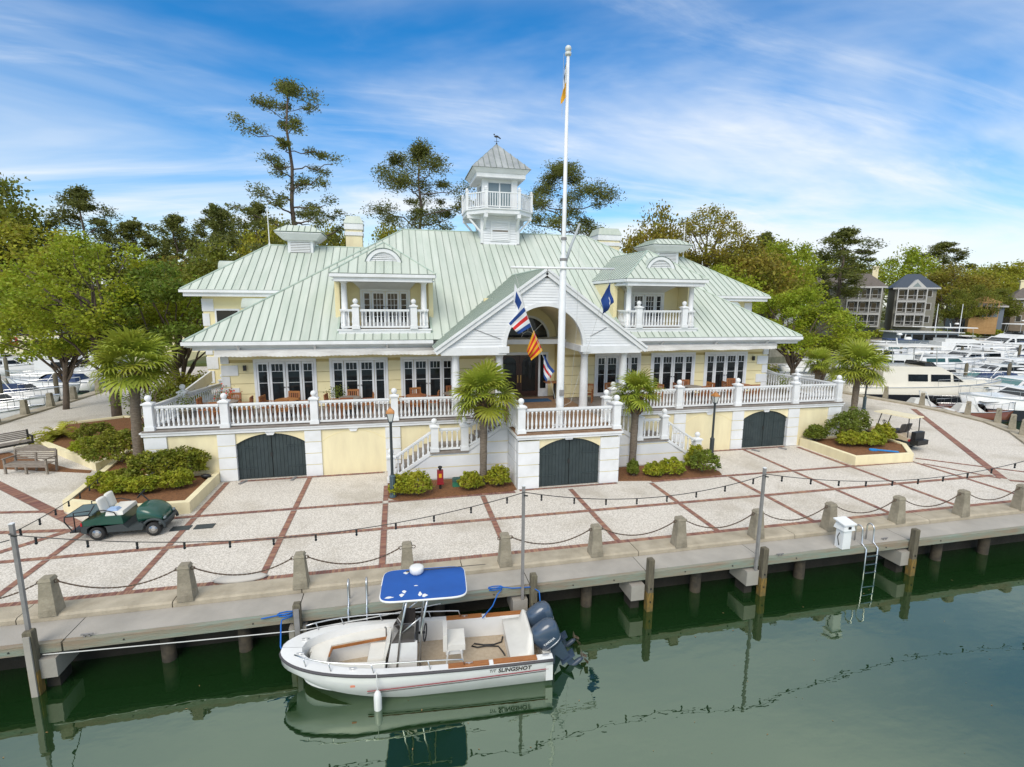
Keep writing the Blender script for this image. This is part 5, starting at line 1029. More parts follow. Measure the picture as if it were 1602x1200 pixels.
# ------------------------------------------------------------------ foliage helpers
def leaf_mesh(name, C, S, mat, seed, aspect=.55, up=0.0, droop=None):
    """N rhombic leaves; C (N,3) centres, S (N,) lengths"""
    R = np.random.RandomState(seed); N = len(C); a = R.normal(size=(N, 3)); a[:, 2] *= .6; a /= np.linalg.norm(a, axis=1)[:, None]
    if droop is not None: a = a * .6 + droop; a /= np.linalg.norm(a, axis=1)[:, None]
    b = np.cross(a, R.normal(size=(N, 3)) + np.array([0, 0, up])); b /= np.linalg.norm(b, axis=1)[:, None] + 1e-9
    L = S[:, None] * .5; W = L * aspect; V = np.stack([C - a * L, C + b * W, C + a * L, C - b * W], 1).reshape(-1, 3)
    me = bpy.data.meshes.new(name); me.vertices.add(4 * N); me.vertices.foreach_set('co', V.astype(np.float32).ravel())
    me.loops.add(4 * N); me.loops.foreach_set('vertex_index', np.arange(4 * N, dtype=np.int32)); me.polygons.add(N)
    me.polygons.foreach_set('loop_start', np.arange(0, 4 * N, 4, dtype=np.int32)); me.polygons.foreach_set('loop_total', np.full(N, 4, dtype=np.int32))
    me.materials.append(mat); me.update(); me.validate(); return me
def clump_pts(R, centres, radii, n_each, flat=.7):
    out = []
    for c, r in zip(centres, radii):
        d = R.normal(size=(n_each, 3)); rr = np.linalg.norm(d, axis=1); d /= rr[:, None]; rr = r * np.minimum(rr, 2.6) * .52
        p = d * rr[:, None]; p[:, 2] *= flat; out.append(p + c)
    return np.concatenate(out)
def limb(m, p, q, r0, r1, R, k=5, sag=.15, n=6):
    p = np.array(p, float); q = np.array(q, float); L = np.linalg.norm(q - p); pts = []
    for i in range(k + 1):
        t_ = i / k; v = p + (q - p) * t_ + np.array([0, 0, sag * L * math.sin(t_ * math.pi)]) + (R.normal(size=3) * .035 * L if 0 < i < k else 0); pts.append(tuple(v))
    m.tube(pts, [r0 + (r1 - r0) * i / k for i in range(k + 1)], n); return pts
def oak_tree(seed, H, Rc, base, mat, n_clump=60, n_leaf=90, leaf=.42, trunk_r=.28, lean=0.0, name='oak', sparse=0.0, cl_r=.26, fork=1):
    R = np.random.RandomState(seed); m = MB(); cs = []; rs = []
    top = np.array([lean * H, 0, base + (H - base) * .35]); tp = limb(m, (0, 0, -.2), top, trunk_r, trunk_r * .6, R, 5, 0, 8); cz = base + (H - base) * .5; ch = (H - base) * .5
    for i in range(n_clump):
        d = R.normal(size=3); d /= np.linalg.norm(d); u = R.uniform(.45, 1) ** .5
        if d[2] < -.55: d[2] *= .4
        c = np.array([top[0] * .8 + d[0] * Rc * u * (1 - .25 * max(0, d[2])), d[1] * Rc * u * (1 - .25 * max(0, d[2])), cz + d[2] * ch * u]); cs.append(c); rs.append(Rc * cl_r * R.uniform(.65, 1.25))
        if i % 3 == 0:
            s_ = np.array(tp[2 + int(R.randint(0, 4))]) if not sparse else np.array(tp[-1 - int(R.randint(0, 2))]); limb(m, s_, c, trunk_r * .34, .02, R, 4, .08, 5)
    P = clump_pts(R, cs, rs, n_leaf); S = leaf * R.uniform(.6, 1.3, len(P))
    return m.mesh(name + '_trunk', BARK, True), leaf_mesh(name + '_crown', P, S, mat, seed + 1, .6)
def pine_tree(seed, H, Rc, base, n_limb=22, n_tuft=9, n_leaf=26, leaf=.5, trunk_r=.26, name='pine', round_top=True, mat=None, cr=.2, t0=.7, flat=.6):
    R = np.random.RandomState(seed); m = MB(); cs = []; rs = []; tp = [(R.normal() * .12 * (i > 0), R.normal() * .12 * (i > 0), H * .97 * i / 8) for i in range(9)]; m.tube(tp, [trunk_r * (1 - .82 * i / 8) for i in range(9)], 8)
    f = lambda z: np.array([np.interp(z, [p[2] for p in tp], [p[k] for p in tp]) for k in range(3)])
    for i in range(n_limb):
        u = (i + R.uniform(.1, .9)) / n_limb; z = base + (H - base) * u * .95; a = i * 2.4 + R.uniform(-.5, .5)
        env = (math.sin(math.pi * min(1, .22 + u * .82)) ** .6) if round_top else (1.08 - u) ** .45 * R.uniform(.55, 1.1)
        L = Rc * max(.22, env) * R.uniform(.6, 1.1); e = f(z) + np.array([math.cos(a) * L, math.sin(a) * L, L * R.uniform(.05, .45)]); pts = limb(m, f(z), e, trunk_r * .32 * (1.1 - u), .035, R, 5, -.03, 5)
        k = max(3, int(n_tuft * L / Rc))
        for j in range(k):
            t_ = R.uniform(t0, 1.03); b = np.array(pts[0]) + (np.array(pts[-1]) - np.array(pts[0])) * t_ + R.normal(size=3) * np.array([.15, .15, .12]) * L; cs.append(b + np.array([0, 0, .12])); rs.append(Rc * cr * R.uniform(.55, 1.3))
    for j in range(6): cs.append(f(H * .97) + R.normal(size=3) * .3 * np.array([1, 1, .6])); rs.append(Rc * .15)
    P = clump_pts(R, cs, rs, n_leaf, flat); S = leaf * R.uniform(.6, 1.3, len(P))
    return m.mesh(name + '_trunk', BARK, True), leaf_mesh(name + '_crown', P, S, mat or L_PINE, seed + 1, .34)
def tree(name, label, cat, loc, tm, cm, rz=0, scale=None, group=None):
    t = thing(name, label, cat, loc, rz, group); raw('trunk', tm, t); raw('crown', cm, t)
    if scale: t.scale = scale if isinstance(scale, tuple) else (scale,) * 3
    return t
# ------------------------------------------------------------------ pines and oaks behind the clubhouse
GP = 'pines behind the clubhouse'
tree('pine_tree', 'tallest slender pine rising above the left wing roof', 'tree', (-8.3, 48, 0), *pine_tree(11, 25.3, 5.2, 10.5, 25, 6, 190, .24, .34, 'tall_pine', False, None, .135, .5, .55), group=GP)
tree('pine_tree', 'round-topped pine between the left chimney and the tower', 'tree', (2.3, 50, 0), *pine_tree(25, 21.4, 5.0, 12.4, 16, 7, 270, .24, .32, 'round_pine', True, None, .18, .6, .58), group=GP)
tree('pine_tree', 'dense dark pine just right of the tower behind the flagpole', 'tree', (16.4, 50, 0), *pine_tree(31, 20.8, 5.2, 11.0, 25, 6, 290, .24, .34, 'dense_pine', True, None, .18, .5, .62), group=GP)
ob = [oak_tree(40 + k, 12, 5, 3.0, mt, 60, 150, .36, .3, 0, 'background_oak_%d' % k) for k, mt in enumerate((L_YEL, L_OAK, L_RUST, L_BRIGHT))]
pb = [pine_tree(60 + k, 16, 3.6, 5.5, 22, 5, 170, .34, .28, 'background_pine_%d' % k, True, None, .23, .55, .65) for k in range(2)]
sparse_oak = oak_tree(71, 19.5, 5.6, 9.5, L_RUST, 85, 120, .28, .32, 0, 'sparse_oak', 1.0, .19)
GO = 'trees behind the clubhouse'
for i, (k, x, y, h, r, lb) in enumerate([(0, -11.9, 58, 15.6, 3.8, 'yellow-green oak top behind the left wing roof beside the tall pine'), (0, -6.7, 59, 15.8, 3.5, 'yellow-green oak top just left of the left chimney'), (0, -.8, 61, 16.4, 3.2, 'small yellow-green tree top just right of the left chimney'), (1, -17, 56, 12.5, 4.2, 'dark oak behind the left end of the clubhouse'), (1, 21, 60, 14.5, 4, 'dark oak filling the gap between tower pine and right chimney'),
        (2, 31.5, 60, 18.6, 4.2, 'rusty oak rising behind the right cupola'), (2, 43, 58, 15.2, 6.0, 'rust-coloured oak right of the right wing roof'), (3, 51, 62, 15.5, 5.5, 'bright green oak right of the rust-coloured oak'), (1, 58, 72, 16.5, 6.0, 'dark green oak behind the bright tree on the right'), (3, 36, 52, 11.5, 4.5, 'green oak low behind the right end of the clubhouse')]):
    tree('oak_tree', lb, 'tree', (x, y, 0), *ob[k], rz=i * 1.3, scale=(r / 5, r / 5, h / 12), group=GO)
tree('oak_tree', 'thinly leafed oak with spread top behind the right lightning rod', 'tree', (39.2, 60, 0), *sparse_oak, group=GO)
for i, (x, y, h, r, lb) in enumerate([(-14.6, 62, 17.6, 3.0, 'dark pine just left of the tallest pine'), (-19.2, 66, 17.6, 3.3, 'dark pine standing left of the left wing roof end'), (64, 80, 19.5, 4.0, 'distant pine behind the green oaks right of the clubhouse')]):
    tree('pine_tree', lb, 'tree', (x, y, 0), *pb[i % 2], rz=i, scale=(r / 3.6, r / 3.6, h / 16), group=GP)
# left far shore trees
GL = 'trees on the far left shore'
for i, (kind, k, x, y, h, r, lb) in enumerate([('o', 1, -64, 102, 26.0, 8, 'big dark oak at the far left edge'), ('p', 0, -51.5, 103, 25.2, 5.6, 'tall pine with flat top on the far left shore'), ('o', 0, -57, 96, 19.5, 8.5, 'yellow-green oak below the tall pine on the far left shore'), ('p', 1, -43.8, 102, 20, 5.5, 'pine right of the tall flat-topped pine on the left shore'), ('p', 0, -38.5, 105, 21.6, 5.2, 'middle pine of the group above the bright green tree'), ('p', 1, -31.6, 104, 22.8, 4.8, 'pine with sky behind it left of the wing roof'), ('o', 1, -47, 97, 14.5, 7, 'dark oak under the pines on the left shore'), ('o', 2, -36, 98, 13.5, 6.5, 'brownish oak under the pines nearest the wing roof'), ('o', 1, -28, 96, 14.0, 6, 'dark oak close behind the left wing roof end'), ('o', 0, -70, 97, 17, 8, 'yellow-green oak beyond the left picture edge')]):
    tree('oak_tree' if kind == 'o' else 'pine_tree', lb, 'tree', (x, y, .3), *(ob if kind == 'o' else pb)[k], rz=i * 1.7, scale=(r / (5 if kind == 'o' else 3.6),) * 2 + (h / (12 if kind == 'o' else 16),), group=GL)
# right far shore trees
GR = 'trees on the far right shore'
for i, (kind, k, x, y, h, r, lb) in enumerate([('p', 0, 82, 82, 20.8, 6.6, 'pine standing in front of the grey houses'), ('o', 3, 93, 104, 20.5, 7, 'bright green tree behind the grey house roof'), ('o', 1, 80, 104, 21, 7, 'dark oak left of the grey houses'), ('o', 3, 72, 88, 16, 6, 'bright oak between clubhouse trees and grey houses'), ('o', 3, 146, 122, 23, 8, 'bright green tree above the white-gabled house'), ('p', 1, 158, 122, 25, 8.0, 'flat-topped pine on the skyline at right'), ('o', 0, 163, 112, 19, 9, 'yellowish tree on the skyline near the right edge'), ('o', 2, 131, 98, 16, 8, 'brownish oak right of the white-gabled house'), ('o', 0, 146, 100, 16, 8, 'yellowish oak in front of the far right house'), ('o', 1, 112, 112, 19.5, 8, 'dark tree behind the two grey houses'), ('o', 2, 182, 116, 19, 9, 'brown-green tree at the far right edge'), ('o', 1, 126, 86, 10.5, 5.5, 'dark spreading oak beside the timber-framed wall'), ('o', 1, 109, 80, 10, 3.2, 'dark cypress-like tree before the white-gabled house'), ('o', 1, 117, 82, 11, 3.4, 'dark tree right of the white-gabled house')]):
    tree('oak_tree' if kind == 'o' else 'pine_tree', lb, 'tree', (x, y, .3), *(ob if kind == 'o' else pb)[k], rz=i * 2.1, scale=(r / (5 if kind == 'o' else 3.6),) * 2 + (h / (12 if kind == 'o' else 16),), group=GR)
# distant wood closing the gaps: an uncountable mass
R_ = np.random.RandomState(5); cs = []; rs = []
for i in range(900):
    x = R_.uniform(-150, 300); yb = 114 if x < -20 else (75 if x < 60 else 135); cs.append((x, yb + R_.uniform(0, 30) - (max(0, x - 150) * .15), R_.uniform(2, 22 if x < -20 else (11.5 if x < 60 else 20)))); rs.append(R_.uniform(2.5, 4.6))
P = clump_pts(R_, cs, rs, 60); o = raw('distant_wood', leaf_mesh('distant_wood', P, 1.0 * R_.uniform(.6, 1.3, len(P)), leafmat('leaf_distant', (.13, .155, .03), (.20, .18, .03), .35, .06), 6)); o['kind'] = 'stuff'; o['label'] = 'dark green wood along the far shore'
# ------------------------------------------------------------------ bright trees beside the clubhouse
GB = 'bright green trees beside the clubhouse'
big = oak_tree(83, 11.2, 4.9, 3.2, L_BRIGHT, 105, 190, .20, .30, -.02, 'bright_tree_a', 0, .17); big2 = oak_tree(87, 8.0, 3.5, 1.9, L_BRIGHT, 85, 180, .19, .2, .03, 'bright_tree_b', 0, .18)
big3 = oak_tree(93, 9.4, 3.6, 2.9, leafmat('leaf_mid_green', (.19, .25, .03), (.12, .17, .022)), 80, 180, .20, .24, .03, 'bright_tree_c', 0, .18)
tree('leafy_tree', 'largest bright green leafy tree at left above the fan palm', 'tree', (-17.4, 36, 0), *big, group=GB)
tree('leafy_tree', 'bright green tree at left nearest the moored boats', 'tree', (-22.0, 39.4, 0), *big2, scale=(1.0, 1.0, 1.05), group=GB)
tree('leafy_tree', 'mid green tree with bare grey trunk beside the left wing wall', 'tree', (-13.6, 35.2, 0), *big3, group=GB)
tree('leafy_tree', 'bright spring-green tree just right of the clubhouse roof', 'tree', (33.0, 36.5, 0), *big2, rz=2.0, scale=(1.2, 1.2, 1.1), group=GB)
tree('leafy_tree', 'smaller spring-green tree behind the right-hand palm', 'tree', (37.2, 38, 0), *big2, rz=4.0, scale=(1.0, 1.0, .92), group=GB)
R_ = np.random.RandomState(91); m = MB(); P = []
for i in range(34):
    a = R_.uniform(0, 6.28); e = (math.cos(a) * 1.7 * R_.uniform(.4, 1), math.sin(a) * 1.5 * R_.uniform(.4, 1), R_.uniform(1.2, 2.9)); limb(m, (R_.normal() * .15, R_.normal() * .15, 0), e, .035, .008, R_, 4, .1, 4); P.append(e)
P = clump_pts(R_, P, [.45] * len(P), 30); t = thing('twiggy_shrub', 'large twiggy grey-brown shrub behind the left palm trunk', 'shrub', (-12.4, 28.6, .25)); part('stems', m, M('twig_grey', (.17, .13, .10), (.11, .085, .065), 8, .9), t); raw('foliage', leaf_mesh('twiggy_foliage', P, .13 * R_.uniform(.6, 1.3, len(P)), L_SHRUBD, 4), t)
# ------------------------------------------------------------------ palms: every frond is a part
def frond_mesh(seed, mat, L=1.0, n=22):
    R = np.random.RandomState(seed); m = MB(); m.tube([(0, 0, 0), (.35 * L, 0, .10 * L), (.62 * L, 0, .10 * L)], [.022, .016, .010], 5); b0 = Vector((.60 * L, 0, .10 * L))
    for i in range(n):
        a = RAD(-118 + 236 * i / (n - 1)); ln = L * (.72 - .18 * abs(a) / 2.06) * R.uniform(.88, 1.08); d = Vector((math.cos(a), math.sin(a), 0)); s_ = Vector((-math.sin(a), math.cos(a), 0)) * .036 * L; up = Vector((0, 0, .06 * L * (1 if i % 2 else .4))); dz = -ln * R.uniform(.10, .32)
        p1 = b0 + d * ln * .5 + up; p2 = b0 + d * ln * .82 + up + Vector((0, 0, dz * .35)); p3 = b0 + d * ln + Vector((0, 0, dz))
        k = len(m.v); m.v += [tuple(v) for v in (b0, p1 - s_, p1 + s_, p2 - s_ * .6, p2 + s_ * .6, p3)]; m.f += [(k, k + 1, k + 2), (k + 1, k + 3, k + 4, k + 2), (k + 3, k + 5, k + 4)]
    return m.mesh('frond', mat)
FR_ = [frond_mesh(s, L_PALM) for s in (1, 2, 3)]; FD = frond_mesh(9, L_PALMD, .9, 14)
def palm(label, loc, H, R0, seed, lean=(0, 0), r=.17, nf=54):
    R = random.Random(seed); t = thing('palm_tree', label, 'palm', loc, 0, 'cabbage palms around the clubhouse'); k = 14; pts = [(lean[0] * (i / k) ** 1.5, lean[1] * (i / k) ** 1.5, H * i / k) for i in range(k + 1)]
    part('trunk', MB().tube(pts, [r * (1.12 if i == 0 else (1.0 + .05 * ((i * 7) % 3 - 1))) for i in range(k + 1)], 12), PBARK, t, True); T = Vector(pts[-1])
    m = MB()
    for i in range(46): a = i * 2.4; z = -.85 + .85 * i / 46; q = T + Vector((math.cos(a) * (r + .01), math.sin(a) * (r + .01), z)); m.bar(q, q + Vector((math.cos(a) * .22, math.sin(a) * .22, .22)), .07, .03)
    part('boot_stub', m, L_PALMD, t, stuff=True)
    for i in range(nf):
        u = (i + .5) / nf; el = RAD(80 - 122 * u ** .9 + R.uniform(-9, 9)); a = i * 2.39996 + R.uniform(-.25, .25); f = raw('frond', FR_[i % 3], t); s_ = R0 * R.uniform(.88, 1.1)
        f.location = T + Vector((0, 0, .05)); f.rotation_euler = (R.uniform(-.5, .5), -el, a); f.scale = (s_ / 1.25,) * 3
    for i in range(3): f = raw('dead_frond', FD, t); f.location = T - Vector((0, 0, .1)); f.rotation_euler = (R.uniform(-.5, .5), RAD(R.uniform(55, 75)), R.uniform(0, 6.28)); f.scale = (R0 * .62,) * 3
palm('broad fan palm in the left planter', (-11.0, 24.05, .3), 4.3, 1.75, 3, (.2, 0), .19, 40); palm('fan palm in front of the left stair beside the entrance terrace', (3.3, 19.8, 0), 3.6, 1.52, 5, (.05, 0), .15, 40); palm('fan palm with mossy trunk in front of the right stair', (10.15, 20.2, 0), 3.4, 1.28, 7, (.05, 0), .16, 34); palm('fan palm in the right planter behind the beige cart', (29.9, 27.6, 0), 3.2, 2.0, 9, (0, 0), .2, 38)
palm('dark shaggy palm behind the right-hand terrace rail', (30.5, 31.5, 0), 3.0, 1.3, 13, (0, 0), .2, 26)
# ------------------------------------------------------------------ planters, mulch, shrubs
def planter(name, label, poly, h, w=.22):
    t = thing(name, label, 'planter', (*poly[0], 0), 0, 'raised planters', True); n = len(poly); A = [Vector((*p, 0)) for p in poly]; cen = sum(A, Vector()) / n
    for i in range(n):
        a, b = A[i], A[(i + 1) % n]; d = (b - a).normalized(); nn = Vector((-d.y, d.x, 0)); nn = nn if nn.dot(cen - a) > 0 else -nn
        q = [a, b, b + nn * w - d * w * .55, a + nn * w + d * w * .55]; m = MB().add([(v.x, v.y, 0) for v in q] + [(v.x, v.y, h + .002 * i) for v in q], [(3, 2, 1, 0), (4, 5, 6, 7), (0, 1, 5, 4), (1, 2, 6, 5), (2, 3, 7, 6), (3, 0, 4, 7)])
        if sum((q[(k + 1) % 4].x - q[k].x) * (q[(k + 1) % 4].y + q[k].y) for k in range(4)) > 0: m.f = [tuple(reversed(f)) for f in m.f]
        part('planter_wall', m, CREAM, t)
    m = MB(); G = 26; xs = [p[0] for p in poly]; ys = [p[1] for p in poly]
    ins = [((p - cen) * .93 + cen) for p in A]; m.prism([(p.x, p.y) for p in ins], .02, h - .06)
    part('mulch', m, MULCH, t)
planter('raised_planter', 'cream-walled raised planter with palm behind the green golf cart', [(-11.65, 20.0), (-9.2, 18.98), (-7.28, 18.98), (-7.28, 22.1), (-9.86, 22.1), (-9.86, 26.5), (-12.6, 26.5), (-11.95, 22.2)], .42)
planter('raised_planter', 'cream-walled raised planter in front of the right terrace corner', [(20.7, 18.7), (23.95, 18.6), (25.3, 20.1), (25.6, 24.5), (23.3, 24.5), (23.25, 22.1), (20.7, 22.1)], .42)
planter('raised_planter', 'low white-walled bed of shrubs behind the wooden bench', [(-18.0, 29.6), (-13.0, 24.75), (-12.7, 26.6), (-10, 26.6), (-10, 33), (-16.5, 35), (-19, 33.5)], .32)
def mulchbed(label, poly):
    m = MB(); m.prism(poly, -.02, .025); t = solo('mulch_bed', m, MULCH, label, 'mulch', 'mulch beds at ground level'); return t
mulchbed('pine-straw bed at the foot of the left stair', [(-.55, 20.6), (-.5, 19.0), (-.1, 18.6), (2, 18.72), (4.3, 18.75), (4.52, 18.9), (4.5, 20.6)])
mulchbed('pine-straw bed at the foot of the right stair', [(8.9, 20.6), (8.9, 19.0), (10.5, 18.72), (12.2, 18.75), (13.75, 18.8), (13.9, 19.2), (13.7, 20.6)])
mulchbed('pine-straw bed around the two benches at the far left', [(-18.6, 28.6), (-14.2, 25.2), (-13.2, 24.8), (-13.1, 24.45), (-16.5, 25.6), (-21, 27)])
def shrub(name, label, loc, rx, ry, h, mat, seed, n=1500, leaf=.11, group='shrubs in the beds', flat_top=False):
    R = np.random.RandomState(seed); t = thing(name, label, 'shrub', loc, R.uniform(0, 1) * .3, group); d = R.normal(size=(n, 3)); d /= np.linalg.norm(d, axis=1)[:, None]; d[:, 2] = np.abs(d[:, 2]) * 1.0; u = R.uniform(.55, 1, n) ** .45
    bumpy = 1 + .16 * np.sin(d[:, 0] * 7 + seed) * np.cos(d[:, 1] * 6 + seed * 2) + .08 * np.sin(d[:, 2] * 13 + d[:, 0] * 9)
    if flat_top:
        p = d ** 1.0; mx = np.abs(p).max(axis=1)[:, None]; p = p / (mx ** .55)
    else: p = d
    P = p * (u * bumpy)[:, None] * np.array([rx, ry, h * .72]) + np.array([0, 0, h * .26]); raw('foliage', leaf_mesh('shrub_foliage', P, leaf * R.uniform(.6, 1.35, n), mat, seed, .6), t)
    m = MB()
    for i in range(9): a = R.uniform(0, 6.28); limb(m, (R.normal() * .04, R.normal() * .04, -.05), (math.cos(a) * rx * .55, math.sin(a) * ry * .55, h * .62), .022, .006, R, 3, .05, 4)
    part('stems', m, MATS['twig_grey'], t)
for i, a in enumerate([('yellow-green shrub at the foot of the left lamp post', (.0, 19.25, 0), .5, .45, .85, L_SHRUB), ('rounded shrub right of the left lamp post', (.55, 19.15, 0), .62, .5, .95, L_SHRUB), ('small round shrub just left of the palm before the left stair', (2.72, 19.35, 0), .50, .42, .72, L_SHRUB), ('round shrub just right of the palm before the left stair', (3.85, 19.45, 0), .52, .45, .85, L_SHRUB),
      ('small leafy shrub at the trunk of the right stair palm', (9.85, 19.5, 0), .25, .25, .7, L_SHRUBD), ('low round shrub right of the mossy palm trunk', (10.75, 19.3, 0), .48, .4, .6, L_SHRUB), ('spreading shrub in the middle of the right stair bed', (11.6, 19.35, 0), .62, .5, .72, L_SHRUB), ('largest dark shrub at the right end of the right stair bed', (13.15, 19.35, 0), .75, .6, 1.0, L_SHRUBD), ('greenish shrub at the foot of the right lamp post', (13.2, 20.0, 0), .5, .4, 1.05, L_SHRUB)]):
    shrub('shrub', a[0], *a[1:], seed=100 + i, n=1700)
for i, a in enumerate([('yellow-green low shrub front left in the left planter', (-10.9, 21.2, .36), .5, .42, .62, L_SHRUB), ('yellow-green shrub second from left in the front row of the left planter', (-10.2, 20.6, .36), .46, .38, .58, L_SHRUB), ('yellow-green shrub in the middle front row of the left planter', (-9.3, 20.45, .36), .44, .36, .6, L_SHRUB), ('yellow-green shrub at the right of the front row in the left planter', (-8.3, 20.75, .36), .52, .4, .68, L_SHRUB)]):
    shrub('shrub', a[0], *a[1:], seed=120 + i, n=2000, group='front shrubs of the left planter', flat_top=True)
shrub('hedge', 'clipped flat-topped hedge against the wall right of the left palm', (-9.0, 21.75, .36), 1.35, .42, 1.2, leafmat('leaf_hedge', (.30, .29, .03), (.16, .19, .022), .35, 2.0), 131, 6500, .11, 'hedges in the left planter', True)
shrub('hedge', 'clipped hedge left of the left palm trunk', (-12.0, 24.7, .36), 1.3, .9, 1.3, MATS['leaf_hedge'], 132, 5200, .12, 'hedges in the left planter', True)
for i, a in enumerate([('small dark shrub beside the right garage pier', (21.25, 21.7, .36), .55, .45, .85, L_SHRUBD), ('large layered dark shrub against the right terrace wall', (22.9, 21.6, .36), 1.25, .7, 1.45, L_SHRUBD), ('dark shrub behind the beige cart roof at right', (24.6, 22.6, .36), 1.0, .8, 1.4, L_SHRUBD), ('low yellow-green shrub front left in the right planter', (22.3, 20.6, .36), .75, .5, .72, L_SHRUB), ('low yellow-green shrub front centre in the right planter', (23.3, 20.3, .36), .75, .5, .75, L_SHRUB), ('rounded shrub at the right of the right planter', (24.6, 20.8, .36), .55, .5, .95, L_SHRUB)]):
    shrub('shrub', a[0], *a[1:], seed=140 + i, n=2600, group='shrubs in the right planter')
shrub('shrub', 'low green groundcover shrub by the left bed wall', (-14.2, 27.0, .28), .9, .7, .7, L_BRIGHT, 151, 2000, .12); shrub('shrub', 'dark green shrub in the middle of the left bed', (-15.2, 29.2, .28), .9, .8, .9, L_OAK, 152, 2000, .12); shrub('shrub', 'dark leafy shrub against the terrace side wall', (-11.6, 27.6, .28), 1.0, .8, 1.2, L_OAK, 153, 2400, .13); shrub('shrub', 'green hedge mass behind the left terrace corner', (-11.8, 32.5, .2), 2.4, 1.4, 3.0, L_OAK, 154, 6000, .17); shrub('shrub', 'dark shrub behind the right terrace corner', (24.6, 30, .0), 1.2, 1.2, 3.4, L_OAK, 155, 4000, .17)
R_ = random.Random(4); t = thing('sago_palm', 'yellowing sago palm in the bed behind the bench', 'plant', (-17.4, 30.2, .28)); t.scale = (1.5, 1.5, 1.5)
for i in range(34):
    m = MB(); a = i * 2.4; L = R_.uniform(.9, 1.3); e = R_.uniform(.35, 1.25)
    for k in range(9):
        u0, u1 = k / 9, (k + 1) / 9; p = lambda u: Vector((math.cos(a) * L * u * math.cos(e), math.sin(a) * L * u * math.cos(e), L * u * math.sin(e) - .55 * L * u * u)); s_ = Vector((-math.sin(a), math.cos(a), 0)) * .13
        m.add([p(u0), p(u0) * .5 + p(u1) * .5 + s_ + Vector((0, 0, .03)), p(u1), p(u0) * .5 + p(u1) * .5 - s_ + Vector((0, 0, .03))], [(0, 1, 2, 3)])
    part('frond', m, L_YEL if i % 3 else L_RUST, t)
# ------------------------------------------------------------------ street furniture
def bench(label, loc, rz, metal=False):
    t = thing('garden_bench', label, 'bench', loc, rz, 'benches at the left bed'); W = 1.75; mt = IRON if metal else WEATH
    for x in (-W / 2, -.0, W / 2) if not metal else (-W / 2, W / 2):
        part('leg', MB().box(x - .035, x + .035, -.28, -.21, 0, .42 if x == 0 else .64), mt, t); part('leg', MB().bar((x, .22, 0), (x, .30, .92 if x else .8), .07), mt, t)
    for k in range(5): part('seat_slat', MB().box(-W / 2, W / 2, -.27 + k * .1, -.19 + k * .1, .41, .435), WOODDK if metal else WEATH, t)
    part('seat_rail', MB().box(-W / 2, W / 2, -.285, -.255, .30, .40), mt, t)
    for s in (-1, 1): part('armrest', MB().box(s * W / 2 - .045, s * W / 2 + .045, -.32, .28, .64, .68), mt, t)
    for k in range(5): part('back_slat', MB().box(-W / 2 + .03, W / 2 - .03, .25 + k * .012, .27 + k * .012, .50 + k * .085, .56 + k * .085), WOODDK if metal else WEATH, t)
    if not metal: part('top_rail', MB().ext([(-W / 2, .90)] + [(W / 2, .90)] + [(W / 2, .97), (W / 4 + .1, .98), (W / 4, 1.05), (.2, 1.14), (-.2, 1.14), (-W / 4, 1.05), (-W / 4 - .1, .98), (-W / 2, .97)], .29, .33), WEATH, t)
bench('weathered wooden garden bench with curved back at the far left', (-15.55, 25.05, .02), RAD(-12)); bench('dark metal slatted bench behind the wooden bench at the left edge', (-18.6, 28.6, .02), RAD(48), True)
COP = M('copper_lamp_roof', (.50, .22, .06), (.42, .18, .05), 5, .4)
def lamp(label, loc, H, base):
    t = thing('street_lamp', label, 'lamp post', loc, 0, 'lamp posts on the plaza'); PM = M('lamp_post_green_black', (.03, .04, .045), rough=.5)
    part('post', MB().lathe([(.10, 0), (.10, .85), (.07, .9), (.055, 1.0), (.05, H - .55), (.065, H - .5), (.04, H - .46)], 12), PM, t, True)
    part('base_sleeve', MB().lathe([(.13, 0), (.13, .1), (.105, .12), (.105, .84), (.12, .86), (.06, .92)], 8), M('verdigris_sleeve', (.07, .11, .13), rough=.6) if base else PM, t)
    part('lantern', MB().tbox((0, 0), (.07, .07), (.13, .13), H - .44, H - .14), M('lamp_glass', (.55, .58, .56), rough=.15), t)
    m = MB()
    for a in (-1, 1):
        for b in (-1, 1): m.bar((a * .07, b * .07, H - .44), (a * .135, b * .135, H - .13), .022)
    part('lantern_frame', m.tbox((0, 0), (.09, .09), (.075, .075), H - .48, H - .44), PM, t)
    part('lamp_roof', MB().tbox((0, 0), (.155, .155), (.14, .14), H - .13, H - .06).tbox((0, 0), (.12, .12), (.05, .05), H - .06, H + .05).ball((0, 0, H + .08), .035, 8, 5), COP, t)
lamp('lamp post with copper hood at the foot of the left stair', (-.33, 19.05, 0), 3.45, True); lamp('lamp post with copper hood before the blind arch right of the entrance', (15.0, 21.45, 0), 3.12, False); lamp('lamp post standing behind the right-hand palm', (32.5, 29.2, 0), 2.35, True)
t = thing('hose_post', 'red standpipe post with black cap in the left stair bed', 'standpipe', (1.52, 19.55, .02)); part('stem', MB().lathe([(.05, 0), (.05, .25)], 8), IRON, t); part('body', MB().tbox((0, 0), (.12, .10), (.12, .10), .2, .78).tbox((0, 0), (.14, .12), (.14, .12), .22, .26), M('standpipe_red', (.28, .012, .02), (.22, .01, .015), 6, .4), t); part('cap', MB().lathe([(.05, .78), (.055, .86), (.085, .88), (.085, .93), (.05, .95)], 10), IRON, t); part('badge', MB().box(-.06, .05, -.108, -.101, .5, .66), FY, t)
t = thing('utility_box', 'small green utility pedestal left of the round shrub by the palm', 'utility box', (2.22, 19.75, .02)); part('base', MB().tbox((0, 0), (.2, .14), (.17, .12), 0, .22), M('utility_green', (.02, .16, .09), rough=.6), t); part('lid', MB().tbox((0, 0), (.2, .15), (.17, .12), .225, .34), M('utility_dark', (.02, .07, .06), rough=.6), t)
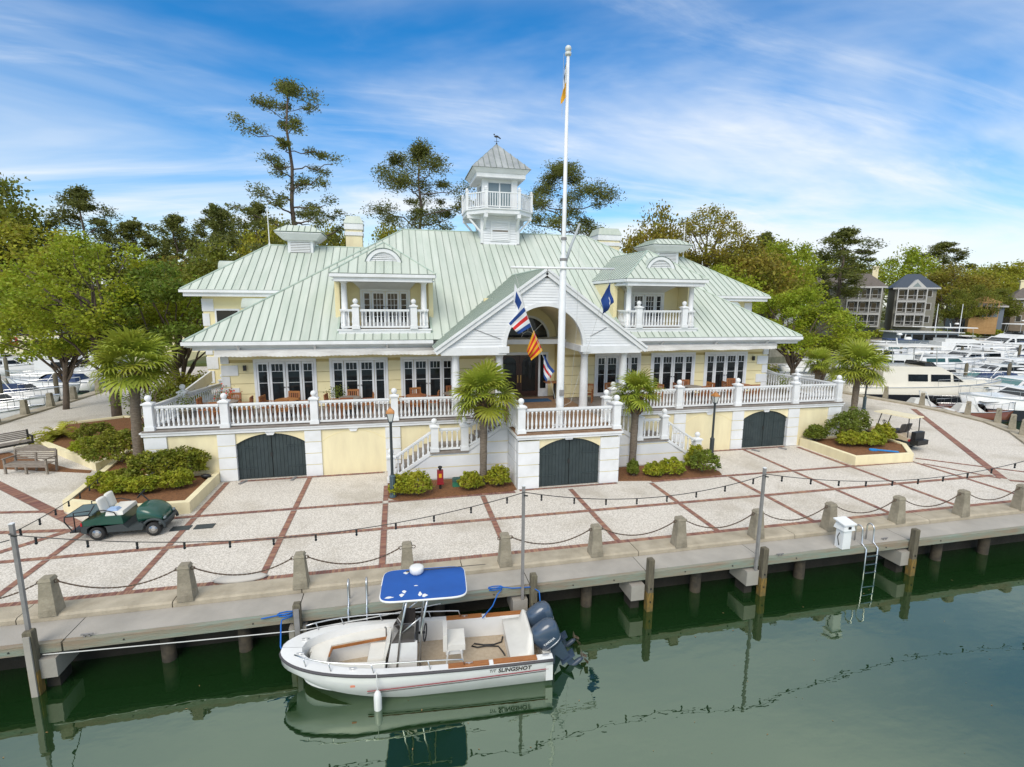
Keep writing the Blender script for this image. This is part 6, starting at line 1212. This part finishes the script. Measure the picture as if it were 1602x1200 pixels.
t = thing('spot_light', 'small black spotlight beside the left garage pier', 'spotlight', (-7.6, 21.6, .36)); part('housing', MB().ball((0, 0, .12), .14, 8, 6, (1.4, .8, .7)), BLACK, t, True); part('stake', MB().bar((0, 0, -.1), (0, 0, .1), .04), BLACK, t)
for i, (x, y, rz) in enumerate(((-6.35, 21.9, -.5), (-4.4, 21.95, -.3), (17.7, 21.7, .5), (19.35, 21.75, .5))):
    solo('door_stop', MB().box(-.05, .05, -.22, .18, 0, .05), GALV, ['grey wedge stop at the left leaf of the left garage', 'grey wedge stop at the right leaf of the left garage', 'dark strip at the left leaf of the right garage', 'dark strip at the right leaf of the right garage'][i], 'door stop', 'door stops at the garages', loc=(x, y, .004), rz=rz)
m = MB().prism([(-.35 + .22 * math.cos(a), .1 + .16 * math.sin(a)) for a in [i * .52 for i in range(12)]], 0, .05); m.prism([(-.25, 0), (.35, -.42), (.5, -.5), (.55, -.38), (.42, -.3), (-.15, .12)], .005, .045)
solo('blue_key_board', m, M('bright_blue_plastic', (.02, .25, .65), rough=.5), 'bright blue flat paddle-shaped object lying on the right planter mulch', 'paddle', loc=(23.05, 19.5, .37))
solo('sand_bag', MB().ball((0, 0, .03), .5, 12, 6, (1.4, .45, .16)), M('pale_bag', (.52, .49, .44), rough=.9), 'pale flattened sandbag on the brick edge behind the second and third bollards', 'sandbag', None, True, loc=(-4.3, 13.95, .02))
# ------------------------------------------------------------------ terrace furniture
def chair_proto():
    t = thing('armchair', 'x', 'chair', (0, 0, 0), 0, 'slatted armchairs on the terrace')
    for x in (-.25, .25): part('leg', MB().box(x - .025, x + .025, -.25, -.2, 0, .62), TEAK, t); part('leg', MB().bar((x, .22, 0), (x, .28, .92), .05), TEAK, t); part('armrest', MB().box(x - .035, x + .035, -.28, .25, .62, .65), TEAK, t)
    part('seat', MB().box(-.26, .26, -.26, .24, .40, .44), TEAK, t); part('top_rail', MB().box(-.26, .26, .255, .295, .84, .93), TEAK, t); part('lower_rail', MB().box(-.26, .26, .23, .265, .5, .55), TEAK, t)
    for k in range(5): x = -.18 + k * .09; part('back_slat', MB().bar((x, .245, .54), (x, .275, .85), .05, .018), TEAK, t)
    return t
ch0 = chair_proto(); first = True
def chair(x, y, rz, label, z=2.302):
    global first
    if first: ch0.location = (x, y, z); ch0.rotation_euler = (0, 0, rz); ch0['label'] = label; first = False
    else: dup(ch0, (x, y, z), rz, label)
spots = [(-7.4, 24.0), (-4.9, 24.0), (-2.2, 24.0), (.8, 24.0), (2.6, 24.3), (12.4, 24.0), (15.4, 24.0), (18.4, 24.0)]
nm = ['leftmost', 'second', 'third', 'fourth', 'fifth', 'sixth', 'seventh', 'eighth']
for i, (x, y) in enumerate(spots):
    t = thing('terrace_table', 'round wooden terrace table, %s from the left behind the white rail' % nm[i], 'table', (x, y, 2.302), 0, 'terrace tables'); part('table_top', MB().lathe([(.48, .70), (.5, .71), (.5, .735), (.48, .74)], 20), TEAK if i % 2 else WEATH, t); part('pedestal', MB().lathe([(.28, 0), (.28, .03), (.05, .06), (.045, .7)], 10), IRON, t)
    for k, (dx, dy, r) in enumerate(((-.78, .05, 1.57), (.78, -.05, -1.57), (.05, .82, 0), (-.05, -.82, 3.14))):
        if (i, k) in ((4, 0), (4, 3), (7, 1)): continue
        chair(x + dx, y + dy, r + .25 * math.sin(i * 5 + k * 3), 'slatted wooden armchair %s the %s terrace table from the left' % (('left of', 'right of', 'behind', 'in front of')[k], nm[i]))
chair(9.55, 24.4, -.5, 'wooden armchair on the entrance porch beside the flagpole', 2.315); chair(11.0, 24.6, .4, 'wooden armchair behind the right portico column')
t = thing('side_table', 'small square wooden table against the wall right of the entrance doors', 'table', (8.1, 25.5, 2.315)); part('table_top', MB().box(-.55, .45, -.3, .3, .9, .94), TEAK, t); part('pedestal', MB().box(-.05, .05, -.05, .05, 0, .9), IRON, t)
solo('door_mat', MB().box(-.8, .8, -.4, .4, 0, .012), M('mat_blue', (.02, .07, .16), (.03, .10, .2), 4, .95), 'blue mat in front of the mahogany entrance doors', 'mat', loc=(7.0, 25.3, 2.315))
for i, (x, y, lb) in enumerate(((-9.1, 24.2, 'potted twiggy plant in the left terrace corner'), (-2.9, 25.3, 'potted plant between the first two door sets'), (21.6, 24.6, 'potted plant at the right end of the terrace'), (-7.75, 25.3, 'red flowering potted plant at the left facade corner'))):
    t = thing('potted_plant', lb, 'plant', (x, y, 2.302), 0, 'potted plants on the terrace'); part('pot', MB().lathe([(.16, 0), (.24, .38), (.26, .4), (.22, .4)], 14), CONC, t, True); R2 = np.random.RandomState(170 + i); P = R2.normal(size=(260, 3)) * np.array([.22, .22, .2]) + np.array([0, 0, .72]); raw('foliage', leaf_mesh('potted_foliage', P, .09 * R2.uniform(.6, 1.4, 260), L_SHRUBD, i), t)
    if i == 3: P = R2.normal(size=(60, 3)) * np.array([.25, .25, .22]) + np.array([0, 0, .8]); raw('blossom', leaf_mesh('potted_blossom', P, .10 * np.ones(60), M('blossom_red', (.65, .06, .03), rough=.7), 8, .9), t)
# ------------------------------------------------------------------ marina yachts
BOOT = M('bottom_paint_dark', (.012, .014, .02), rough=.4); CREAMH = M('cream_gelcoat', (.74, .70, .60), (.70, .66, .56), 1, .25); TEALG = M('teal_glass', (.05, .16, .16), rough=.05, spec=.9); CANV = M('white_canvas', (.66, .65, .62), (.58, .57, .54), 2, .8); GREYC = M('grey_enclosure', (.16, .19, .22), rough=.3)
def yacht(label, loc, heading, L, kind='cruiser', hullm=GEL, glass=GLASS, canopy=None, group='boats moored in the harbour', dark=False):
    """bow towards local +x, loc at the waterline amidships"""
    t = thing('moored_boat', label, 'boat', (loc[0], loc[1], WATER_Z), RAD(heading), group); B = L * .155; F = L * .085 + .25; rr = []
    for i in range(9):
        u = i / 8; x = -L / 2 + L * u; b = B * (.93 + .07 * math.sin(u * 3)) * (1 - max(0, (u - .45) / .56) ** 2.4); b = max(b, .03); f = F * (1 + .35 * u ** 2); xo = x - (.07 * L) * max(0, (u - .6) / .4) ** 2
        rr.append([(x, -b, f), (xo, -b * .88, .12), (xo, -b * .55, -.3), (xo, b * .55, -.3), (xo, b * .88, .12), (x, b, f)])
    part('hull', MB().loft(rr, True, True, True), hullm, t, True)
    part('boot_stripe', MB().loft([[(p[0] * 1.002, p[1] * 1.012, .02), (p[0] * 1.002, p[1] * 1.012, .30 if not dark else F * .62)] for p in [(r[1][0] * .35 + r[0][0] * .65 if dark else r[1][0], (r[1][1] * .45 + r[0][1] * .55) if dark else r[1][1]) for r in rr]] , False, False, False).loft([[(p[0] * 1.002, p[1] * 1.012, .30 if not dark else F * .62), (p[0] * 1.002, p[1] * 1.012, .02)] for p in [(r[4][0] * .35 + r[5][0] * .65 if dark else r[4][0], (r[4][1] * .45 + r[5][1] * .55) if dark else r[4][1]) for r in rr]], False, False, False), BOOT, t)
    part('toe_rail', MB().tube([(r[0][0], r[0][1], r[0][2] + .02) for r in rr], .035, 5).tube([(r[5][0], r[5][1], r[5][2] + .02) for r in rr], .035, 5), TEAK if kind == 'classic' else STEEL, t)
    def cab(name, x0, x1, w, z0, z1, rake_f, rake_b, mat, taper=.86):
        return part(name, MB().add([(x0, -w, z0), (x1, -w, z0), (x1, w, z0), (x0, w, z0), (x0 + rake_b, -w * taper, z1), (x1 - rake_f, -w * taper, z1), (x1 - rake_f, w * taper, z1), (x0 + rake_b, w * taper, z1)], [(3, 2, 1, 0), (4, 5, 6, 7), (0, 1, 5, 4), (1, 2, 6, 5), (2, 3, 7, 6), (3, 0, 4, 7)]), mat, t)
    def wins(x0, x1, w, z0, z1, rake_f, taper, n, fz=(.38, .85)):
        for s in (-1, 1):
            for k in range(n):
                a0 = x0 + (x1 - x0) * (k + .07) / n; a1 = x0 + (x1 - x0) * (k + .93) / n; za, zb = z0 + (z1 - z0) * fz[0], z0 + (z1 - z0) * fz[1]; wa, wb = w * (1 + (taper - 1) * fz[0]) + .012, w * (1 + (taper - 1) * fz[1]) + .012; last = rake_f * fz[1] if k == n - 1 else 0
                q = [(a0, s * wa, za), (a1 - (rake_f * fz[0] if k == n - 1 else 0), s * wa, za), (a1 - last, s * wb, zb), (a0, s * wb, zb)]; part('window', MB().add(q + [(x, y + s * .015, z) for x, y, z in q], [(4, 5, 6, 7), (7, 6, 5, 4)]), glass, t)
        za, zb = z0 + (z1 - z0) * .30, z0 + (z1 - z0) * .9; xa, xb = x1 - rake_f * .30 + .02, x1 - rake_f * .9 + .02
        q = [(xa, -w * .85, za), (xa, w * .85, za), (xb, w * .74, zb), (xb, -w * .74, zb)]; part('windscreen', MB().add(q, [(0, 1, 2, 3)]), glass, t)
    dz = F * 1.05
    if kind in ('flybridge', 'classic'):
        cab('deckhouse', -L * .30, L * .24, B * .78, dz - .1, dz + 1.25, 2.0, .05, hullm); wins(-L * .16, L * .24, B * .78, dz - .1, dz + 1.25, 2.0, .86, 3, (.42, .86)); cab('trunk_cabin', L * .10, L * .36, B * .6, dz, dz + .55, .5, 0, hullm)
        cab('flybridge', -L * .26, L * .10, B * .66, dz + 1.25, dz + 1.72, .9, .0, hullm, .96); cab('flybridge_screen', -L * .04, L * .03, B * .55, dz + 1.72, dz + 2.05, .25, .0, glass)
        m = MB(); top = dz + 3.4
        for x in (-L * .24, L * .02):
            for s in (-1, 1): m.tube([(x, s * B * .6, dz + 1.9), (x - .1, s * B * .55, top)], .03, 5)
        part('hardtop_strut', m, STEEL, t); part('hardtop', MB().tbox((-L * .11, 0), (L * .17, B * .62), (L * .165, B * .58), top, top + .1), canopy or hullm, t)
        part('radar_arch', MB().bar((-L * .16, 0, top + .1), (-L * .17, 0, top + .7), .08).lathe([(.28, top + .55), (.3, top + .62), (.2, top + .78)], 12, (-L * .1, 0, 0)), GEL, t)
    elif kind == 'cruiser':
        cab('deckhouse', -L * .22, L * .22, B * .76, dz - .1, dz + .85, 1.3, .3, hullm); wins(-L * .18, L * .22, B * .76, dz - .1, dz + .85, 1.3, .86, 2); cab('foredeck', L * .12, L * .42, B * .55, dz - .02, dz + .35, .9, 0, hullm)
        part('radar_arch', MB().tube([(-L * .25, -B * .8, dz), (-L * .2, -B * .7, dz + 1.5), (-L * .2, B * .7, dz + 1.5), (-L * .25, B * .8, dz)], .09, 6), hullm, t); part('canopy', MB().tbox((-L * .18, 0), (L * .14, B * .72), (L * .12, B * .66), dz + 1.42, dz + 1.54), canopy or hullm, t)
    elif kind == 'house':
        cab('deckhouse', -L * .42, L * .28, B * .9, dz - .1, dz + 2.0, .3, .1, GREYC, .97); wins(-L * .4, L * .28, B * .9, dz - .1, dz + 2.0, .3, .97, 5); part('upper_deck', MB().box(-L * .46, L * .32, -B, B, dz + 2.0, dz + 2.12), GEL, t); part('sun_shade', MB().bar((-L * .1, -B * .7, dz + 2.9), (L * .2, -B * .7, dz + 2.9), .1).bar((-L * .1, B * .7, dz + 2.9), (L * .2, B * .7, dz + 2.9), .1), GEL, t)
    else:
        cab('cover', -L * .36, L * .10, B * .8, dz - .15, dz + .55, .9, .4, canopy or NAVY, .55); part('windscreen', MB().add([(L * .10, -B * .7, dz - .05), (L * .16, 0, dz - .05), (L * .10, B * .7, dz - .05), (L * .03, B * .6, dz + .5), (L * .06, 0, dz + .55), (L * .03, -B * .6, dz + .5)], [(0, 1, 4, 5), (1, 2, 3, 4)]), glass, t)
        part('tower_frame', MB().tube([(-L * .05, -B * .8, dz), (-L * .14, -B * .6, dz + 1.1), (-L * .14, B * .6, dz + 1.1), (-L * .05, B * .8, dz)], .035, 6), GEL, t); part('stern_cushion', MB().box(-L * .48, -L * .38, -B * .6, B * .6, dz - .2, dz + .1), GEL, t)
    m = MB(); pr = [(r[0], r[-1]) for r in rr[4:]]
    for s in (0, 1):
        p = [(q[s][0], q[s][1] * .95, q[s][2] + .62) for q in pr]; m.tube(p, .022, 5)
        for a, q in zip(p, pr): m.tube([a, (q[s][0], q[s][1] * .97, q[s][2])], .016, 4)
    part('bow_rail', m, STEEL, t)
    return t
yacht('large cream flybridge yacht moored beyond the right-hand quay', (45.5, 35.8), -14, 14.5, 'flybridge', CREAMH, GLASS, CANV, dark=True)
yacht('white express cruiser with dark bottom, bow towards the right-hand quay bollards', (48.5, 28.6), 168, 13, 'cruiser', GEL, GLASS, None, dark=True)
yacht('white cruiser with teal side windows behind the express cruiser', (55.0, 33.8), 172, 12, 'cruiser', GEL, TEALG, None)
yacht('small runabout under pale cover tied close to the right-hand quay', (41.2, 31.3), -20, 4.6, 'runabout', M('varnished_hull', (.16, .05, .025), rough=.3), GLASS, CANV); yacht('small brown-hulled tender with white cover right of the cream yacht bow', (42.6, 28.8), -24, 4.6, 'runabout', MATS['varnished_hull'], GLASS, CANV)
yacht('dark-hulled motorboat half hidden behind the right-hand palm', (41.5, 37.2), 165, 8, 'cruiser', BOOT, GLASS, GEL); yacht('white yacht with blue-green windows behind the cream yacht', (64, 49.0), -8, 14, 'cruiser', GEL, TEALG, None, dark=True)
yacht('white sedan cruiser with oval dark windows in the second row', (76, 53), 172, 14, 'cruiser', GEL, GLASS, None); yacht('white sportfisher left of the second row boats', (56.5, 48.5), 150, 9, 'flybridge', GEL, GLASS, NAVY)
yacht('grey-enclosed houseboat below the grey houses', (93, 73), -15, 15, 'house', GEL, GLASS); yacht('big white flybridge yacht at the far right edge', (104, 66.5), 170, 18, 'flybridge', GEL, GLASS, CANV); yacht('white flybridge yacht before the far right lawn', (88, 63), -20, 14, 'flybridge', GEL, GLASS, GEL)
yacht('small white cruiser right of the houseboat', (103, 76), 165, 11, 'cruiser', GEL, GLASS, None); yacht('white motor yacht furthest back along the right shore', (117, 75), 170, 14, 'flybridge', GEL, GLASS, GEL); yacht('white bow-rider behind the leafy right-hand trees', (70, 62), -10, 10, 'cruiser', GEL, GLASS, NAVY)
yacht('white motorboat hidden behind the terrace palms at right', (45, 44), -15, 11, 'cruiser', GEL, GLASS, None)
for i, a in enumerate([((60, 41), 150, 9, 'runabout', NAVY), ((66, 43), 165, 10, 'cruiser', None), ((72, 45), 160, 10, 'cruiser', NAVY), ((80, 47.5), 170, 11, 'flybridge', CANV), ((84, 58), -12, 11, 'cruiser', None), ((96, 60), 172, 12, 'cruiser', NAVY), ((78, 66), -15, 10, 'cruiser', None), ((86, 69), 160, 9, 'runabout', CANV), ((110, 70), 165, 12, 'cruiser', None), ((50, 52), -20, 8, 'runabout', CANV)]):
    yacht('%s small white motorboat counted from the front in the packed right-hand berths' % ORD[i], a[0], a[1], a[2], a[3], GEL, GLASS if i % 3 else TEALG, a[4])
GLB = 'boats moored on the left'
for a in [('white runabout with navy cover nearest the left-hand quay', (-27.6, 40.2), 20, 7, 'runabout', NAVY), ('white runabout with pale windscreen at the left picture edge', (-29.5, 37.2), 15, 7.5, 'runabout', CANV), ('second navy-covered runabout from the left-hand quay', (-29.2, 44.6), 10, 7.5, 'runabout', NAVY), ('white open boat with navy cover in the left middle row', (-30.5, 49.6), 14, 7.5, 'runabout', NAVY), ('white runabout seen under the bright green tree', (-31.5, 55), 170, 8, 'runabout', NAVY), ('white cabin boat with hardtop behind the left trees', (-33, 61), 10, 9, 'flybridge', CANV), ('white cruiser far back on the left', (-42, 66), 20, 10, 'cruiser', None), ('navy-topped cruiser far left', (-47, 72), 10, 10, 'cruiser', NAVY), ('white cabin cruiser before the beige sea wall', (-40, 76), 170, 10, 'cruiser', None), ('small white boat between the left tree trunks', (-36, 68), 30, 7, 'runabout', CANV)]:
    yacht(a[0], a[1], a[2], a[3], a[4], GEL, GLASS, a[5], GLB)
def pier_(label, p, q, w, k):
    t = thing('floating_pier', label, 'pier', (p[0], p[1], WATER_Z), 0, 'floating piers', True); p = Vector((*p, -.75)); q = Vector((*q, -.75)); m = part('walkway', MB().bar(p, q, w, .3), CONCD, t); d = (q - p)
    for i in range(k): v = p + d * ((i + .5) / k); n = Vector((-d.y, d.x, 0)).normalized() * (w / 2 + .15); part('pile', MB().lathe([(.16, -2.5), (.16, 1.4), (.02, 1.6)], 8, (v.x + n.x, v.y + n.y, 0)), PILE, t, True)
pier_('floating pier between the left-hand boats', (-24, 46.8), (-46, 52), 1.4, 5); pier_('second floating pier further back on the left', (-24, 58), (-52, 64), 1.4, 5); pier_('floating pier behind the cream yacht on the right', (40, 41.5), (78, 36), 1.6, 8); pier_('further floating pier along the second row of yachts', (46, 58), (110, 56), 1.6, 12)
# ------------------------------------------------------------------ far houses
def house(label, loc, rz, W, D, floors, z0, fh, wallm, roofm, porch=None, gable=True, ridge=2.6, chim=(), trim=None, rot_gable=False):
    t = thing('far_house', label, 'house', (loc[0], loc[1], z0), RAD(rz), 'houses on the far shore'); H = floors * fh; trim = trim or M('far_house_trim', (.48, .47, .45), rough=.7)
    part('wall', MB().box(-W / 2, W / 2, 0, D, -z0 - .5, H), wallm, t)
    r = part('roof', MB().add([(-W / 2 - .5, -.6, H), (W / 2 + .5, -.6, H), (W / 2 + .5, D + .6, H), (-W / 2 - .5, D + .6, H), (-W / 2 + 2.2, D / 2, H + ridge), (W / 2 - 2.2, D / 2, H + ridge)], [(0, 1, 5, 4), (1, 2, 5), (2, 3, 4, 5), (3, 0, 4), (3, 2, 1, 0)]), roofm, t)
    part('eave_board', MB().box(-W / 2 - .5, W / 2 + .5, -.62, -.601, H - .3, H), trim, r)
    for x in chim: c = part('chimney', MB().box(x - .5, x + .5, D / 2 - .5, D / 2 + .5, H, H + ridge + 1.2).box(x - .6, x + .6, D / 2 - .6, D / 2 + .6, H + ridge + 1.2, H + ridge + 1.5), CREAM, r)
    if gable: g = part('gable', MB().ext([(-1.6, H - .1), (1.6, H - .1), (0, H + 1.6)], -.75, 2.0), trim, r); part('gable_window', MB().ext([(-.7, H + .15), (.7, H + .15), (0, H + 1.0)], -.78, -.751), GLASSL, r)
    px0, px1, nb = porch or (0, 0, 0)
    for f in range(floors):
        zb = f * fh
        if nb:
            part('porch_shade', MB().box(px0, px1, -.02, -.005, zb + .1, zb + fh - .35), M('porch_shade_wall', (.10, .095, .085), rough=.9), t); part('porch_beam', MB().box(px0 - .1, px1 + .1, -1.5, -.03, zb + fh - .35, zb + fh - .14), trim, t); part('porch_floor', MB().box(px0 - .1, px1 + .1, -1.45, -.03, zb - .1, zb + .05), trim, t)
            for k in range(nb + 1): x = px0 + (px1 - px0) * k / nb; part('porch_column', MB().box(x - .08, x + .08, -1.5, -1.34, zb + .05, zb + fh - .35), trim, t)
            for k in range(nb): x = px0 + (px1 - px0) * (k + .5) / nb; w = part('window', MB().box(x - .48, x + .48, -.045, -.021, zb + .3, zb + 2.1), trim, t); part('pane', MB().box(x - .42, x + .42, -.055, -.046, zb + .4, zb + 2.0), GLASS, w)
            part('porch_rail', MB().box(px0, px1, -1.46, -1.42, zb + .95, zb + 1.02).box(px0, px1, -1.46, -1.42, zb + .2, zb + .25), trim, t)
        xs = [x for x in np.arange(-W / 2 + 1.3, W / 2 - .8, 2.1) if not (nb and px0 - .6 < x < px1 + .6)]
        for x in xs: w = part('window', MB().box(x - .5, x + .5, -.06, -.001, zb + .7, zb + 2.1), trim, t); part('pane', MB().box(x - .4, x + .4, -.075, -.061, zb + .8, zb + 2.0), GLASS, w)
SAGE = M('sage_siding', (.23, .22, .18), (.20, .19, .155), 2, .85); SHING = M('brown_shingle_roof', (.15, .125, .105), (.11, .095, .085), 3, .9); NAVR = M('navy_roof', (.04, .055, .08), rough=.6); BLUEG = M('blue_grey_siding', (.16, .19, .23), rough=.8); STONEH = M('tan_house', (.24, .19, .14), (.19, .15, .11), 2, .9)
house('sage grey three-storey house with stacked white porches across the harbour', (90.4, 88.6), -42, 13.0, 11, 3, 2.9, 2.65, SAGE, SHING, (.4, 6.0, 3), True, 2.8, (5.2,)); house('grey house with navy roof and white gable beside the sage house', (101.6, 83.0), -42, 6.6, 10, 3, 3.0, 2.55, SAGE, NAVR, (-3.0, 1.6, 3), True, 2.9)
house('low blue-grey house wall behind dark trees across the harbour', (120, 84), -45, 8, 8, 2, 2.0, 2.6, BLUEG, SHING, None, False, 1.6); house('tan house with two chimneys at the far right shore', (136, 82), -48, 11, 10, 2, 3.0, 2.9, STONEH, SHING, (1.5, 5, 2), True, 2.6, (-3.5, 3.2)); house('white cottage gable left of the sage house', (80.5, 93), -40, 4.0, 7, 3, 2.0, 2.6, WHITE2, SHING, None, True, 1.6)
t = thing('timber_frame', 'orange plywood and timber wall of a house under construction', 'timber frame', (116.5, 80.5, 1.5), RAD(-45)); OSB = M('orange_plywood', (.46, .28, .12), (.38, .22, .09), 2, .9)
part('sheathing', MB().box(-2.2, 2.2, 0, 3, 0, 3.4), OSB, t); m = MB()
for k in range(6): m.box(-2.2 + k * .86, -2.1 + k * .86, 0, .12, 3.4, 6.2)
for k in range(5): m.bar((-2.15 + k * .86, .06, 3.5), (-1.29 + k * .86, .06, 6.1), .09)
part('stud', m.box(-2.2, 2.2, 0, .12, 6.2, 6.35).box(-2.2, 2.2, 0, .12, 4.8, 4.9), OSB, t); part('roof_frame', MB().ext([(-2.6, 6.35), (2.6, 6.35), (0, 7.6)], 0, 2.5), OSB, t)
house('white house with porch seen through the left trees across the water', (-60, 99), 22, 13, 8, 2, .5, 3.0, M('pale_house', (.50, .49, .46), rough=.8), SHING, (-5, 5, 5), False, 2.4)
solo('sea_wall', MB().box(-120, -24, 91.2, 91.9, -2, 1.6), CREAM, 'long beige sea wall behind the left boats', 'wall'); solo('sea_wall', MB().bar((46, 66.3, -.4), (97, 82.0, -.4), .6, 2.2).bar((97, 82, -.4), (160, 73.6, -.4), .6, 2.2), CONC, 'grey sea wall below the lawn across the right harbour', 'wall')
t = solo('wall_sign', MB().box(-.6, .6, -.05, 0, -.5, .7), M('sign_red', (.5, .03, .03), rough=.5), 'small red sign on the beige sea wall at far left', 'sign', loc=(-56.5, 91.19, .75)); part('sign_mark', MB().box(-.25, .25, -.06, -.051, -.1, .3), WHITE, t)
R_ = np.random.RandomState(77)
for i in range(16):
    x = 88 + i * 3.6; y = 77.8 + (3.5 if x < 100 else 0) - max(0, x - 125) * .12 + R_.uniform(0, 2)
    shrub('shrub', '%s clipped shrub from the left along the far right shoreline' % ORD[i], (x, y + 2.5, .3), 1.6, 1.4, R_.uniform(1.2, 2.4), (L_BRIGHT, L_OAK, L_SHRUB)[i % 3], 200 + i, 500, .4, 'shrubs along the far right shoreline')
for i, (x, y) in enumerate(((93.5, 72), (97, 70.5))): solo('flag_mast', MB().tube([(x, y, -1), (x, y, 7.5)], [.09, .05], 6), WHITE, ('left' if i == 0 else 'right') + ' thin white mast rising in front of the sage house', 'mast', 'thin masts before the sage house')
